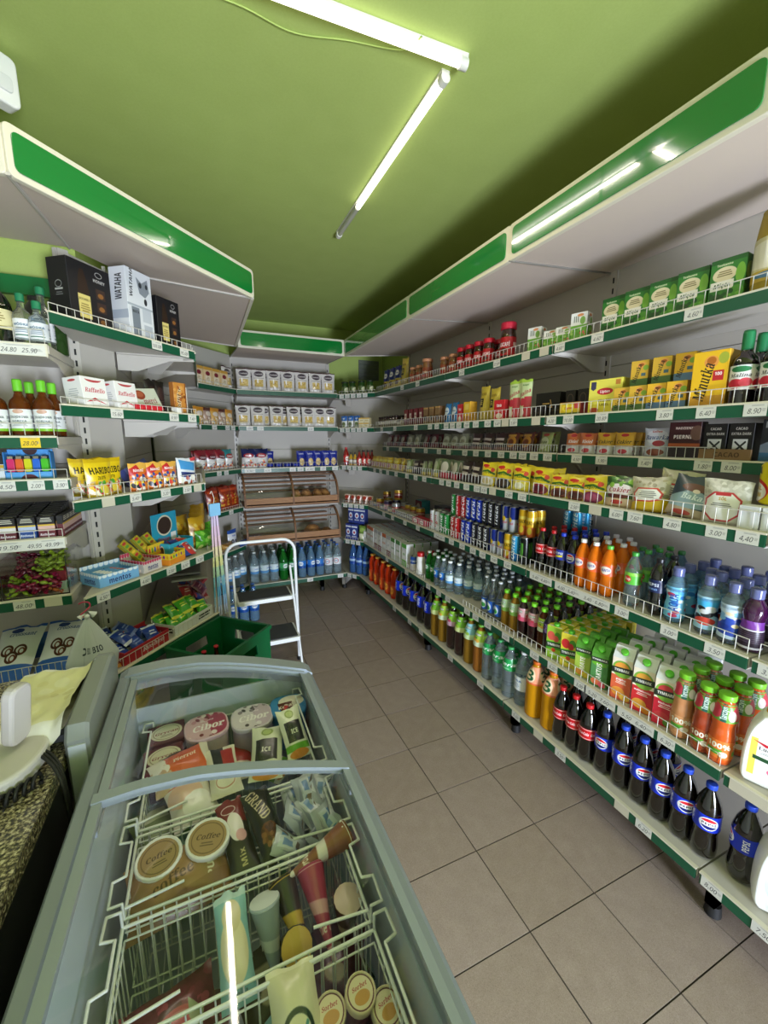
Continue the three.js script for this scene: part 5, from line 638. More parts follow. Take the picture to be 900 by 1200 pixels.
const l4 = [[-2.42, yel, 'mustard yellow'], [-2.33, yel, 'mustard yellow'], [-2.24, yel, 'mustard yellow'], [-2.15, yel, 'mustard yellow'], [-2.05, yel, 'mustard yellow'], [-1.9, yel, 'mustard yellow'], [-1.78, yel, 'mustard yellow'], [-1.65, gre, 'sage green'], [-1.52, drk, 'black'], [-1.4, gre, 'sage green'], [-1.22, gre, 'sage green'], [-1.1, pin, 'pale and crimson'], [-0.97, pin, 'pale and crimson'], [-0.84, drk, 'black'], [-0.73, drk, 'black']];
l4.forEach(([z, c, n], i) => { const same = l4.filter((q) => q[2] === n); [0.035, 0.08].forEach((d, j) => put(sack(c, 0.1, i > 9 ? 0.135 : 0.11, 0.03, i + 2, 'seasoning_sachet'), pR(4, z, d), AW + rr(-0.25, 0.25), nth(n + ' seasoning sachet', same.indexOf(l4[i]), same.length, j, 2), 'sachet', n + ' seasoning sachets', [-0.15, rr(-0.08, 0.08)])); });

// ---------------------------------------------------------------- corner bay
const on = (key, a, d, dy = 0) => { const s = shelves[key], p = s.at(a, d); p[1] += 0.0005 + dy; return p; };
const line = (proto, key, as, ds, label, cat, group, o = {}) => ds.forEach((d, j) => as.forEach((a, i) => put(Array.isArray(proto) ? proto[i % proto.length] : proto, on(key, a, d, o.dy), shelves[key].ang + (o.turn || 0) + rr(-0.15, 0.15) * (o.spin ?? 1), nth(label, i, as.length, j, ds.length, o.from || 'back wall'), cat, group, o.tilt ? [o.tilt[0], o.tilt[1] + rr(-0.04, 0.04)] : undefined)));
const pick = jar('pickle_jar', 0.034, 0.13, M.greenJar, '#24301c', cell(96, 48, () => { bg('#4a5a2a'); for (const x of [0.25, 0.75]) { E(x, 0.5, 0.18, 0.4, '#c8c8a0'); } }), 0.016);
line(pick, 'C7', [0.05, 0.14, 0.25, 0.35], [0.06], 'dark jar of pickles in the corner below the vent', 'jar', 'pickle jars in the corner');
const waf = bagItem('wafer_packet', 0.075, 0.125, 0.03, cell(80, 120, () => { bg('#2a6ab8'); R(0, 0.4, 1, 0.6, '#dfe0d8'); E(0.5, 0.7, 0.3, 0.2, '#6a7a4a'); T('ryż', 0.5, 0.2, 0.2, '#fff'); }), { stand: 1, sd: 2 }); line(waf, 'C6', [0.04, 0.12, 0.2], [0.05], 'blue and white rice packet in the corner', 'packet', 'blue and white rice packets');
const smallY = boxItem('stock_cube_box', 0.06, 0.05, 0.05, { f: cell(64, 48, () => { bg('#e6dcb4'); R(0, 0, 1, 0.25, '#d8a83a'); fine(0.1, 0.4, 0.8, 0.4, 3, '#a88a4a'); }), o: sw('#c8b88a') }); line(smallY, 'C6', [0.275, 0.34], [0.035], 'small cream stock cube box in the corner', 'box', 'stock cube boxes'); line(smallY, 'C6', [0.275, 0.34], [0.035], 'small cream stock cube box stacked above', 'box', 'stacked stock cube boxes', { dy: 0.0505 });
const ketL = cell(96, 64, () => { bg('#c82a22'); for (const x of [0.25, 0.75]) { E(x, 0.5, 0.2, 0.4, '#f0e8d8'); T('ketchup', x, 0.5, 0.24, '#a81c14', { mw: 0.34 }); } }), ket = bottle('ketchup_bottle', { h: 0.19, r: 0.03, kind: 'round', mat: M.redSauce, cap: { c: '#c82020', h: 0.02 }, labels: [[0.2, 0.55, ketL]], seg: 14 }), ket2 = bottle('sauce_bottle', { h: 0.165, r: 0.026, kind: 'slim', mat: M.redSauce, cap: { c: '#2a1414', h: 0.02 }, labels: [[0.14, 0.5, ketL]], seg: 14 }), mus = bottle('sauce_bottle', { h: 0.14, r: 0.024, kind: 'slim', mat: M.mustard, cap: { c: '#1c1c1c', h: 0.02 }, labels: [[0.14, 0.5, spL]], seg: 14 });
put(ket, on('C4', 0.035, 0.05), shelves.C4.ang, 'tall red ketchup bottle at the corner edge', 'bottle'); line(mus, 'C4', [0.1, 0.155], [0.05], 'short mustard sauce bottle with black cap', 'bottle', 'mustard sauce bottles'); line(ket2, 'C4', [0.215, 0.275, 0.33], [0.045, 0.11], 'dark red sauce bottle with black cap', 'bottle', 'dark red sauce bottles');
const choc = bagItem('cookie_packet', 0.07, 0.095, 0.04, cell(80, 100, () => { bg('#d8b8a4'); E(0.5, 0.3, 0.36, 0.2, '#a83a2a'); E(0.5, 0.7, 0.34, 0.2, '#6a3a24'); }), { stand: 1, sd: 3 }); line(choc, 'C3', [0.04, 0.115, 0.19, 0.265, 0.335], [0.045], 'pink and brown biscuit packet in the corner', 'packet', 'pink and brown biscuit packets');
const milkB = carton('milk_carton', 0.07, 0.17, 0.06, cell(72, 150, () => { bg('#2f3f8a'); R(0, 0.12, 1, 0.1, '#d8dce8'); E(0.5, 0.5, 0.34, 0.18, '#e0e4f0'); E(0.5, 0.52, 0.16, 0.08, '#a82a3a'); T('MLEKO', 0.5, 0.78, 0.11, '#fff', { mw: 0.8 }); }), sw('#26336e'), 0, null);
line(milkB, 'C2', [0.04, 0.115], [0.05, 0.13], 'blue milk carton, corner bay, lower layer', 'carton', 'blue milk cartons lower layer'); line(milkB, 'C2', [0.04, 0.115, 0.19], [0.1], 'blue milk carton, corner bay, upper layer', 'carton', 'blue milk cartons upper layer', { dy: 0.171 });
put(bagItem('sugar_bag', 0.1, 0.16, 0.07, cell(80, 120, () => { bg('#6a8a3a'); R(0.1, 0.5, 0.8, 0.35, '#d8d8b8'); E(0.5, 0.25, 0.3, 0.14, '#9ab85a'); }), { stand: 1, sd: 6 }), on('C2', 0.21, 0.05), shelves.C2.ang, 'olive green flour bag beside the blue milk cartons', 'bag'); put(boxItem('milk_crate_box', 0.09, 0.11, 0.07, { f: cell(64, 80, () => { bg('#dcdcd8'); fine(0.2, 0.3, 0.6, 0.3, 3, '#a8a8a8'); }), o: sw('#d0d0cc') }), on('C2', 0.29, 0.05), shelves.C2.ang, 'plain white box at the end of the corner milk shelf', 'box');
const bigW = (mat, lab, cap, seg = 18) => bottle('large_water_bottle', { h: 0.32, r: 0.043, kind: 'water', mat, cap: { c: cap, h: 0.014, r: 0.017 }, labels: [[0.32, 0.57, lab]], seg });
const wNavy = bigW(M.blue, cell(96, 64, () => { bg('#1f4a9a'); R(0, 0.3, 1, 0.3, '#a8c4e0'); }), '#1c3a8a'); line(wNavy, 'C1', [0.05, 0.14, 0.23], [0.06, 0.15], 'dark blue water bottle in the corner at floor level', 'bottle', 'dark blue water bottles in the corner');

// ---------------------------------------------------------------- back wall
const pasta = (sd, c) => cell(96, 130, () => { bg('#dcd6cf'); R(0, 0, 1, 0.06, '#4a2a2e'); E(0.5, 0.24, 0.32, 0.13, '#4a4046'); T('Czaniecki', 0.5, 0.24, 0.1, '#e8e0dc', { mw: 0.55 }); R(0.14, 0.42, 0.72, 0.02, '#8a7a6a'); R(0.2, 0.5, 0.6, 0.34, c); dots(40, 0.22, 0.52, 0.55, 0.28, 0.03, ['#c9a85a', '#e4cc8a', '#b8923e'], sd); E(0.3 + sd * 0.06, 0.56, 0.05, 0.12, '#f4f0ea'); });
const pastas = [1, 2, 3].map((k) => bagItem('pasta_bag', 0.14, 0.205, 0.06, pasta(k, '#d3b568'), { stand: 1, sd: k * 2, seal: 0.08, wr: 0.22 }));
line(pastas, 'B7', [0.075, 0.215, 0.355, 0.495, 0.635, 0.775, 0.91], [0.05], 'white bag of yellow pasta on the top back shelf', 'bag', 'pasta bags on the top back shelf', { from: 'angled bay' });
line(pastas, 'B7', [0.14, 0.285, 0.425, 0.565, 0.7, 0.84], [0.13], 'white pasta bag in the second row, top back shelf', 'bag', 'second row pasta bags top', { from: 'angled bay' });
line(pastas, 'B6', [0.05, 0.19, 0.37, 0.54, 0.69, 0.81, 0.92], [0.05], 'white bag of pasta on the second back shelf', 'bag', 'pasta bags on the second back shelf', { from: 'angled bay' });
line(pastas, 'B6', [0.26, 0.46, 0.62, 0.76, 0.88], [0.13], 'white pasta bag in the second row, second back shelf', 'bag', 'second row pasta bags', { from: 'angled bay' });
const lub = [1, 2].map((k) => bagItem('pasta_packet', 0.095, 0.165, 0.055, cell(96, 130, () => { bg('#1c2c8e'); T('Lubella', 0.5, 0.18, 0.12, '#e4e4f0', { mw: 0.7 }); E(0.55, 0.68, 0.3, 0.24, '#d8b878'); dots(24, 0.3, 0.5, 0.5, 0.4, 0.04, ['#c49a54', '#e8d4a4'], k * 5); }), { stand: 1, sd: k + 3, wr: 0.2 }));
line(lub, 'B3', [0.6, 0.695, 0.775, 0.87, 0.945], [0.05], 'royal blue pasta packet above the bread bins', 'packet', 'blue pasta packets above the bread bins', { from: 'angled bay' }); line(lub, 'B3', [0.65, 0.74, 0.83, 0.91], [0.12], 'royal blue pasta packet, row behind', 'packet', 'blue pasta packets row behind', { from: 'angled bay' });
const lubF = bagItem('pasta_packet', 0.09, 0.05, 0.12, cell(80, 60, () => { bg('#1a2a88'); E(0.5, 0.5, 0.3, 0.3, '#2f3fa8'); }), { sd: 4, wr: 0.1 }); line(lubF, 'B3', [0.28, 0.37, 0.46, 0.54], [0.08], 'flat lying blue packet behind the wire guard', 'packet', 'flat blue packets', { from: 'angled bay' });
put(lub[0], on('B3', 0.3, 0.2), 0.1, 'blue pasta packet standing behind the flat ones', 'packet');
const chip = (a, f) => cell(110, 140, () => { bg(a); PG([[0, 0.45], [1, 0.3], [1, 1], [0, 1]], '#e4e0dc'); E(0.5, 0.34, 0.38, 0.12, f); T('Chipsy', 0.5, 0.34, 0.12, '#fff', { mw: 0.6 }); dots(26, 0.05, 0.55, 0.9, 0.42, 0.07, ['#c23a34', '#d8d4d0', '#e8a05a', '#8a8e94', '#f0ece6']); });
const chR = bagItem('snack_bag', 0.15, 0.19, 0.07, chip('#8e1c2c', '#6a1420'), { sd: 3, wr: 0.25 }), chB = bagItem('snack_bag', 0.14, 0.19, 0.07, chip('#1c2456', '#a02430'), { sd: 5, wr: 0.25 }), chT = bagItem('snack_bag', 0.14, 0.19, 0.07, chip('#2a8a8e', '#a83a34'), { sd: 8, wr: 0.25 });
[chB, chB].forEach((b, i) => put(b, on('B3', 0.08 + i * 0.12, 0.06), 0.1 * i, nth('snack bag with navy top on the back shelf', i, 2, 0, 1, 'angled bay'), 'bag', 'navy topped snack bags')); put(chB, on('B3', 0.16, 0.15), 0, 'snack bag behind the navy topped pair', 'bag');
[[0.06, chR, 'crimson'], [0.19, chR, 'crimson'], [0.31, chR, 'crimson'], [0.43, chT, 'teal']].forEach(([a, b, n], i) => put(b, on('E3', a, 0.07), shelves.E3.ang, n === 'teal' ? 'snack bag with teal top between crimson and navy ones' : nth('snack bag with crimson top in the angled bay', i, 3, 0, 1, 'sweets bay'), 'bag', n === 'teal' ? null : 'crimson topped snack bags', [-0.08, rr(-0.06, 0.06)]));
[[0.12, chR], [0.25, chR], [0.37, chR]].forEach(([a, b], i) => put(b, on('E3', a, 0.16), shelves.E3.ang, nth('crimson snack bag in the row behind', i, 3, 0, 1, 'sweets bay'), 'bag', 'crimson snack bags row behind', [-0.05, 0]));
const grr = boxItem('groats_box', 0.1, 0.15, 0.055, { f: cell(90, 120, () => { bg('#d9bd90'); R(0, 0, 1, 0.18, '#c8963a'); E(0.5, 0.36, 0.26, 0.12, '#7a1c2c'); R(0.2, 0.5, 0.6, 0.36, '#e8dcc4'); fine(0.28, 0.56, 0.44, 0.2, 3, '#a88a5a'); }), o: sw('#c9a86c') });
line(grr, 'E7', [0.05, 0.16, 0.27, 0.38], [0.05], 'tan groats box on the top shelf of the angled bay', 'box', 'tan groats boxes', { from: 'sweets bay', spin: 0.3 });
put(pastas[1], on('E7', 0.46, 0.06), shelves.E7.ang, 'pasta bag squeezed between groats boxes and the back shelf', 'bag');
const nut = [1, 2].map((k) => bagItem('nut_bag', 0.11, 0.15, 0.05, cell(90, 110, () => { bg(k > 1 ? '#a88a7a' : '#c89a4a'); R(0, 0, 1, 0.2, k > 1 ? '#5a2a24' : '#c8862a'); E(0.5, 0.36, 0.3, 0.14, '#e0d0c0'); dots(30, 0.1, 0.5, 0.8, 0.45, 0.05, ['#d8c4a8', '#b89878', '#e8dccc']); }), { stand: 1, sd: k + 6, wr: 0.2 })); line(nut, 'E6', [0.04, 0.14, 0.24, 0.34, 0.44], [0.05], 'brown and cream nut bag, second shelf of the angled bay', 'bag', 'nut bags', { from: 'sweets bay' });
const cri = bagItem('crisps_bag', 0.17, 0.22, 0.07, cell(110, 140, () => { bg('#a8361a'); R(0, 0, 1, 0.4, '#8e2a14'); dots(50, 0, 0.3, 1, 0.7, 0.05, ['#c8862a', '#d8a83a', '#8e2a14', '#b85a1c']); R(0.1, 0.12, 0.8, 0.1, '#c8502a'); }), { sd: 2, wr: 0.2 }); [[0.12, 0.05], [0.3, 0.05], [0.42, 0.06], [0.2, 0.13], [0.36, 0.14]].forEach(([a, d], i) => put(cri, on('E4', a, d, 0), shelves.E4.ang, i < 3 ? nth('rust red crisps bag beside the bread bins', i, 3, 0, 1, 'sweets bay') : nth('rust red crisps bag in the row behind', i - 3, 2, 0, 1, 'sweets bay'), 'bag', 'rust red crisps bags', [-0.1, 0]));
const flour = bagItem('flour_bag', 0.14, 0.17, 0.06, cell(110, 130, () => { bg('#dfe1e6'); R(0, 0, 1, 0.22, '#2f56a8'); T('mąka', 0.5, 0.34, 0.12, '#3a5ab0'); for (const [x, y] of [[0.3, 0.66], [0.66, 0.7]]) { E(x, y, 0.14, 0.13, '#3a3a44'); E(x, y, 0.06, 0.06, '#8a8a94'); } }), { stand: 1, sd: 6 }); put(flour, on('E2', 0.38, 0.09), shelves.E2.ang, 'white and blue bag with dark round biscuits below the crisps', 'bag'); put(bagItem('snack_bag', 0.16, 0.06, 0.12, cell(64, 48, () => { bg('#1f4f9c'); }), { sd: 7 }), on('E2', 0.45, 0.0), shelves.E2.ang, 'flat blue bag lying at the shelf edge by the bread bins', 'bag'); put(bagItem('snack_bag', 0.15, 0.07, 0.12, cell(64, 48, () => { bg('#b88a3a'); dots(20, 0, 0, 1, 1, 0.1, ['#c89a4a', '#a8762a']); }), { sd: 9 }), on('E2', 0.24, 0.05), shelves.E2.ang, 'flat golden snack bag under the hanging ribbon wand', 'bag');
// bread bins
const wood = new THREE.MeshPhysicalMaterial({ roughness: 0.6, map: noiseTex(256, (x, y) => { const n = 26 * noise.noise(x / 70, y / 5, 3) + 10 * noise.noise(x / 20, y / 2, 7); return [cl(122 + n), cl(84 + n * 0.9), cl(52 + n * 0.7)]; }, 4) }), woodL = new THREE.MeshPhysicalMaterial({ roughness: 0.6, map: noiseTex(256, (x, y) => { const n = 22 * noise.noise(x / 70, y / 6, 9) + 8 * noise.noise(x / 20, y / 2, 1); return [cl(158 + n), cl(112 + n), cl(70 + n * 0.8)]; }, 4) });
const acr = col('#ffffff', 0.04, { transmission: 1, thickness: 0, ior: 1.45 });
function breadBin(y0, h, x0, x1, zf, label) {
  const zb = -3.18, t = thing('bread_bin', label, 'bread bin', [(x0 + x1) / 2, y0, (zb + zf) / 2]), W = (g) => uvm(g.translate(-(x0 + x1) / 2, -y0, -(zb + zf) / 2), 1), d = zf - zb;
  const arc = (k) => { const a = (Math.PI / 2) * k; return [zf - d * 0.62 * (1 - Math.cos(a)), y0 + h * 0.28 + h * 0.7 * Math.sin(a)]; };
  mesh('base_board', W(bx(x0, x1, y0, y0 + 0.012, zb, zf)), wood, t);
  for (const x of [x0, (x0 + x1) / 2 - 0.009, x1 - 0.018]) { const pts = [[zb, y0 + 0.012], [zf, y0 + 0.012], [zf, y0 + h * 0.28]]; for (let k = 1; k <= 8; k++) pts.push(arc(k / 8)); pts.push([zb, y0 + h * 0.98]); const inner = pts.slice(2).map(([z, y]) => [z - 0.022, y - 0.018]); mesh('side_frame', W(ext([...pts.slice(1, -1), [zb, y0 + h * 0.98], [zb, y0 + h * 0.96], ...inner.slice(0, -1).reverse().map(([z, y]) => [z, y]), [zf - 0.022, y0 + 0.02]], 0.018).rotateY(-Math.PI / 2).translate(0, 0, 0).applyMatrix4(new THREE.Matrix4().makeScale(-1, 1, 1)).applyMatrix4(new THREE.Matrix4().makeScale(-1, 1, 1)).translate(x + 0.018, 0, 0)), wood, t); }
  mesh('front_board', W(bx(x0 + 0.018, x1 - 0.018, y0 + h * 0.1, y0 + h * 0.27, zf - 0.014, zf - 0.002)), woodL, t); mesh('front_rail', W(bx(x0 + 0.018, x1 - 0.018, y0 + 0.012, y0 + h * 0.06, zf - 0.014, zf - 0.002)), woodL, t);
  for (let k = 0; k < 5; k++) { const y = y0 + h * (0.3 + k * 0.14); mesh('back_slat', W(bx(x0 + 0.018, x1 - 0.018, y, y + h * 0.05, zb, zb + 0.01)), wood, t); }
  for (const k of [0.45, 0.75, 0.98]) { const [z, y] = arc(k); mesh('top_rail', W(bx(x0 + 0.018, x1 - 0.018, y - 0.016, y - 0.003, z - 0.022, z - 0.002)), wood, t); }
  for (const [a, b, n] of [[x0 + 0.02, (x0 + x1) / 2 - 0.01, 0], [(x0 + x1) / 2 + 0.011, x1 - 0.02, 1]]) { const p = []; for (let k = 0; k <= 6; k++) p.push(arc(k / 7)); const g = new THREE.PlaneGeometry(1, 1, 1, 6), q = g.attributes.position; for (let j = 0; j <= 6; j++) for (let i = 0; i < 2; i++) q.setXYZ(j * 2 + i, i ? b : a, p[6 - j][1] - 0.006, p[6 - j][0] - 0.006); g.computeVertexNormals(); mesh('clear_lid', W(g), acr, t); }
  return t;
}
breadBin(0.955, 0.33, -0.555, 0.4, -2.74, 'upper slatted wooden bread bin with loaves in one half'); breadBin(0.59, 0.335, -0.555, 0.4, -2.7, 'lower slatted wooden bread bin holding a round loaf');
const crust = new THREE.MeshPhysicalMaterial({ roughness: 0.75, map: noiseTex(128, (x, y) => { const n = 40 * noise.noise(x / 18, y / 18, 4) + rr(-8, 8); return [cl(170 + n), cl(118 + n), cl(62 + n * 0.7)]; }, 1) });
function loaf(rx, ry, rz, sd) { const g = new THREE.SphereGeometry(1, 20, 14), p = g.attributes.position; for (let i = 0; i < p.count; i++) { const x = p.getX(i), y = p.getY(i), z = p.getZ(i), n = 1 + 0.06 * noise.noise(x * 2 + sd, y * 2, z * 2) - (y > 0.3 ? 0.05 * Math.max(0, Math.cos(x * 9)) : 0); p.setXYZ(i, x * rx * n, (y < -0.5 ? -0.5 + (y + 0.5) * 0.2 : y) * ry * n, z * rz * n); } g.computeVertexNormals(); return g; }
[[0.02, 0.12], [0.12, 0.11], [0.24, 0.13], [0.32, 0.1]].forEach(([x, r], i) => tag(mesh(numbered('bread_loaf'), loaf(0.055 + 0.012 * (i % 2), 0.085, 0.12, i), crust, scene), ['golden loaf nearest the middle frame of the upper bin', 'loaf second from the middle frame, upper bin', 'round loaf near the end of the upper bin', 'loaf against the end frame of the upper bin'][i], 'bread').position.set(x - 0.03, 1.012, -2.93));
tag(mesh(numbered('bread_loaf'), loaf(0.09, 0.075, 0.1, 9), crust, scene), 'single round loaf in the lower bread bin', 'bread').position.set(0.14, 0.64, -2.9); tag(mesh(numbered('bread_loaf'), loaf(0.05, 0.045, 0.09, 12), crust, scene), 'small roll beside the round loaf, lower bin', 'bread').position.set(0.3, 0.63, -2.88);
// water at floor level
const wClear = bigW(M.water, labMus, '#e8eef0'), wG = bigW(M.green, labCis, '#2a8a3a'), wBl = bigW(M.paleblue, labZyw, '#3a6ac0'), wC2 = bigW(M.water, labCis2, '#3a6ac0');
[[0.06, wClear, 0], [0.155, wClear, 0], [0.25, wClear, 0], [0.345, wG, 1], [0.44, wG, 1], [0.535, wBl, 2], [0.63, wBl, 2], [0.725, wBl, 2], [0.82, wC2, 3], [0.915, wC2, 3]].forEach(([a, b, n], q, all) => { const same = all.filter((e) => e[2] === n); [0.06, 0.155, 0.25].forEach((d, j) => put(b, on('B1', a, d), rr(-1, 1), nth(['clear', 'bright green', 'blue', 'red ring label'][n] + ' water bottle under the bread bins', same.indexOf(all[q]), same.length, j, 3, 'angled bay'), 'bottle', ['clear', 'green', 'blue', 'red ring label'][n] + ' water bottles under the bread bins')); });
[0.1, 0.2, 0.3, 0.4].forEach((a, i) => put(wClear, on('E1', a, 0.07), 0, nth('clear water bottle in the angled bay at floor level', i, 4, 0, 1, 'sweets bay'), 'bottle', 'clear water bottles in the angled bay'));
// shrink-wrapped water standing on the floor behind the step stool
for (let i = 0; i < 3; i++) for (let j = 0; j < 2; j++) for (let k = 0; k < 1; k++) put(wBl, [-0.74 + i * 0.09, 0.001, -2.28 - j * 0.09], 0, nth('blue water bottle on the floor behind the step stool', i, 3, j, 2, 'side bay'), 'bottle', 'blue water bottles on the floor');
// ---------------------------------------------------------------- sweets bay (angled outer corner)
const onS = (k, a, d, proto, label, cat, o = {}) => put(proto, on(k, a, d, o.dy || 0), shelves[k].ang + (o.turn || 0), label, cat, o.group, o.tilt);
const jack = cell(150, 180, () => { bg('#17151a'); PG([[0.2, 0.45], [0.24, 0.22], [0.28, 0.12], [0.36, 0.12], [0.4, 0.22], [0.46, 0.45], [0.46, 0.92], [0.2, 0.92]], '#2c1a10'); R(0.19, 0.5, 0.28, 0.36, '#d9c878'); T("JACK DANIEL'S", 0.33, 0.57, 0.05, '#3a2a10', { mw: 0.25 }); fine(0.22, 0.64, 0.22, 0.18, 5, '#8a743a'); T('HONEY', 0.72, 0.22, 0.07, '#c8c4c0'); O(0.72, 0.12, 0.08, 0.04, '#c8c4c0', 0.01); for (const y of [0.34, 0.55, 0.76]) { R(0.62, y, 0.22, 0.16, '#3a2620'); E(0.73, y + 0.1, 0.07, 0.04, '#8a5a2a'); } }), jackS = cell(90, 180, () => { bg('#141316'); O(0.5, 0.4, 0.16, 0.05, '#a8a8a4', 0.01); R(0.3, 0.46, 0.4, 0.03, '#a8a8a4'); fine(0.3, 0.52, 0.4, 0.06, 2, '#7a7a78'); });
onS('S1', 0.245, 0.12, boxItem('gift_box', 0.2, 0.255, 0.1, { f: jack, o: jackS }), 'black whiskey gift box at the outer end of the top shelf', 'box', { turn: 0.05 });
onS('S1', 0.66, 0.1, boxItem('gift_box', 0.15, 0.24, 0.09, { f: jack, o: jackS }), 'black whiskey gift box beside the white wolf print box', 'box', { turn: 0.0 });
const wat = cell(140, 220, () => { bg('#dcdfe4'); T('WATAHA', 0.2, 0.2, 0.1, '#1a1a20', { r: -1.45 }); PG([[0.4, 0.1], [0.62, 0.16], [0.85, 0.08], [0.9, 0.26], [0.72, 0.36], [0.5, 0.32]], '#8a9098'); E(0.72, 0.42, 0.06, 0.05, '#2a2a30'); E(0.55, 0.2, 0.06, 0.04, '#30343a'); E(0.8, 0.19, 0.05, 0.035, '#30343a'); R(0.14, 0.54, 0.3, 0.42, '#7a828c'); T('WATA', 0.29, 0.6, 0.06, '#1a1a20', { mw: 0.28 }); R(0.55, 0.52, 0.36, 0.2, '#c0c6ce'); R(0.58, 0.76, 0.34, 0.2, '#b4bac4'); R(0, 0.5, 1, 0.03, '#a8b0ba'); }), watS = cell(50, 220, () => { bg('#e4e6ea'); T('WATAHA', 0.5, 0.28, 0.13, '#1a1a20', { r: -1.5, mw: 1.6 }); R(0, 0.6, 1, 0.12, '#b4bcc8'); });
onS('S1', 0.47, 0.085, boxItem('gift_box', 0.15, 0.305, 0.09, { f: wat, o: watS }), 'tall white vodka gift box with grey wolf print', 'box', { turn: 0.05 });
const raf = cell(130, 120, () => { bg('#eeecea'); E(0.5, 0.06, 0.34, 0.12, '#b8444a'); E(0.5, 0.02, 0.5, 0.08, '#eeecea'); T('Raffaello', 0.5, 0.45, 0.2, '#c23a48', { f: 'serif', i: 1, mw: 0.8 }); PG([[0.1, 0.86], [0.45, 0.7], [0.9, 0.9], [0.5, 0.8]], '#c0242e'); }), rafS = cell(60, 120, () => { bg('#e6e4e2'); E(0.5, 0.12, 0.22, 0.04, '#b8444a'); fine(0.2, 0.4, 0.6, 0.35, 5, '#b4b4b8'); });
[0.17, 0.325].forEach((a, i) => onS('S2', a, 0.06, boxItem('praline_box', 0.125, 0.12, 0.085, { f: raf, o: rafS }), ['white praline box with red script at the shelf end', 'white praline box with red script beside the mint green box'][i], 'box', { turn: 0.12, tilt: [-0.1, 0] }));
const mer = cell(170, 100, () => { bg('#c8cdbb'); E(0.3, 0.28, 0.2, 0.2, '#8a3a24'); E(0.3, 0.25, 0.15, 0.12, '#a8583a'); T('merci', 0.6, 0.56, 0.3, '#8a2430', { f: 'serif' }); R(0, 0.82, 1, 0.18, '#c0242e'); });
onS('S2', 0.48, 0.05, boxItem('chocolate_box', 0.17, 0.115, 0.03, { f: mer, o: sw('#b8bcaa') }), 'pale green chocolate box with dark red lettering', 'box', { tilt: [-0.35, 0.12], turn: 0.05 }); onS('S2', 0.42, 0.15, boxItem('chocolate_box', 0.2, 0.13, 0.03, { f: sw('#c0c4b2'), o: sw('#b0b4a2') }), 'plain pale box lying behind the chocolate box', 'box', { tilt: [-0.25, 0] });
onS('S2', 0.62, 0.02, boxItem('praline_box', 0.03, 0.03, 0.04, { f: sw('#e8e6e2') }), 'tiny white carton at the shelf edge before the toffee box', 'box'); onS('S2', 0.44, 0.02, boxItem('chocolate_bar', 0.16, 0.03, 0.02, { f: cell(90, 24, () => { bg('#c8202c'); for (const x of [0.2, 0.4, 0.6, 0.8]) R(x, 0, 0.02, 1, '#e04a50'); }), o: sw('#b81c26') }), 'flat red chocolate bar at the shelf front', 'chocolate bar');
[0, 1].forEach((i) => onS('S2', 0.56 + i * 0.055, 0.12, bagItem('chocolate_bag', 0.075, 0.17, 0.04, cell(70, 110, () => { bg('#1c1416'); E(0.5, 0.4, 0.34, 0.2, '#3a2a28'); fine(0.2, 0.62, 0.6, 0.2, 3, '#5a4a44'); }), { stand: 1, sd: 3 + i }), nth('black chocolate bag behind the pale box', i, 2, 0, 1, 'liquor bay'), 'bag', { group: 'black chocolate bags' }));
const tof = cell(90, 170, () => { bg('#c8863a'); T('Toffifee', 0.4, 0.5, 0.2, '#5a2a10', { r: -1.5, st: '#f0dcb0', sw: 0.15, mw: 1.7 }); dots(14, 0, 0, 1, 1, 0.1, ['#a8602a', '#dca050', '#7a4014']); R(0.9, 0, 0.1, 1, '#8a4a1c'); });
onS('S2', 0.685, 0.06, boxItem('toffee_box', 0.085, 0.165, 0.03, { f: tof, o: sw('#a8662a') }), 'upright orange brown toffee box with sideways lettering', 'box', { turn: -0.05 }); onS('S2', 0.745, 0.09, boxItem('toffee_box', 0.05, 0.15, 0.03, { f: sw('#dcd6c8') }), 'cream box beside the upright toffee box', 'box');
const har = cell(150, 140, () => { bg('#e8c818'); R(0, 0, 1, 0.12, '#d4b010'); T('HARIBO', 0.5, 0.32, 0.24, '#16160f', { mw: 0.94 }); T('ZŁOTE', 0.45, 0.5, 0.12, '#2a2a10', { mw: 0.6 }); R(0, 0.58, 1, 0.36, '#c8a86a'); dots(40, 0.02, 0.6, 0.96, 0.32, 0.06, ['#c23a4a', '#e8b81c', '#e8e0c0', '#5aa83a', '#e07a2a', '#f0e8d0']); E(0.5, 0.8, 0.16, 0.12, '#e4cc4a'); });
const harB = [2, 6, 9].map((s) => bagItem('gummy_bag', 0.14, 0.165, 0.055, har, { stand: 1, sd: s, wr: 0.2 })); [[0.165, 0.05], [0.24, 0.085], [0.18, 0.14]].forEach(([a, d], i) => onS('S3', a, d, harB[i], ['yellow gummy bear bag at the outer end of the shelf', 'yellow gummy bear bag beside the jelly sweets', 'yellow gummy bear bag in the row behind'][i], 'bag', { turn: 0.1 - i * 0.1, group: 'yellow gummy bags' }));
const jel = (a) => cell(110, 120, () => { bg(a); R(0, 0, 1, 0.24, '#f0b850'); PG([[0, 0.2], [0.4, 0.05], [0.5, 0.3], [0, 0.45]], '#c8282c'); dots(30, 0.05, 0.4, 0.9, 0.55, 0.08, ['#f0d040', '#2a4a9a', '#f4ece0', '#d83a3a', '#e8902a', '#1a1a2a']); T('Nimm2', 0.4, 0.26, 0.14, '#fff', { i: 1 }); });
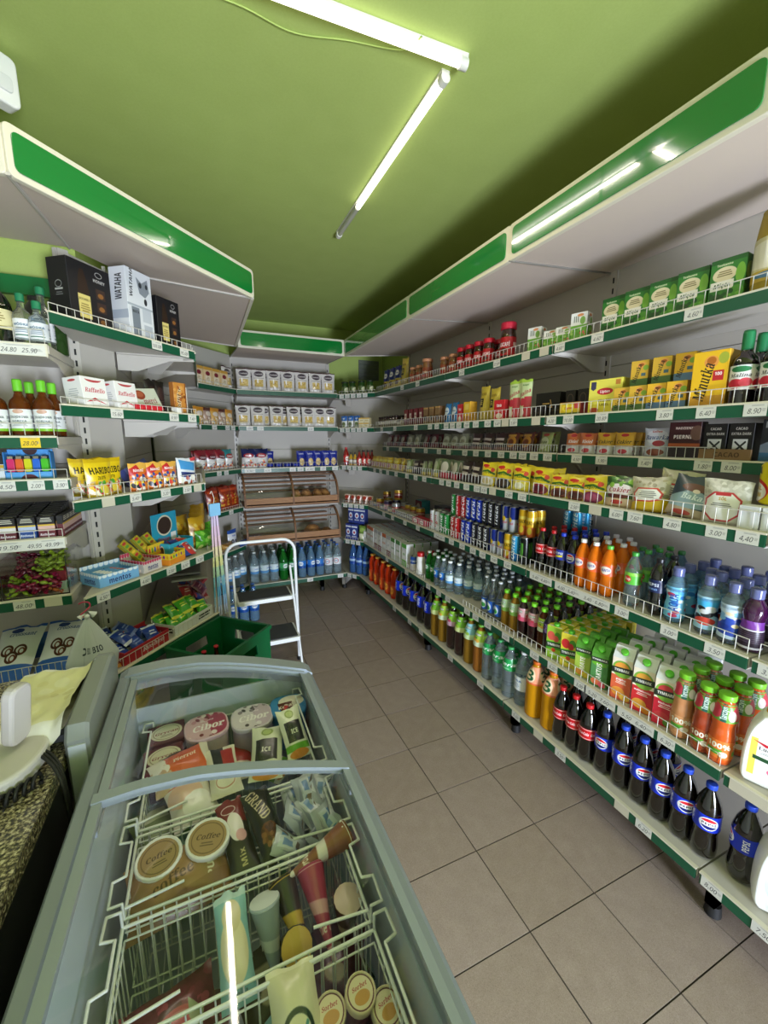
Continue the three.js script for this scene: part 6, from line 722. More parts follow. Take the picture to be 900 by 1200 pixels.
[[0.37, '#e87a2a', 'orange'], [0.47, '#e8862a', 'orange'], [0.56, '#e08a3a', 'orange'], [0.69, '#dfe4ec', 'blue and white']].forEach(([a, c, n], i) => onS('S3', a, 0.05, bagItem('jelly_bag', i === 3 ? 0.145 : 0.11, i === 3 ? 0.145 : 0.135, 0.05, i === 3 ? cell(110, 120, () => { bg('#dfe6ee'); PG([[0.1, 0.05], [0.9, 0.2], [0.8, 0.5], [0.1, 0.4]], '#4a9ad8'); PG([[0.1, 0.5], [0.95, 0.6], [0.9, 0.75], [0.1, 0.7]], '#2a3a7a'); dots(12, 0, 0.7, 1, 0.3, 0.1, ['#c84a3a', '#f0ece0', '#8a4a2a']); R(0.7, 0, 0.3, 0.14, '#d84a50'); }) : jel(c), { stand: 1, sd: i + 2, wr: 0.18 }), n === 'orange' ? nth('orange jelly sweets bag with mixed print', i, 3, 0, 1, 'yellow bags') : 'blue and white sweets bag at the end of the jelly row', 'bag', { group: n === 'orange' ? 'orange jelly sweets bags' : undefined }));
onS('S3', 0.56, 0.2, boxItem('advent_box', 0.16, 0.13, 0.05, { f: cell(90, 80, () => { bg('#6a78c8'); R(0.1, 0.1, 0.8, 0.1, '#8a94dc'); R(0.2, 0.4, 0.3, 0.3, '#a8b0e4'); }), o: sw('#5a66b0') }), 'lilac blue box leaning behind the jelly sweets', 'box', { tilt: [-0.4, 0.35] }); onS('S3', 0.66, 0.2, boxItem('advent_box', 0.14, 0.12, 0.04, { f: sw('#8a7a68'), o: sw('#6e604f') }), 'brown box leaning beside the lilac blue box', 'box', { tilt: [-0.5, 0.3] });
// S4: open cartons of sweets
function openCarton(name, w, h, d, f, back, o = {}) { const g = new THREE.Group(); g.name = name; const M1 = printMat(f, 'card'), t = 0.003, side = o.side || f; mesh('front_wall', cbox(w, h, t, { f, o: side }, 0.0005).translate(0, 0, d / 2), M1, g); mesh('back_wall', cbox(w, back, t, { f: o.bf || f, o: side }, 0.0005).translate(0, 0, -d / 2), printMat(o.bf || f, 'card'), g); for (const s of [-1, 1]) mesh('side_wall', cbox(t, h * 1.05, d, { f: side, o: side }, 0.0005).translate(s * w / 2, 0, 0), printMat(side, 'card'), g); mesh('carton_floor', cbox(w, t, d, { f: side, o: side }, 0.0005), printMat(side, 'card'), g); return g; }
const men = (a, b) => cell(160, 44, () => { bg(a); for (let i = 0; i < 9; i++) E(i * 0.13, 0.1, 0.06, 0.16, b); T('mentos', 0.5, 0.6, 0.6, '#16246a', { mw: 0.56 }); }), mB1 = men('#7ab4e8', '#eaf2fa'), mB2 = men('#d8d0cc', '#c23a5a');
const ment = openCarton('sweets_carton', 0.18, 0.055, 0.14, mB1, 0.075, { side: mB1 }), ment2 = openCarton('sweets_carton', 0.11, 0.06, 0.14, mB2, 0.085, { side: mB2 }); onS('S4', 0.21, 0.1, ment, 'open light blue carton of mint rolls', 'carton', { turn: -0.15 }); onS('S4', 0.375, 0.09, ment2, 'open pinkish carton of fruit sweet rolls', 'carton', { turn: 0.0 });
const rollC = (a) => cell(64, 24, () => { bg(a); R(0.2, 0.2, 0.6, 0.3, '#f0f4f8'); R(0, 0.8, 1, 0.1, '#e06a5a'); }), roll = (a) => { const c = rollC(a), m = mesh('mint_roll', lathe([[0, 0], [0.0095, 0], [0.01, 0.002], [0.01, 0.128], [0.0095, 0.13], [0, 0.13]], 10, c).rotateZ(Math.PI / 2).translate(0.065, 0.01, 0), printMat(c, 'film')); return m; };
const r1 = roll('#5aa4e0'), r2 = roll('#d8c8c0'); for (let i = 0; i < 6; i++) for (let k = 0; k < 2; k++) onS('S4', 0.21, 0.05 + i * 0.0208, r1, nth((k ? 'upper' : 'lower') + ' blue mint roll in the open carton', i, 6, 0, 1, 'carton front'), 'sweets', { dy: 0.004 + k * 0.0205, turn: -0.15, group: 'blue mint rolls' }); for (let i = 0; i < 5; i++) onS('S4', 0.375, 0.045 + i * 0.0212, r2, nth('beige fruit roll in the pinkish carton', i, 5, 0, 1, 'carton front'), 'sweets', { dy: 0.005, group: 'beige fruit rolls' });
const smart = cell(120, 50, () => { bg('#e8c82a'); R(0, 0.5, 1, 0.5, '#e8902a'); for (let i = 0; i < 6; i++) E(0.1 + i * 0.16, 0.3, 0.05, 0.14, ['#c83a3a', '#5a9a3a', '#3a5ac0', '#e87a2a', '#8a3a8a', '#d8a01c'][i]); }), smB = openCarton('sweets_carton', 0.13, 0.06, 0.12, smart, 0.1, { side: smart }); onS('S4', 0.52, 0.07, smB, 'open yellow carton of chocolate lentils', 'carton', { turn: 0.15 });
const tubeC = cell(40, 120, () => { bg('#b8a82a'); for (let i = 0; i < 7; i++) E(0.5, 0.1 + i * 0.13, 0.3, 0.045, ['#c83a3a', '#5a9a3a', '#8a4a1c', '#e8c83a'][i % 4]); R(0, 0, 0.15, 1, '#6a8a1c'); }); [[0.43, 0.5], [0.49, 0.35], [0.55, 0.3]].forEach(([a, r], i) => onS('S4', a, 0.13, boxItem('lentil_box', 0.045, 0.15, 0.02, { f: tubeC, o: sw('#a8982a') }), nth('olive yellow sweets box leaning on the open cartons', i, 3, 0, 1, 'mint carton'), 'box', { dy: 0.02, tilt: [-0.5, r], group: 'leaning olive sweets boxes' }));
const teal = cell(150, 120, () => { bg('#2a9fc0'); E(0.5, 0.3, 0.3, 0.24, '#e4d8c0'); E(0.5, 0.3, 0.26, 0.2, '#3a2a24'); T('Chipicao', 0.42, 0.62, 0.14, '#d83a5a', { i: 1, mw: 0.6 }); R(0.72, 0.5, 0.22, 0.2, '#f0f0f0'); }), tealF = cell(150, 60, () => { bg('#2fa6c4'); E(0.55, 0.5, 0.14, 0.35, '#e4d8c0'); E(0.55, 0.5, 0.1, 0.28, '#4a3024'); });
onS('S4', 0.645, 0.14, openCarton('display_carton', 0.2, 0.085, 0.1, tealF, 0.24, { bf: teal, side: tealF }), 'teal display carton with arched header card', 'carton', { turn: 0.1 });
for (let i = 0; i < 5; i++) onS('S4', 0.62 + (i % 3) * 0.035, 0.05 - (i > 2 ? 0.02 : 0), bagItem('snack_bar', 0.06, 0.13, 0.02, cell(48, 96, () => { bg(['#2f3f8a', '#b0283a', '#e4e0dc', '#2a4a9c', '#c83a34'][i]); dots(8, 0, 0.2, 1, 0.6, 0.15, ['#e8e0d0', '#c23a3a', '#2a6ab0']); }), { sd: i + 3 }), ['navy', 'crimson', 'white', 'blue', 'red'][i] + ' snack bar leaning at the teal carton', 'snack bar', { dy: 0.01, tilt: [-0.9, 0.4 - i * 0.15], group: 'snack bars at the teal carton' });
[0, 1].forEach((i) => put(boxItem('chewing_gum_box', 0.07, 0.045, 0.05, { f: cell(60, 36, () => { bg(i ? '#8e1c2a' : '#b8d0c4'); for (const x of [0.25, 0.7]) E(x, 0.5, 0.16, 0.34, i ? '#c85a5a' : '#3a7a5a'); }), o: sw(i ? '#7a1822' : '#a8c0b4') }), on('S4', 0.06, 0.2, i * 0.0455), shelves.S4.ang + 0.7, i ? 'dark red gum box stacked on a pale green one' : 'pale green gum box under a dark red one', 'box'));
// bags standing on the side bay shelves beyond
const chipY = bagItem('crisps_bag', 0.15, 0.19, 0.07, cell(90, 110, () => { bg('#c89a1c'); dots(30, 0, 0.2, 1, 0.8, 0.08, ['#e0bc3a', '#a8741a', '#8a5a14', '#d8c05a']); }), { sd: 4, wr: 0.22 }), chipG = bagItem('crisps_bag', 0.12, 0.11, 0.06, cell(80, 80, () => { bg('#5aae2c'); dots(14, 0, 0, 1, 1, 0.12, ['#8ad04a', '#3f8a1c', '#d8e88a']); }), { sd: 5, wr: 0.22 });
[[0.16, 0.06], [0.34, 0.06], [0.52, 0.06], [0.7, 0.06], [0.25, 0.16]].forEach(([a, d], i) => put(chipY, on('W4', a, d), shelves.W4.ang + 0.3 - Math.PI / 2 * 0.6, nth('mustard yellow crisps bag behind the teal carton', i, 5, 0, 1, 'teal carton'), 'bag', 'mustard crisps bags')); [0.08, 0.2, 0.32].forEach((a, i) => put(chipG, on('W4', a + 0.04, 0.025 + 0.0, 0), shelves.W4.ang - 0.9, nth('bright green sweets bag behind the teal carton', i, 3, 0, 1, 'teal carton'), 'bag', 'bright green sweets bags'));
// S5: sweet packets in trays
const rosh = cell(160, 50, () => { bg('#a81c28'); R(0, 0, 1, 0.08, '#c84a50'); T('Roshen', 0.62, 0.5, 0.46, '#d8d4d4', { i: 1, f: 'serif', mw: 0.5 }); }); onS('S5', 0.29, 0.085, openCarton('candy_tray', 0.27, 0.065, 0.15, rosh, 0.09, { side: rosh }), 'dark red candy tray with pale script', 'tray', { turn: 0.02 });
const wtray = cell(160, 50, () => { bg('#dcdcdc'); R(0.62, 0.3, 0.3, 0.16, '#24242a'); R(0.6, 0.56, 0.3, 0.14, '#2a2a30'); }); onS('S5', 0.61, 0.085, openCarton('candy_tray', 0.3, 0.06, 0.15, wtray, 0.08, { side: wtray }), 'white candy tray with black print', 'tray', { turn: 0.02 });
const cnd = (a, b, sd) => bagItem('candy_bar', 0.075, 0.1, 0.035, cell(64, 80, () => { bg(a); R(0, 0, 1, 0.14, b); R(0, 0.86, 1, 0.14, b); fine(0.18, 0.34, 0.64, 0.3, 2, b); }), { sd, wr: 0.25 });
const bb = [cnd('#1f3f9c', '#e0e4f0', 2), cnd('#24449f', '#8a9ad8', 5)], gg = [cnd('#3f9a2a', '#e0dc4a', 3), cnd('#4aa82e', '#d8d84a', 7)];
[[0.2, 0.04], [0.29, 0.035], [0.37, 0.04], [0.2, 0.1], [0.29, 0.1], [0.38, 0.1], [0.25, 0.07], [0.34, 0.14], [0.22, 0.15]].forEach(([a, d], i) => onS('S5', a, d, bb[i % 2], nth('navy candy packet in the dark red tray', i, 9, 0, 1, 'tray end'), 'sweets', { dy: 0.012 + (i > 5 ? 0.05 : 0), tilt: [-0.9 + rr(-0.2, 0.2), rr(-0.3, 0.3)], turn: rr(-0.3, 0.3), group: 'navy candy packets' }));
[[0.5, 0.03], [0.58, 0.035], [0.66, 0.03], [0.73, 0.035], [0.5, 0.1], [0.58, 0.1], [0.66, 0.1], [0.73, 0.1], [0.54, 0.06], [0.62, 0.06], [0.7, 0.07]].forEach(([a, d], i) => onS('S5', a, d, gg[i % 2], nth('lime green candy packet in the white tray', i, 11, 0, 1, 'tray end'), 'sweets', { dy: 0.015 + (i > 7 ? 0.05 : 0), tilt: [-0.8 + rr(-0.2, 0.2), rr(-0.3, 0.3)], turn: rr(-0.4, 0.4), group: 'lime candy packets' }));
const mix = ['#8a2438', '#2a3a9c', '#7a2a5a', '#b03038', '#5a2a6a'].map((c, i) => cnd(c, ['#c84a5a', '#a83a4a', '#c88a9a', '#e0c0b0', '#a88ac0'][i], i + 11));
for (let i = 0; i < 14; i++) put(mix[i % 5], on('W2', 0.02 + (i % 7) * 0.075, 0.06 + Math.floor(i / 7) * 0.09, 0.005 + (i % 3) * 0.035), shelves.W2.ang + rr(-1, 0.2), ['crimson', 'blue', 'plum', 'red', 'violet'][i % 5] + ' candy packet in the heap beyond the trays, ' + ORD[i], 'sweets', 'candy packets heaped on the side bay', [-0.7, rr(-0.4, 0.4)]);
onS('S5', 0.12, 0.08, cnd('#4a1c5a', '#8a4a9a', 21), 'purple candy packet beside the dark red tray', 'sweets', { dy: 0.004, tilt: [-0.8, 0.2] }); onS('S5', 0.13, 0.03, cnd('#8a4a2a', '#d89a4a', 22), 'copper candy packet at the shelf edge by the tray', 'sweets', { dy: 0.004, tilt: [-0.9, -0.2] });
for (const [d, w, n] of [[0.06, 0.5, 'lower'], [0.1, 0.42, 'upper']]) put(boxItem('cardboard_sheet', w, 0.012, 0.2, { f: sw(n === 'lower' ? '#b8b4ac' : '#8e8a88') }), on('W2', 0.35, d + 0.08, n === 'lower' ? 0.19 : 0.215), shelves.W2.ang, n + ' flat grey cardboard sheet above the candy heap', 'cardboard');

// ---------------------------------------------------------------- liquor bay
const onQ = (k, a, d, proto, label, cat, o = {}) => put(proto, on(k, a, d, o.dy || 0), shelves[k].ang + (o.turn || 0), label, cat, o.group, o.tilt);
const vod = cell(120, 80, () => { bg('#e6e8ea'); for (const x of [0.17, 0.5, 0.83]) { T('WÓDKA', x, 0.3, 0.18, '#2a4a6a', { mw: 0.26 }); fine(x - 0.12, 0.46, 0.24, 0.3, 3, '#7a8aa0'); R(x - 0.12, 0.82, 0.24, 0.06, '#3a6a5a'); } }), dz = cell(140, 110, () => { bg('#e2e4e2'); for (const x of [0.17, 0.5, 0.83]) { E(x, 0.1, 0.08, 0.1, '#c8a08a'); T('ŻOŁĄDKOWA', x, 0.36, 0.15, '#1f2a2a', { mw: 0.29 }); T('GORZKA', x, 0.54, 0.12, '#2a3a3a', { mw: 0.22 }); fine(x - 0.13, 0.68, 0.26, 0.12, 2, '#8a9090'); R(x - 0.17, 0.88, 0.34, 0.12, '#7ab82a'); } }), jm = cell(120, 90, () => { bg('#d8cfa0'); for (const x of [0.17, 0.5, 0.83]) { fine(x - 0.13, 0.2, 0.26, 0.5, 4, '#8a7a4a'); R(x - 0.14, 0.85, 0.28, 0.06, '#a89a5a'); } });
const vB = (h, r) => bottle('vodka_bottle', { h, r, kind: 'spirit', mat: M.glass, cap: { c: '#1d7a52', h: 0.03 }, labels: [[0.14, 0.5, vod]], seg: 18 }), dB = bottle('bitter_vodka_bottle', { h: 0.215, r: 0.0335, kind: 'spirit', mat: M.whiskey, cap: { c: '#6ac02a', h: 0.045, r: 0.015 }, labels: [[0.1, 0.48, dz]], seg: 20 }), kB = bottle('liqueur_bottle', { h: 0.22, r: 0.05, kind: 'round', mat: liq('#10140c'), cap: { c: '#1c1c1c', h: 0.03 }, labels: [[0.24, 0.56, jm]], seg: 20 });
onQ('Q1', 1.035, 0.07, kB, 'squat dark bottle with cream label on the liquor top shelf', 'bottle'); onQ('Q1', 1.115, 0.06, vB(0.19, 0.03), 'clear vodka bottle with green cap next to the dark bottle', 'bottle'); onQ('Q1', 1.165, 0.05, vB(0.165, 0.032), 'short clear vodka bottle at the front of the liquor shelf', 'bottle'); onQ('Q1', 1.16, 0.135, vB(0.24, 0.033), 'tall clear vodka bottle behind the short one', 'bottle'); onQ('Q1', 1.12, 0.2, kB, 'dark bottle at the back of the liquor top shelf', 'bottle'); onQ('Q1', 1.18, 0.22, bottle('wine_bottle', { h: 0.22, r: 0.034, kind: 'spirit', mat: liq('#3a5a2a', 0.5), cap: { c: '#24301c', h: 0.03 }, seg: 16 }), 'olive wine bottle at the back end of the liquor top shelf', 'bottle');
[1.075, 1.148].forEach((a, i) => [0.055, 0.135].forEach((d, j) => onQ('Q2', a - j * 0.0 + j * 0.012, d, dB, nth('amber bitters bottle with lime green cap', i, 2, j, 2, 'black capped ones'), 'bottle', { group: 'amber bitters bottles' }))); [1.0, 0.925].forEach((a, i) => onQ('Q2', a, 0.055, bottle('bitter_vodka_bottle', { h: 0.21, r: 0.036, kind: 'spirit', mat: M.whiskey, cap: { c: '#16241c', h: 0.045, r: 0.015 }, labels: [[0.1, 0.48, dz]], seg: 20 }), nth('amber bitters bottle with black green cap', i, 2, 0, 1, 'lime caps'), 'bottle', { group: 'black capped bitters bottles' }));
{ // lighter display
  const s = shelves.Q3, t = thing('lighter_display', 'light blue card display of coloured lighters below the bitters bottles', 'display', on('Q3', 1.055, 0.06), 0); const c = cell(150, 40, () => { bg('#4a9ade'); E(0.5, 0, 0.16, 0.5, '#3a1c20'); }), c2 = cell(150, 30, () => { bg('#58a4e2'); E(0.5, 1, 0.18, 0.7, '#5a2028'); });
  mesh('tray', cbox(0.15, 0.03, 0.05, { f: c2, o: sw('#3f8ad0') }), printMat(c2, 'card'), t); mesh('header', cbox(0.15, 0.045, 0.006, { f: c, o: sw('#3f8ad0') }).translate(0, 0.075, -0.02), printMat(c, 'card'), t); for (const s2 of [-1, 1]) mesh('side_wall', cbox(0.004, 0.11, 0.05, { f: sw('#3f8ad0') }).translate(s2 * 0.075, 0, 0), printMat(sw('#3f8ad0'), 'card'), t);
  ['#d82a6a', '#e8642a', '#d8d81c', '#2a6ad0', '#4ac02a'].forEach((k, i) => { for (const j of [0, 1]) { const l = new THREE.Group(); l.name = numbered('lighter'); l.position.set(...on('Q3', 1.0 + i * 0.0275, 0.045 + j * 0.02, 0.031)); mesh('lighter_body', rslab(0.022, 0.05, 0.01, 0.006, 0.001).translate(0, 0.026, 0), col(k, 0.3), l); mesh('lighter_head', bx(-0.009, 0.009, 0.051, 0.062, 0, 0.009), chrome, l); scene.add(l); tag(l, ['pink', 'orange', 'yellow', 'blue', 'green'][i] + ' lighter in the blue display, ' + (j ? 'rear' : 'front') + ' row', 'lighter', 'coloured lighters'); } });
}
const cig = (a, b, t) => cell(64, 96, () => { bg('#1c1a1c'); fine(0.12, 0.06, 0.76, 0.22, 3, '#d8d4c4'); R(0, 0.36, 1, 0.08, '#d8b83a'); R(0, 0.44, 1, 0.26, b); T(t, 0.5, 0.84, 0.16, '#e8e8f0', { i: 1, mw: 0.86 }); ctx.fillStyle = a; ctx.globalCompositeOperation = 'destination-over'; ctx.globalCompositeOperation = 'source-over'; }), cigP = (a, b, t) => boxItem('cigarette_pack', 0.056, 0.088, 0.022, { f: cell(64, 96, () => { bg(a); R(0, 0, 1, 0.36, '#1c1a1c'); fine(0.12, 0.06, 0.76, 0.22, 3, '#d8d4c4'); R(0, 0.36, 1, 0.07, '#d8b83a'); R(0, 0.43, 1, 0.24, b); T(t, 0.5, 0.84, 0.15, '#e8e8f0', { i: 1, mw: 0.86 }); }), o: cell(20, 96, () => { bg('#1a181a'); R(0, 0.4, 1, 0.6, a); }), t: cell(64, 24, () => { bg('#17161a'); fine(0.1, 0.2, 0.8, 0.5, 2, '#5a5a5e'); }) });
const cg = [cigP('#1f3a7a', '#c8d0e0', 'Rothmans'), cigP('#5a1c24', '#e0dce0', 'Rothmans'), cigP('#24488e', '#b8c4e4', 'Rothmans'), cigP('#64202a', '#d8b0a8', 'Rothmans'), cigP('#2a2a6a', '#c0bcd8', 'Rothmans')];
[0.915, 0.98, 1.043, 1.106, 0.85].forEach((a, i) => { for (let j = 0; j < 9; j++) put(cg[i], on('Q4', a, 0.025 + j * 0.026, j * 0.004 + (j > 0 ? 0.002 : 0)), 0, nth(['navy', 'maroon and white', 'royal blue', 'maroon', 'indigo'][i] + ' cigarette pack', 0, 1, j, 9), 'cigarette pack', ['navy', 'maroon and white', 'royal blue', 'maroon', 'indigo'][i] + ' cigarette packs'); });
for (let j = 0; j < 6; j++) put(cg[3], on('Q4', 1.15, 0.05 + j * 0.045), Math.PI / 2, 'maroon cigarette pack turned sideways by the shelf end, ' + ORD[j] + ' row', 'cigarette pack', 'sideways cigarette packs');
[0.86, 0.94].forEach((a, i) => onQ('Q3', a, 0.06, boxItem('cigarette_carton', 0.075, 0.1, 0.05, { f: cell(64, 90, () => { bg('#dfe6ea'); R(0, 0, 1, 0.4, '#1c1a1e'); R(0, 0.4, 1, 0.12, '#c8a02a'); E(0.5, 0.62, 0.3, 0.12, '#b04a3a'); T('10', 0.5, 0.85, 0.14, '#5aa0d0'); }), o: sw('#1c1a1e') }), nth('tobacco carton with black top beside the lighters', i, 2, 0, 1, 'counter side'), 'box', { group: 'tobacco cartons' }));
// acrylic boxes of wrapped sweets
const cands = ['#6a1430', '#8fa62e', '#b8622c', '#8a1a40', '#8a9a2a', '#4f1a26'].map((c) => { const g = []; const e = new THREE.SphereGeometry(1, 8, 6).scale(0.015, 0.008, 0.009); g.push(e); for (const s of [-1, 1]) g.push(new THREE.ConeGeometry(0.009, 0.014, 7, 1, true).rotateZ(s * Math.PI / 2).translate(s * 0.019, 0, 0)); return mesh('wrapped_sweet', merge(g), col(c, 0.22, { clearcoat: 0.6, side: THREE.DoubleSide })); });
function sweetBox(a0, a1, label, pal, n, key) {
  const s = shelves.Q5, x0 = s.F0[0] + a0, x1 = s.F0[0] + a1, z1 = s.F0[1] - 0.012, z0 = z1 - 0.26, y = s.y + 0.0005, h = 0.165, t = thing('acrylic_sweet_box', label, 'box', [(x0 + x1) / 2, y, (z0 + z1) / 2]), cx = (x0 + x1) / 2, cz = (z0 + z1) / 2;
  const ac = col('#ffffff', 0.03, { transmission: 1, thickness: 0, ior: 1.45, side: THREE.DoubleSide });
  mesh('box_floor', bx(x0 - cx, x1 - cx, 0, 0.004, z0 - cz, z1 - cz), ac, t); mesh('front_pane', bx(x0 - cx, x1 - cx, 0.004, h, z1 - cz - 0.003, z1 - cz), ac, t); mesh('back_pane', bx(x0 - cx, x1 - cx, 0.004, h, z0 - cz, z0 - cz + 0.003), ac, t); for (const x of [x0, x1 - 0.003]) mesh('side_pane', bx(x - cx, x - cx + 0.003, 0.004, h, z0 - cz + 0.003, z1 - cz - 0.003), ac, t);
  mesh('box_edge', merge([bx(x0 - cx, x1 - cx, 0, 0.006, z1 - cz - 0.001, z1 - cz + 0.002), bx(x0 - cx, x0 - cx + 0.003, 0, h, z1 - cz - 0.001, z1 - cz + 0.002), bx(x1 - cx - 0.003, x1 - cx, 0, h, z1 - cz - 0.001, z1 - cz + 0.002)]), col('#2a2a22', 0.3), t);
  let q = 0; for (let L = 0; q < n; L++) for (let j = 0; j < 6 && q < n; j++) for (let i = 0; i < Math.floor((x1 - x0 - 0.03) / 0.034) && q < n; i++) { if (L * 0.0185 > 0.045 + j * 0.022) continue; const p = [x0 + 0.028 + i * 0.034 + rr(-0.004, 0.004), y + 0.014 + L * 0.0185, z1 - 0.025 - j * 0.036 + rr(-0.005, 0.005)], k = pal(i, L); put(cands[k], p, rr(0, 3), ['maroon', 'olive lime', 'orange', 'raspberry', 'olive', 'dark red'][k] + ' wrapped sweet in the ' + key + ' acrylic box', 'sweet', 'wrapped sweets in the ' + key + ' box, ' + k, [0, rr(-0.5, 0.5)]); q++; }
}
sweetBox(0.935, 1.155, 'clear acrylic box of olive and raspberry wrapped sweets', (i, L) => (L > 3 ? (i > 1 ? 1 : 0) : i > 3 ? (rnd() > 0.5 ? 2 : 3) : rnd() > 0.6 ? 1 : 3), 170, 'larger'); sweetBox(0.75, 0.93, 'clear acrylic box of dark red wrapped sweets', () => (rnd() > 0.5 ? 5 : rnd() > 0.5 ? 2 : 0), 70, 'smaller');
// pretzel bags in the wire basket
const prz = cell(170, 220, () => { bg('#e2e4ea'); R(0, 0.74, 1, 0.26, '#1f5ab8'); R(0, 0, 1, 0.06, '#2a62bc'); T('croissant', 0.55, 0.2, 0.1, '#2a4a8a', { f: 'serif', i: 1 }); E(0.4, 0.12, 0.14, 0.05, '#1f3f8a'); for (const [x, y] of [[0.36, 0.5], [0.66, 0.5], [0.5, 0.62]]) { O(x, y, 0.12, 0.08, '#4a2214', 0.035); O(x + 0.03, y + 0.02, 0.06, 0.05, '#6a3420', 0.025); } });
[[0.9, 0], [1.07, 1]].forEach(([a, i]) => onQ('Q6', a, 0.03, bagItem('pretzel_bag', 0.165, 0.29, 0.05, prz, { sd: i + 3, wr: 0.1, seal: 0.03 }), ['white and blue pretzel bag farther along the wire basket', 'white and blue pretzel bag by the basket end'][i], 'bag', { dy: 0.02, tilt: [-1.05, 0], turn: -0.05, group: 'pretzel bags' })); onQ('Q6', 1.0, 0.24, bagItem('pretzel_bag', 0.3, 0.12, 0.06, cell(64, 48, () => { bg('#1f4f9c'); }), { sd: 9 }), 'plain blue bag behind the pretzel bags', 'bag', { dy: 0.02 });
// ---------------------------------------------------------------- chest freezer
const FX0 = -1.165, FX1 = -0.598, FZ0 = 0.07, FZ1 = 1.6;
const PROF = [[-1.165, 0.93], [-1.14, 0.945], [-1.05, 0.95], [-0.95, 0.943], [-0.87, 0.925], [-0.8, 0.905], [-0.73, 0.882], [-0.66, 0.857], [-0.62, 0.842], [-0.598, 0.825]];
const topAt = (x) => { for (let i = 1; i < PROF.length; i++) if (x <= PROF[i][0]) { const a = PROF[i - 1], b = PROF[i]; return a[1] + (b[1] - a[1]) * (x - a[0]) / (b[0] - a[0]); } return PROF[PROF.length - 1][1]; };
{
  const cx = (FX0 + FX1) / 2, cz = (FZ0 + FZ1) / 2, t = thing('chest_freezer', 'grey chest freezer with sliding curved glass lids full of ice cream', 'freezer', [cx, 0, cz]), W = (g) => g.translate(-cx, 0, -cz);
  const grey = col('#8e95a2', 0.32), greyL = col('#9aa2b0', 0.26), liner = col('#b9c4d0', 0.5), bodyM = col('#e2e3e2', 0.45);
  mesh('cabinet', W(merge([bx(FX0 + 0.008, FX0 + 0.03, 0.06, 0.9, FZ0 + 0.01, FZ1), bx(FX1 - 0.03, FX1 - 0.006, 0.06, 0.8, FZ0 + 0.01, FZ1), bx(FX0 + 0.03, FX1 - 0.03, 0.06, 0.8, FZ0 + 0.01, FZ0 + 0.04), bx(FX0 + 0.03, FX1 - 0.03, 0.06, 0.8, FZ1 - 0.04, FZ1), bx(FX0 + 0.03, FX1 - 0.03, 0.06, 0.2, FZ0 + 0.04, FZ1 - 0.04)])), bodyM, t);
  mesh('liner', W(merge([bx(FX0 + 0.03, FX0 + 0.036, 0.2, 0.9, FZ0 + 0.04, FZ1 - 0.04), bx(FX1 - 0.036, FX1 - 0.03, 0.2, 0.79, FZ0 + 0.04, FZ1 - 0.04), bx(FX0 + 0.036, FX1 - 0.036, 0.2, 0.83, FZ0 + 0.04, FZ0 + 0.046), bx(FX0 + 0.036, FX1 - 0.036, 0.2, 0.206, FZ0 + 0.046, FZ1 - 0.04)])), liner, t);
  const arch = (x0, x1, dz, lift, th) => { const n = 24, up = [], dn = []; for (let i = 0; i <= n; i++) { const x = x0 + (x1 - x0) * i / n; up.push([x, topAt(x) + lift]); dn.push([x, topAt(x) + lift - th]); } return ext([...dn, ...up.reverse()], dz, 0); };
  for (const z of [FZ0, FZ1 - 0.06]) mesh('end_rim', W(merge([arch(FX0, FX1, 0.055, 0, 0.05).translate(0, 0, z), arch(FX0 + 0.02, FX1 - 0.02, 0.012, 0.006, 0.03).translate(0, 0, z + 0.05)])), greyL, t);
  mesh('rear_rim', W(merge([ext([[FX0, 0.88], [FX0 + 0.034, 0.88], [FX0 + 0.034, 0.938], [FX0 + 0.028, 0.945], [FX0 + 0.008, 0.943], [FX0, 0.93]], FZ1 - FZ0 - 0.11).translate(0, 0, FZ0 + 0.055)])), grey, t);
  mesh('front_rim', W(merge([ext([[FX1 - 0.034, 0.785], [FX1, 0.785], [FX1, 0.818], [FX1 - 0.01, 0.83], [FX1 - 0.03, 0.836], [FX1 - 0.034, 0.832]], FZ1 - FZ0 - 0.11).translate(0, 0, FZ0 + 0.055)])), grey, t);
  const glass = new THREE.MeshPhysicalMaterial({ transmission: 1, thickness: 0, roughness: 0.03, ior: 1.5, color: '#ffffff' });
  const lid = (z0, z1, lift, fr, near) => {
    const x0 = FX0 + 0.05, x1 = FX1 - 0.042, f = mesh('lid_frame', W(merge([arch(x0 - 0.014, x1 + 0.012, fr, lift + 0.005, 0.016).translate(0, 0, z0), ...(near ? [arch(x0 - 0.014, x1 + 0.012, 0.02, lift + 0.002, 0.012).translate(0, 0, z1 - 0.02)] : []), arch(x0 - 0.013, x0 + 0.004, z1 - z0, lift + 0.002, 0.012).translate(0, 0, z0), arch(x1 - 0.004, x1 + 0.012, z1 - z0, lift + 0.002, 0.012).translate(0, 0, z0)])), greyL, t);
    const n = 20, g = new THREE.PlaneGeometry(1, 1, n, 1), q = g.attributes.position; for (let j = 0; j < 2; j++) for (let i = 0; i <= n; i++) { const x = x0 + (x1 - x0) * i / n; q.setXYZ(j * (n + 1) + i, x, topAt(x) + lift - 0.004, j ? z1 - 0.015 : z0 + 0.02); } g.computeVertexNormals(); mesh('glass_pane', W(g), glass, f);
  };
  lid(0.122, 0.66, -0.006, 0.022, false); lid(0.588, 1.5, 0.01, 0.024, true);
}
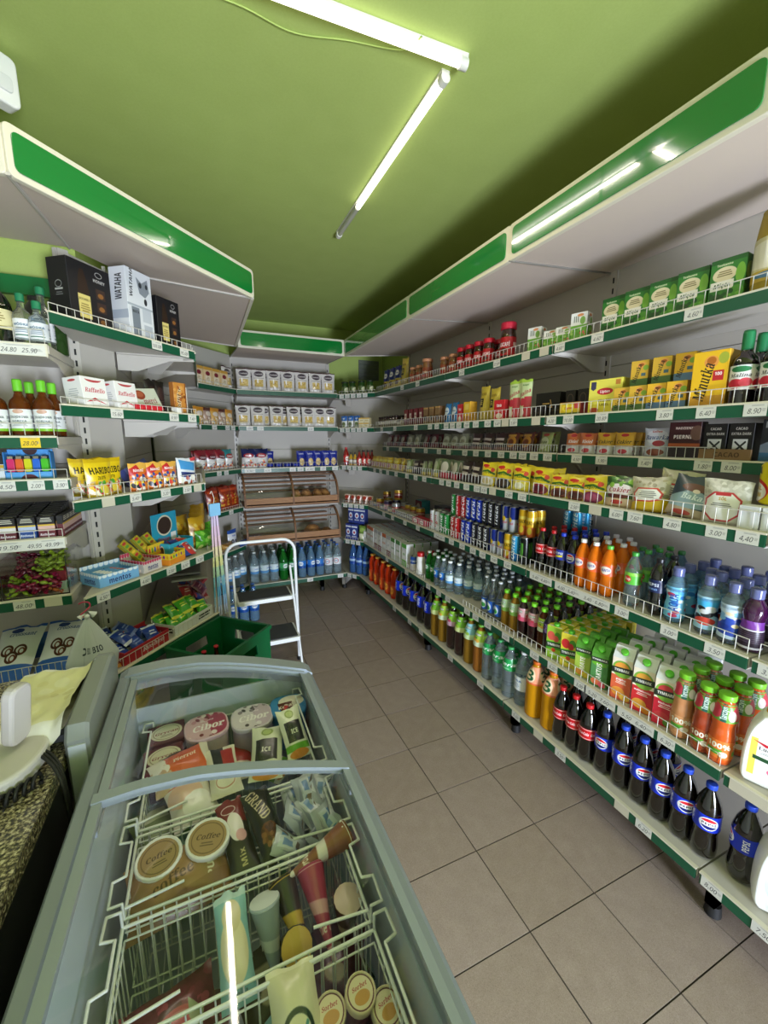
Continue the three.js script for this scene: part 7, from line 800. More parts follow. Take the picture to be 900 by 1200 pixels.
// wire baskets hung in the freezer
const BX0 = -1.088, BX1 = -0.668, bw = col('#e9ece8', 0.35);
function basket(z0, z1, label, hooks) {
  const yT = 0.745, yB = 0.42, t = thing('freezer_basket', label, 'basket', [(BX0 + BX1) / 2, yB, (z0 + z1) / 2]), cx = (BX0 + BX1) / 2, cz = (z0 + z1) / 2, W = (g) => g.translate(-cx, -yB, -cz), a = [];
  const rim = [[BX0, yT, z0], [BX1, yT, z0], [BX1, yT, z1], [BX0, yT, z1], [BX0, yT, z0]]; mesh('rim', W(bent(rim, 0.0032, 6)), bw, t);
  for (let x = BX0 + 0.022; x < BX1 - 0.01; x += 0.0216) a.push(rod([x, yT, z0], [x, yB, z0], 0.0015, 4), rod([x, yT, z1], [x, yB, z1], 0.0015, 4)); for (let z = z0 + 0.022; z < z1; z += 0.024) a.push(rod([BX0, yT, z], [BX0, yB, z], 0.0015, 4), rod([BX1, yT, z], [BX1, yB, z], 0.0015, 4));
  for (let x = BX0; x <= BX1; x += 0.03) a.push(rod([x, yB, z0], [x, yB, z1], 0.0015, 4)); for (const y of [yB, yT - 0.03, yT - 0.16]) a.push(bent([[BX0, y, z0], [BX1, y, z0], [BX1, y, z1], [BX0, y, z1], [BX0, y, z0]], 0.002, 5)); mesh('wires', W(merge(a)), bw, t).userData.kind = 'stuff';
  for (const [x, s] of [[BX0, -1], [BX1, 1]]) { const o = 0.022, p = [[x, yT, z0], [x, yT + 0.035, z0], [x + s * o, yT + 0.035, z0], [x + s * o, yT + 0.04, z0 + 0.045], [x, yT + 0.04, z0 + 0.05], [x, yT + 0.04, z1 - 0.05], [x + s * o, yT + 0.04, z1 - 0.045], [x + s * o, yT + 0.035, z1], [x, yT + 0.035, z1], [x, yT, z1]]; mesh('hanger', W(bent(p, 0.0028, 6)), bw, t); }
  if (hooks) for (const z of [z1 - 0.012]) mesh('divider_arm', W(merge([rod([BX0, yT + 0.01, z], [BX0 + 0.1, yT + 0.0, z + hooks], 0.0028, 6), rod([BX1, yT + 0.01, z], [BX1 - 0.1, yT, z + hooks], 0.0028, 6)])), bw, t);
}
basket(0.125, 0.475, 'far wire freezer basket with ice cream tubs', -0.035); basket(0.49, 0.665, 'wire freezer basket with cups and black ice cream bars', -0.02); basket(0.68, 0.85, 'wire freezer basket with cones and an empty corner', -0.02); basket(0.865, 1.2, 'wire freezer basket with round lidded cups', 0);
// ice cream
const fz = (proto, p, ang, label, cat, tilt, group) => put(proto, p, ang, label, cat, group, tilt);
function tub(name, w, d, h, c, body, lidCol) {
  const g = new THREE.Group(); g.name = name; const sh = (k) => rrect(w * k, d * k, Math.min(w, d) * 0.42 * k), ex = (k, y0, y1, b) => new THREE.ExtrudeGeometry(sh(k), { depth: y1 - y0 - 2 * b, bevelEnabled: true, bevelSize: b, bevelThickness: b, bevelSegments: 2, curveSegments: 8 }).rotateX(-Math.PI / 2).translate(0, y0 + b, 0);
  mesh('tub_body', ex(0.88, 0, h - 0.012, 0.003), col(body, 0.4), g); mesh('lid', ex(0.94, h - 0.014, h, 0.003), col(lidCol, 0.35), g);
  const s = new THREE.ShapeGeometry(sh(0.9), 8).rotateX(-Math.PI / 2).translate(0, h + 0.0006, 0), p = s.attributes.position, u = s.attributes.uv; for (let i = 0; i < p.count; i++) u.setXY(i, ...uvOf(c, p.getX(i) / w + 0.5, 0.5 - p.getZ(i) / d)); mesh('lid_print', s, printMat(c, 'label'), g); return g;
}
const zb = (a, b, drop) => cell(130, 110, () => { bg(a); PG([[0.5, 0], [1, 0], [1, 1], [0.6, 1]], b); T('Zielona', 0.52, 0.3, 0.1, '#f0e4ec', { i: 1 }); T('Cibor', 0.52, 0.55, 0.3, '#fbf4f8', { f: 'serif', i: 1, st: a, sw: 0.08 }); dots(16, 0, 0, 1, 0.3, 0.05, drop); dots(10, 0, 0.8, 1, 0.2, 0.05, drop); });
fz(tub('ice_cream_tub', 0.125, 0.12, 0.11, zb('#d8b0bc', '#a83a5e', ['#7a2a3a', '#f0e0e4', '#c88a98']), '#d8c0d8', '#d9b6c4'), [-0.94, 0.665, 0.195], 0.08, 'oval pink ice cream tub with crimson print', 'ice cream'); fz(tub('ice_cream_tub', 0.125, 0.12, 0.11, zb('#ddd2dc', '#cdb8cc', ['#4a3a44', '#e8e0e8', '#8a7a88']), '#b9a8cc', '#d4c8d8'), [-0.81, 0.665, 0.205], -0.02, 'oval lilac ice cream tub with dark flecks', 'ice cream');
const blu = cell(120, 120, () => { bg('#3f8ac8'); E(0.6, 0.34, 0.36, 0.26, '#ece4d4'); PG([[0.2, 0.4], [0.6, 0.35], [0.7, 0.7], [0.3, 0.75]], '#5a2a1c'); T('Koral', 0.42, 0.55, 0.18, '#f4e8d8', { i: 1, r: -0.3 }); dots(8, 0.4, 0.4, 0.4, 0.4, 0.05, ['#c83a3a', '#d8d0c0']); }); fz(tub('ice_cream_tub', 0.115, 0.115, 0.12, blu, '#2f78c0', '#3a86c8'), [-0.69 - 0.006, 0.655, 0.195], -0.1, 'round blue ice cream tub with chocolate print', 'ice cream');
const gry = cell(90, 90, () => { bg('#5a1c24'); E(0.5, 0.5, 0.44, 0.44, '#d6d0b4'); O(0.5, 0.5, 0.36, 0.36, '#8a7a5a', 0.02); T('Grycan', 0.5, 0.5, 0.18, '#7a2a24', { i: 1, f: 'serif' }); fine(0.3, 0.64, 0.4, 0.12, 2, '#8a7a5a'); });
function cup(name, r, h, body, lidCol, c) { const g = new THREE.Group(); g.name = name; mesh('cup_body', lathe([[0, 0], [r * 0.72, 0], [r * 0.94, h - 0.012]], 24), col(body, 0.45), g); mesh('lid', lathe([[r * 0.9, h - 0.016], [r, h - 0.015], [r, h - 0.003], [r * 0.96, h], [r * 0.88, h], [r * 0.86, h - 0.003], [0, h - 0.003]], 24), col(lidCol, 0.35), g); mesh('lid_print', toCell(new THREE.CircleGeometry(r * 0.85, 24), c).rotateX(-Math.PI / 2).translate(0, h - 0.0022, 0), printMat(c, 'label'), g); return g; }
const gc1 = boxItem('ice_cream_box', 0.1, 0.1, 0.088, { f: sw('#6a1c26'), t: gry, o: sw('#641a24') }, 'card', 0.003); fz(gc1, [-1.05, 0.665, 0.165], 0.1, 'dark red ice cream box with cream oval, by the end wall', 'ice cream'); fz(gc1, [-1.05, 0.66, 0.262], 0.12, 'dark red ice cream box with cream oval, beside the packets', 'ice cream');
const flat = (w, l, h, c, sd) => { const m = bagItem('ice_cream_packet', w, l, h, c, { sd, wr: 0.18, seal: 0.05 }); return m; };
const lay = (proto, p, ang, label, group, t = -1.5) => { const o = put(proto, p, ang, label, 'ice cream', group, [t, 0]); return o; };
const orange = cell(130, 90, () => { bg('#dfd8cc'); R(0.25, 0.05, 0.6, 0.8, '#cf5a2a'); T('Pierrot', 0.55, 0.35, 0.16, '#f4e8dc', { f: 'serif', i: 1 }); R(0.25, 0, 0.6, 0.1, '#2a2420'); dots(16, 0, 0, 0.25, 1, 0.08, ['#c8a888', '#e8e0d4']); }), gblack = cell(90, 150, () => { bg('#e0e2cc'); R(0.15, 0.3, 0.7, 0.4, '#23241f'); T('ICE', 0.5, 0.5, 0.12, '#e4e4d0'); E(0.5, 0.14, 0.2, 0.1, '#b8c87a'); O(0.5, 0.14, 0.16, 0.08, '#7a8a4a', 0.015); R(0, 0.74, 1, 0.12, '#6aae2a'); E(0.5, 0.92, 0.4, 0.08, '#e0902a'); }), redw = cell(80, 120, () => { bg('#e4dccc'); R(0.2, 0, 0.4, 0.5, '#1f1c1a'); R(0.5, 0.1, 0.4, 0.4, '#a82028'); E(0.5, 0.76, 0.34, 0.16, '#f0e8dc'); O(0.5, 0.76, 0.3, 0.12, '#c87a6a', 0.015); }), wsn = cell(90, 90, () => { bg('#ded6ce'); E(0.4, 0.4, 0.4, 0.3, '#e8c0a8'); E(0.6, 0.7, 0.36, 0.26, '#f2eeea'); R(0, 0, 1, 0.14, '#c8382c'); });
lay(flat(0.16, 0.1, 0.05, orange, 3), [-0.985, 0.735, 0.36], 0.35, 'orange and white ice cream packet in the far basket', null, -1.25); lay(flat(0.09, 0.15, 0.04, gblack, 5), [-0.8, 0.725, 0.42], -0.2, 'cream packet with black square and green stripe', null, -1.2); lay(flat(0.07, 0.14, 0.035, gblack, 9), [-0.7, 0.74, 0.395], 0.15, 'cream packet with black square leaning by the basket side', null, -0.9); lay(flat(0.08, 0.14, 0.04, redw, 7), [-0.895, 0.725, 0.43], 0.1, 'cream and red ice cream packet with round seal', null, -1.3); lay(flat(0.11, 0.12, 0.05, wsn, 4), [-0.965, 0.705, 0.46], 0.3, 'white and peach ice cream packet with red edge', null, -1.3); lay(flat(0.1, 0.12, 0.04, cell(64, 64, () => { bg('#a8242c'); R(0, 0.6, 1, 0.4, '#e0d4c8'); }), 6), [-0.87, 0.68, 0.34], 0.0, 'crimson ice cream packet under the cream ones', null, -1.4); lay(flat(0.1, 0.13, 0.04, gblack, 12), [-0.73, 0.66, 0.34], 0.9, 'cream packet with green stripe lying deeper in the basket', null, -1.5);
lay(flat(0.11, 0.13, 0.04, cell(64, 64, () => { bg('#7a8a5a'); R(0.2, 0.2, 0.6, 0.3, '#d8d8c0'); }), 15), [-1.04, 0.66, 0.45], 0.4, 'olive packet deep in the far basket', null, -1.5);
const esp = cell(90, 90, () => { bg('#a88a5a'); O(0.5, 0.5, 0.42, 0.42, '#7a6038', 0.03); T('Coffee', 0.5, 0.46, 0.2, '#4a3418', { f: 'serif', i: 1 }); fine(0.3, 0.62, 0.4, 0.14, 2, '#6a5430'); }), esC = cup('ice_cream_cup', 0.046, 0.1, '#ebe9e4', '#efeeea', esp); fz(esC, [-1.036, 0.655, 0.555], 0.2, 'white ice cream cup with tan lid beside the basket end', 'ice cream', [0.1, 0.05]); fz(esC, [-0.945, 0.66, 0.552], -0.2, 'white ice cream cup with tan lid beside the black bars', 'ice cream', [0.12, -0.05]);
const cap = cell(170, 110, () => { bg('#9a7448'); T('ICE', 0.3, 0.26, 0.16, '#4a2f14', { r: -0.2 }); T('coffee', 0.42, 0.5, 0.22, '#4a2f14', { f: 'serif', i: 1, r: -0.2 }); T('CAPPUCCINO', 0.82, 0.5, 0.15, '#efe6d6', { r: -1.4, mw: 0.62 }); PG([[0, 0.8], [1, 0.6], [1, 1], [0, 1]], '#8a6438'); }); lay(flat(0.2, 0.125, 0.06, cap, 8), [-0.99, 0.69, 0.66], 0.15, 'brown cappuccino ice cream bag', null, -1.15);
const magn = cell(64, 150, () => { bg('#221a1c'); R(0, 0, 1, 0.4, '#7a1c26'); E(0.5, 0.42, 0.3, 0.2, '#e4dcd8'); E(0.62, 0.56, 0.2, 0.08, '#d8a0a4'); O(0.4, 0.16, 0.26, 0.06, '#e4dcd8', 0.012); T('Mix', 0.5, 0.82, 0.12, '#c8b88a', { r: -1.57 }); }), grand = cell(64, 150, () => { bg('#1e1b19'); T('GRAND', 0.42, 0.24, 0.24, '#d8c8a4', { r: 1.3, mw: 1.1, f: 'serif' }); E(0.5, 0.66, 0.34, 0.14, '#6a3a1c'); dots(16, 0.2, 0.54, 0.6, 0.26, 0.07, ['#8a5a30', '#4a2410']); E(0.6, 0.82, 0.2, 0.08, '#e4d8bc'); });
lay(flat(0.062, 0.16, 0.035, magn, 3), [-0.868, 0.705, 0.635], 0.2, 'black and red ice cream bar with white bite picture', null, -1.2); lay(flat(0.066, 0.165, 0.035, grand, 6), [-0.8, 0.71, 0.64], 0.25, 'black almond ice cream bar with gold lettering', null, -1.2);
const silv = cell(70, 80, () => { bg('#b4bac4'); for (let i = 0; i < 12; i++) PG([[(i * 37 % 100) / 100, (i * 53 % 100) / 100], [(i * 71 % 100) / 100, (i * 29 % 100) / 100], [(i * 17 % 100) / 100, (i * 83 % 100) / 100]], ['#e4e8f0', '#8a92a4', '#6a5a52', '#d0d8e8', '#5a86c0'][i % 5]); R(0.3, 0.1, 0.4, 0.5, '#cfd6e2'); R(0.38, 0.2, 0.24, 0.3, '#7a9ad0'); }), sv = [2, 5].map((s) => bagItem('ice_cream_sandwich', 0.06, 0.085, 0.03, silv, { sd: s, wr: 0.3 }));
[[-0.74, 0.7, 0.545, 0.5], [-0.695, 0.7, 0.55, -0.3], [-0.735, 0.71, 0.59, 1.2], [-0.69, 0.715, 0.6, 0.2], [-0.725, 0.7, 0.635, -0.8], [-0.685, 0.7, 0.64, 0.7], [-0.71, 0.735, 0.57, 0.0], [-0.745, 0.69, 0.63, 0.9]].forEach(([x, y, z, a], i) => put(sv[i % 2], [x, y, z], a, 'silver blue wrapped ice cream in the basket corner, ' + ORD[i] + ' of the heap', 'ice cream', 'silver wrapped ice creams', [-1.1 + (i % 3) * 0.3, (i % 4) * 0.25 - 0.4]));
// cones and packets of the near baskets
function cone(name, r, l, c, topCol, c2) { const g = new THREE.Group(); g.name = name; mesh('cone_wrapper', lathe([[0.0025, 0], [r * 0.96, l * 0.93], [r, l * 0.96]], 16, c).translate(0, 0, 0), printMat(c, 'film'), g); const top = lathe([[r, l * 0.96], [r * 1.03, l * 0.97], [r * 0.98, l], [0, l * 1.005]], 16, c2); mesh('cone_lid', top, printMat(c2, 'label'), g); return g; }
const cnC = (a, b, t) => cell(90, 100, () => { bg(a); R(0, 0.86, 1, 0.14, b); PG([[0, 0.3], [1, 0.45], [1, 0.6], [0, 0.45]], b); T(t, 0.3, 0.66, 0.16, '#f0e8dc', { i: 1 }); T(t, 0.8, 0.66, 0.16, '#f0e8dc', { i: 1 }); R(0, 0, 0, 0, a); }), lidC = (a, b) => cell(48, 48, () => { bg(a); E(0.5, 0.5, 1, 0.3, b); });
const cones = [['silver blue ice cream cone with crumpled lid', '#aab6c4', '#e4e8ee', [-0.832, 0.6, 0.79], [-0.45, 0.08]], ['black ice cream cone with ring on the lid', '#241f1e', '#c8a24a', [-0.812, 0.6, 0.71], [0.75, -0.05]], ['dark chocolate ice cream cone with gold tip', '#2f2724', '#c8a03a', [-0.775, 0.66, 0.825], [-1.15, 0.1]], ['pink ice cream cone with gold seam', '#a83450', '#d8a0a8', [-0.735, 0.665, 0.83], [-1.1, -0.08]], ['brown and white ice cream cone with yellow tip', '#8a5430', '#e8e2dc', [-0.8, 0.735, 0.705], [0.3, -1.42]], ['chestnut ice cream cone with round picture lid', '#4a2a20', '#c8b0a0', [-0.695, 0.57, 0.755], [0.15, 0]]];
cones.forEach(([label, a, b, p, tl], i) => put(cone('ice_cream_cone', 0.029, 0.15, cnC(a, b, ['', '', '', 'cone', 'Roma', ''][i]), b, lidC(b, a)), p, 0.06 * i, label, 'ice cream', 'ice cream cones', tl));
const burg = cell(170, 130, () => { bg('#6e2438'); dots(60, 0, 0, 1, 1, 0.05, ['#8a3048', '#5a1c2c', '#a8485e', '#7a2a40']); E(0.55, 0.55, 0.26, 0.22, '#c8545e'); O(0.55, 0.55, 0.2, 0.16, '#d88a90', 0.03); PG([[0.7, 0.3], [0.85, 0.5], [0.75, 0.75], [0.68, 0.5]], '#a8b08a'); }); lay(flat(0.16, 0.13, 0.07, burg, 5), [-1.0, 0.575, 0.835], 0.2, 'burgundy ice cream bag at the bottom of the half empty basket', null, -1.3); lay(flat(0.18, 0.13, 0.05, burg, 11), [-1.02, 0.52, 0.815], -0.2, 'burgundy ice cream bag lying under the other one', null, -1.45);
const dog = cell(70, 150, () => { bg('#8ec0c8'); E(0.5, 0.55, 0.42, 0.3, '#e4d8b8'); E(0.5, 0.25, 0.3, 0.16, '#d8caa4'); R(0, 0, 1, 0.1, '#bcd8dc'); R(0, 0.84, 1, 0.16, '#7ab0ba'); T('vanilla', 0.5, 0.9, 0.07, '#3a4a4a', { i: 1 }); }); lay(flat(0.06, 0.16, 0.035, dog, 3), [-0.9, 0.68, 0.838], 0.05, 'pale blue ice cream bar with cream front', null, -1.15);
const tur = lay(flat(0.1, 0.12, 0.04, cell(48, 48, () => { bg('#8cc4c4'); }), 8), [-0.93, 0.63, 1.0], 0.5, 'turquoise packet in the near basket', null, -1.4), crm = cell(80, 100, () => { bg('#ddd6b4'); R(0, 0, 1, 0.08, '#efe8cc'); O(0.5, 0.66, 0.3, 0.2, '#2a3430', 0.06); LN([[0.3, 0.6], [0.5, 0.8], [0.7, 0.6]], '#4a8a8a', 0.05); }); lay(flat(0.08, 0.12, 0.045, crm, 4), [-0.82, 0.69, 0.96], 0.0, 'cream packet with dark swirl in the near basket', null, -1.05);
const sch = cell(80, 80, () => { bg('#5a1c28'); E(0.5, 0.5, 0.46, 0.46, '#ddcfae'); E(0.5, 0.64, 0.3, 0.2, '#c8924a'); T('Sorbet', 0.5, 0.34, 0.18, '#a83a3a', { i: 1, f: 'serif' }); }), scC = cup('ice_cream_cup', 0.026, 0.12, '#5e2430', '#d8c8a4', sch); [[-0.762, 0.6, 0.9, [0.2, 0.05]], [-0.722, 0.615, 0.9 + 0.005, [0.2, -0.02]], [-0.69, 0.6, 0.925, [0.25, -0.03]], [-0.712, 0.59, 0.985, [0.25, 0.05]]].forEach(([x, y, z, tl], i) => put(scC, [x, y, z], 0.1 * i, 'burgundy sorbet cup with cream lid, ' + ORD[i] + ' from the cone basket', 'ice cream', 'burgundy sorbet cups', tl));

// ---------------------------------------------------------------- counter, scale and telephone
const granite = new THREE.MeshPhysicalMaterial({ roughness: 0.25, clearcoat: 0.3, map: noiseTex(256, (x, y) => { const n = noise.noise(x / 6, y / 6, 1) + 0.7 * noise.noise(x / 2.6, y / 2.6, 5), v = n > 0.35 ? [206, 196, 168] : n > 0 ? [150, 138, 110] : n > -0.35 ? [92, 84, 66] : [42, 40, 34], s = rr(-14, 14); return v.map((q) => cl(q + s)); }, 3.5) });
{
  const t = thing('shop_counter', 'shop counter with speckled granite top and dark front panel', 'counter', [-1.6, 0, 0.8]), W = (g) => g.translate(1.6, 0, -0.8);
  mesh('worktop', W(uvm(bx(-2.05, -1.215, 0.915, 0.95, 0.03, 1.75))), granite, t); mesh('front_panel', W(bx(-1.245, -1.22, 0.05, 0.915, 0.05, 1.75)), col('#26282b', 0.4), t); mesh('end_panel', W(bx(-2.03, -1.245, 0.05, 0.915, 0.05, 0.075)), col('#2c2e31', 0.45), t); mesh('plinth', W(bx(-2.0, -1.27, 0, 0.05, 0.1, 1.75)), blackMat, t);
}
{ // weighing scale: low body with a grey upright housing along the freezer side
  const t = thing('counter_scale', 'grey counter scale housing standing along the freezer edge', 'scale', [-1.19, 0.8, 0.26], 0);
  const hs = ext([[-0.16, 0], [0.16, 0], [0.165, 0.17], [0.15, 0.195], [-0.12, 0.215], [-0.155, 0.205], [-0.165, 0.19]], 0.032, 0.007).rotateY(-Math.PI / 2).translate(0.016, 0.007, 0);
  mesh('housing', hs, col('#8b8f8e', 0.38), t); mesh('platform', rslab(0.17, 0.28, 0.01, 0.02, 0.003).rotateX(-Math.PI / 2).translate(-0.115, 0.18, 0), chrome, t); mesh('scale_body', bx(-0.19, -0.035, 0.151, 0.18, -0.12, 0.12), col('#5c5f60', 0.5), t); mesh('front_plate', bx(-0.015, 0.017, 0.02, 0.17, 0.172, 0.176), col('#c3c9d2', 0.3), t);
}
{ // sheet of waxed wrapping paper on the scale
  const g = new THREE.PlaneGeometry(0.165, 0.31, 24, 40).rotateX(-Math.PI / 2), p = g.attributes.position; for (let i = 0; i < p.count; i++) { const x = p.getX(i), z = p.getZ(i), e = Math.min(1, Math.max(0, (Math.abs(z) - 0.115) / 0.04)); p.setY(i, 0.012 * noise.noise(x * 14, z * 12, 2) + 0.006 * noise.noise(x * 40, z * 34, 8) - 0.03 * e * e + (x > 0.06 ? (x - 0.06) * 0.9 : 0)); p.setX(i, x + 0.01 * noise.noise(z * 9, x * 4, 1)); } g.computeVertexNormals();
  const c = cell(200, 360, () => { bg('#e4dfb2'); R(0, 0, 1, 0.13, '#ecebe2'); R(0, 0.86, 1, 0.14, '#eceae2'); dots(14, 0.05, 0.2, 0.9, 0.6, 0.08, ['#dfd8a4', '#eae6c4', '#d6cf9c']); fine(0.1, 0.76, 0.2, 0.02, 1, '#8a865e'); }); toCell(g, c);
  const m = tag(mesh(numbered('wrapping_paper'), g, new THREE.MeshPhysicalMaterial({ map: c.s.t, roughness: 0.55, side: THREE.DoubleSide }), scene), 'crumpled pale yellow wrapping paper lying on the scale', 'paper'); m.position.set(-1.292, 1.008, 0.265); m.rotation.y = -0.06;
}
{
  const t = thing('telephone', 'off-white corded telephone on the granite counter beside the paper', 'telephone', [-1.315, 0.951, 0.45], 0), b = col('#c9c4c0', 0.35);
  const wd = new THREE.Shape(); wd.moveTo(-0.07, -0.05); wd.lineTo(0.045, -0.05); wd.quadraticCurveTo(0.075, -0.04, 0.07, 0); wd.quadraticCurveTo(0.06, 0.07, 0.02, 0.08); wd.lineTo(-0.07, 0.085); wd.closePath();
  mesh('base', new THREE.ExtrudeGeometry(wd, { depth: 0.018, bevelEnabled: true, bevelSize: 0.008, bevelThickness: 0.008, bevelSegments: 3, curveSegments: 8 }).rotateX(Math.PI / 2).translate(0, 0.035, 0), b, t);
  mesh('handset', rslab(0.042, 0.115, 0.012, 0.016, 0.006).rotateY(Math.PI / 2 - 0.35).rotateZ(-0.12).translate(0.025, 0.115, -0.03), col('#bdb6b6', 0.35), t);
  const k = []; for (let i = 0; i < 3; i++) for (let j = 0; j < 5; j++) k.push(new THREE.SphereGeometry(0.004, 6, 5).translate(0.012 + j * 0.0015, 0.085 + j * 0.013, -0.045 + i * 0.012)); mesh('keys', merge(k), col('#7a7c80', 0.4), t).userData.kind = 'stuff';
}
{ const p = []; const n = 26; for (let i = 0; i <= n * 10; i++) { const s = i / (n * 10), a = i / 10 * Math.PI * 2, x = -1.5 + 0.27 * s, z = 0.62 - 0.14 * s * s + 0.02; p.push([x, 0.964 + 0.011 * Math.sin(a), z + 0.011 * Math.cos(a)]); } tag(mesh(numbered('coiled_cord'), wire(p, 0.0035, false, 520, 5), blackMat, scene), 'black coiled cord lying on the granite counter', 'cord'); }
[[0.0, 'outer'], [0.016, 'middle'], [0.03, 'inner']].forEach(([o, n]) => tag(mesh(numbered('cable'), wire([[-1.4 + o, 0.957, 0.4], [-1.32, 0.975, 0.4 + o], [-1.26, 0.985, 0.43 + o * 0.6], [-1.215 + o * 0.2, 0.97, 0.47 + o], [-1.195 + o * 0.2, 0.9, 0.5 + o], [-1.19, 0.7, 0.5 + o]], 0.0032, false, 40), blackMat, scene), n + ' black cable looping over the counter edge beside the scale', 'cable', 'black cables'));

// ---------------------------------------------------------------- step stool
{
  const t = thing('step_stool', 'white folding step stool with two black treads', 'step stool', [-0.565, 0, -1.42]), wt = col('#e6e8ea', 0.35), W = (g) => g.translate(0.565, 0, 1.42), zt = -1.47, zf = -1.44;
  const arcP = (x0, x1, y, r, z) => { const p = [[x0, 0.02, zf], [x0, y - r, z]]; for (let k = 1; k <= 5; k++) { const a = Math.PI - (Math.PI / 2) * k / 5; p.push([x0 + r + r * Math.cos(a), y - r + r * Math.sin(a), z]); } for (let k = 0; k <= 5; k++) { const a = Math.PI / 2 - (Math.PI / 2) * k / 5; p.push([x1 - r + r * Math.cos(a), y - r + r * Math.sin(a), z]); } p.push([x1, 0.02, zf]); return p; };
  mesh('frame', W(bent(arcP(-0.8, -0.335, 0.925, 0.09, zt), 0.011, 10)), wt, t);
  mesh('front_leg', W(bent([[-0.76, 0.73, -1.46], [-0.765, 0.02, -1.12]], 0.008, 8)), wt, t); mesh('front_leg', W(bent([[-0.375, 0.73, -1.46], [-0.37, 0.02, -1.12]], 0.008, 8)), wt, t);
  const step = (y, z0, z1, x0, x1) => { mesh('step', W(merge([rslab(x1 - x0, z1 - z0, 0.022, 0.015, 0.003).rotateX(-Math.PI / 2).translate((x0 + x1) / 2, y - 0.022, (z0 + z1) / 2)])), wt, t); mesh('tread', W(rslab(x1 - x0 - 0.025, z1 - z0 - 0.025, 0.004, 0.01, 0.001).rotateX(-Math.PI / 2).translate((x0 + x1) / 2, y + 0.004, (z0 + z1) / 2)), col('#3c3f44', 0.8), t); };
  step(0.545, -1.54, -1.34, -0.75, -0.385); step(0.31, -1.42, -1.18, -0.75, -0.375);
  for (const x of [-0.8, -0.335]) mesh('foot_cap', W(new THREE.CylinderGeometry(0.014, 0.015, 0.03, 10).translate(x, 0.015, zf)), blackMat, t); mesh('hinge_bar', W(merge([rod([-0.8, 0.5, -1.46], [-0.75, 0.52, -1.44], 0.004), rod([-0.335, 0.5, -1.46], [-0.385, 0.52, -1.44], 0.004), rod([-0.335, 0.27, -1.45], [-0.375, 0.29, -1.3], 0.004)])), wt, t);
}
// ---------------------------------------------------------------- green bottle crates
function crate(y, label) {
  const w = 0.385, d = 0.335, h = 0.298, s = 0.008, t = thing('bottle_crate', label, 'crate', [-0.875, y, -0.79], 0.815, 'green bottle crates'), gm = col('#0c5a32', 0.4);
  const wall = (len) => { const sh = new THREE.Shape(); sh.moveTo(-len / 2, 0); sh.lineTo(len / 2, 0); sh.lineTo(len / 2, h); sh.lineTo(-len / 2, h); sh.closePath(); const ho = new THREE.Path(), a = len * 0.22; ho.moveTo(-a, h * 0.6); ho.lineTo(-a * 0.9, h * 0.8); ho.lineTo(a * 0.9, h * 0.8); ho.lineTo(a, h * 0.6); ho.closePath(); sh.holes.push(ho); return new THREE.ExtrudeGeometry(sh, { depth: s, bevelEnabled: true, bevelSize: 0.001, bevelThickness: 0.001, bevelSegments: 1 }).translate(0, 0, -s / 2); };
  for (const z of [-d / 2, d / 2]) mesh('side_wall', wall(w).translate(0, 0, z), gm, t); for (const x of [-w / 2, w / 2]) mesh('end_wall', wall(d).rotateY(Math.PI / 2).translate(x, 0, 0), gm, t); mesh('crate_floor', bx(-w / 2, w / 2, 0, 0.006, -d / 2, d / 2), gm, t);
  mesh('top_lip', merge([bx(-w / 2 - 0.008, w / 2 + 0.008, h - 0.02, h, -d / 2 - 0.012, -d / 2 - 0.004), bx(-w / 2 - 0.008, w / 2 + 0.008, h - 0.02, h, d / 2 + 0.004, d / 2 + 0.012), bx(-w / 2 - 0.012, -w / 2 - 0.004, h - 0.02, h, -d / 2, d / 2), bx(w / 2 + 0.004, w / 2 + 0.012, h - 0.02, h, -d / 2, d / 2)]), gm, t);
  mesh('divider', merge([bx(-w / 2 + 0.01, w / 2 - 0.01, 0.006, 0.09, -0.002, 0.002), bx(-0.002, 0.002, 0.006, 0.09, -d / 2 + 0.01, d / 2 - 0.01)]), gm, t);
}
crate(0.001, 'lower green plastic bottle crate on the floor'); crate(0.3, 'upper green plastic bottle crate beside the freezer');
const beer = bottle('beer_bottle', { h: 0.22, r: 0.03, kind: 'slim', mat: liq('#3a1a0a'), cap: { c: '#c02a3a', h: 0.008 }, labels: [[0.15, 0.45, coke]], seg: 14 }); [[-0.96, -0.79], [-0.9, -0.83]].forEach(([x, z], i) => put(beer, [x, 0.307, z], 0, ['red capped beer bottle near the crate corner', 'red capped beer bottle farther inside the crate'][i], 'bottle', 'red capped bottles in the crate'));
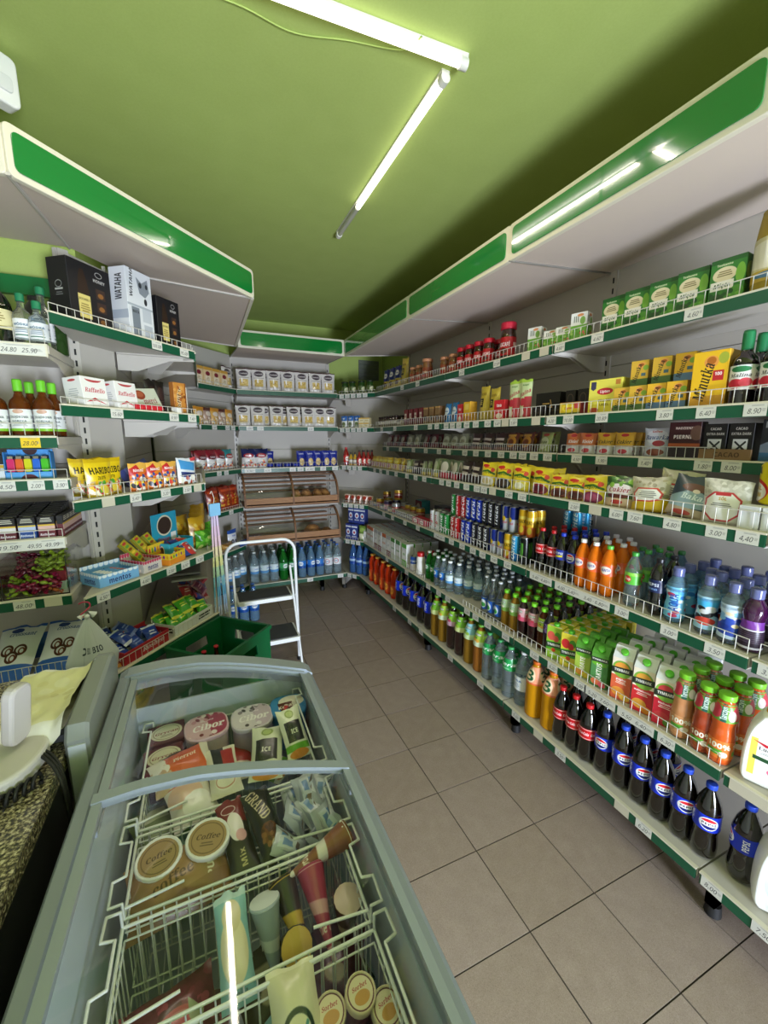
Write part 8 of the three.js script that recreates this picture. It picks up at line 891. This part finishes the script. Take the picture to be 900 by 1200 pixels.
// ---------------------------------------------------------------- hanging things
{
  const t = thing('plastic_bag', 'white plastic bag with black letters hanging from a pink hook', 'bag', [-1.375, 0.62, -0.515], 0.35), c = cell(160, 220, () => { bg('#dfe3e6'); R(0.3, 0, 0.02, 1, '#cdd2d8'); R(0.62, 0, 0.015, 1, '#d0d5da'); T('BIO', 0.62, 0.46, 0.12, '#1f2a3a'); ctx.strokeStyle = '#1f2a3a'; ctx.lineWidth = 5; ctx.beginPath(); ctx.arc(0.3 * CW, 0.46 * CH, 9, -2.1, 2.1); ctx.stroke(); O(0.6, 0.78, 0.12, 0.07, '#b4bcc6', 0.015); });
  const n = 20, m = 22, pos = [], uv = [], idx = []; for (let j = 0; j <= m; j++) for (let i = 0; i <= n; i++) { const v = j / m, a = i / n * Math.PI * 2, w = 0.09 * (v < 0.38 ? 0.8 + 0.5 * v : 0.99 * Math.pow(Math.max(0.01, (1 - v) / 0.62), 0.85)) + 0.004, f = 1 + 0.1 * Math.sin(a * 5 + v * 2) * (0.3 + v); pos.push(Math.sin(a) * w * f, v * 0.285, Math.cos(a) * w * 0.5 * f); uv.push(...uvOf(c, (i / n * 2) % 1 === 0 && i ? 1 : (0.5 + Math.sin(a) * 0.5), v)); } for (let j = 0; j < m; j++) for (let i = 0; i < n; i++) { const a = j * (n + 1) + i; idx.push(a, a + 1, a + n + 1, a + 1, a + n + 2, a + n + 1); }
  const g = new THREE.BufferGeometry(); g.setAttribute('position', new THREE.Float32BufferAttribute(pos, 3)); g.setAttribute('uv', new THREE.Float32BufferAttribute(uv, 2)); g.setIndex(idx); g.computeVertexNormals(); mesh('sack', g, new THREE.MeshPhysicalMaterial({ map: c.s.t, roughness: 0.35, side: THREE.DoubleSide, transmission: 0.25, thickness: 0 }), t);
  mesh('knot', merge([new THREE.SphereGeometry(0.011, 10, 8).translate(0, 0.288, 0), new THREE.ConeGeometry(0.014, 0.03, 8, 1, true).rotateZ(0.8).translate(0.016, 0.3, 0), new THREE.ConeGeometry(0.012, 0.028, 8, 1, true).rotateZ(-0.9).translate(-0.014, 0.297, 0)]), col('#e4e6e8', 0.4), t); mesh('hook', wire([[-0.012, 0.292, 0.005], [-0.02, 0.3, 0.0], [-0.006, 0.312, 0.004], [0.014, 0.328, 0], [0.012, 0.345, 0], [-0.006, 0.352, 0], [-0.02, 0.345, -0.01]], 0.003, false, 40, 8), col('#c2405e', 0.3), t);
}
{
  const t = thing('ribbon_wand', 'pastel rainbow ribbon wands with a light blue card hanging from the shelf', 'toy', [-0.855, 0.56, -1.165], 0.6), c = cell(24, 200, () => { const s = ['#d8c4e4', '#e0c0dc', '#e8c8d8', '#ecdcb4', '#e4e29a', '#bcdcb4', '#8cc8dc', '#6cb4e0', '#9cc0e8', '#c8d0ec']; s.forEach((k, i) => R(0, i / s.length, 1, 1 / s.length + 0.01, k)); });
  for (let i = 0; i < 5; i++) { const x = -0.022 + i * 0.011; const g = toCell(new THREE.CylinderGeometry(0.005, 0.0055, 0.62, 8), c).rotateZ((i - 2) * 0.02).translate(x + (i - 2) * 0.004, 0.31, (i % 2) * 0.008); mesh('ribbon_stick', g, printMat(c, 'label'), t); }
  mesh('card', rslab(0.066, 0.07, 0.012, 0.004, 0.002).translate(0, 0.655, -0.002), col('#86bfe8', 0.5), t); mesh('hook', wire([[0, 0.69, 0], [0.004, 0.72, 0], [-0.004, 0.75, 0], [-0.012, 0.765, 0.004], [-0.02, 0.75, 0]], 0.0022, false, 30, 7), wireMat, t);
}

[[-0.83, 0.52, 0.8, '#3a241c', 0.3], [-0.74, 0.54, 0.83, '#5a1e2c', -0.4], [-0.7, 0.53, 0.82, '#2a2320', 0.2], [-0.88, 0.56, 0.95, '#8cc0c0', 0.1], [-0.78, 0.56, 1.0, '#5e1f2b', -0.2], [-0.99, 0.52, 1.0, '#6a2a3c', 0.3], [-0.72, 0.55, 1.08, '#a02c30', 0.1]].forEach(([x, y, z, c, a], i) => lay(flat(0.12, 0.14, 0.06, cell(48, 48, () => { bg(c); R(0.2, 0.3, 0.5, 0.1, '#c8b89a'); E(0.5, 0.65, 0.2, 0.12, '#d8c4a8'); }), i + 20), [x, y, z], a, ['dark brown packet under the silver cone', 'plum packet under the pink cone', 'black packet under the chestnut cone', 'pale teal packet deep in the near basket', 'wine red packet under the sorbet cups', 'rose brown packet in the near basket corner', 'scarlet packet beside the sorbet cups'][i], null, -1.45));
renderer.render(scene, camera);
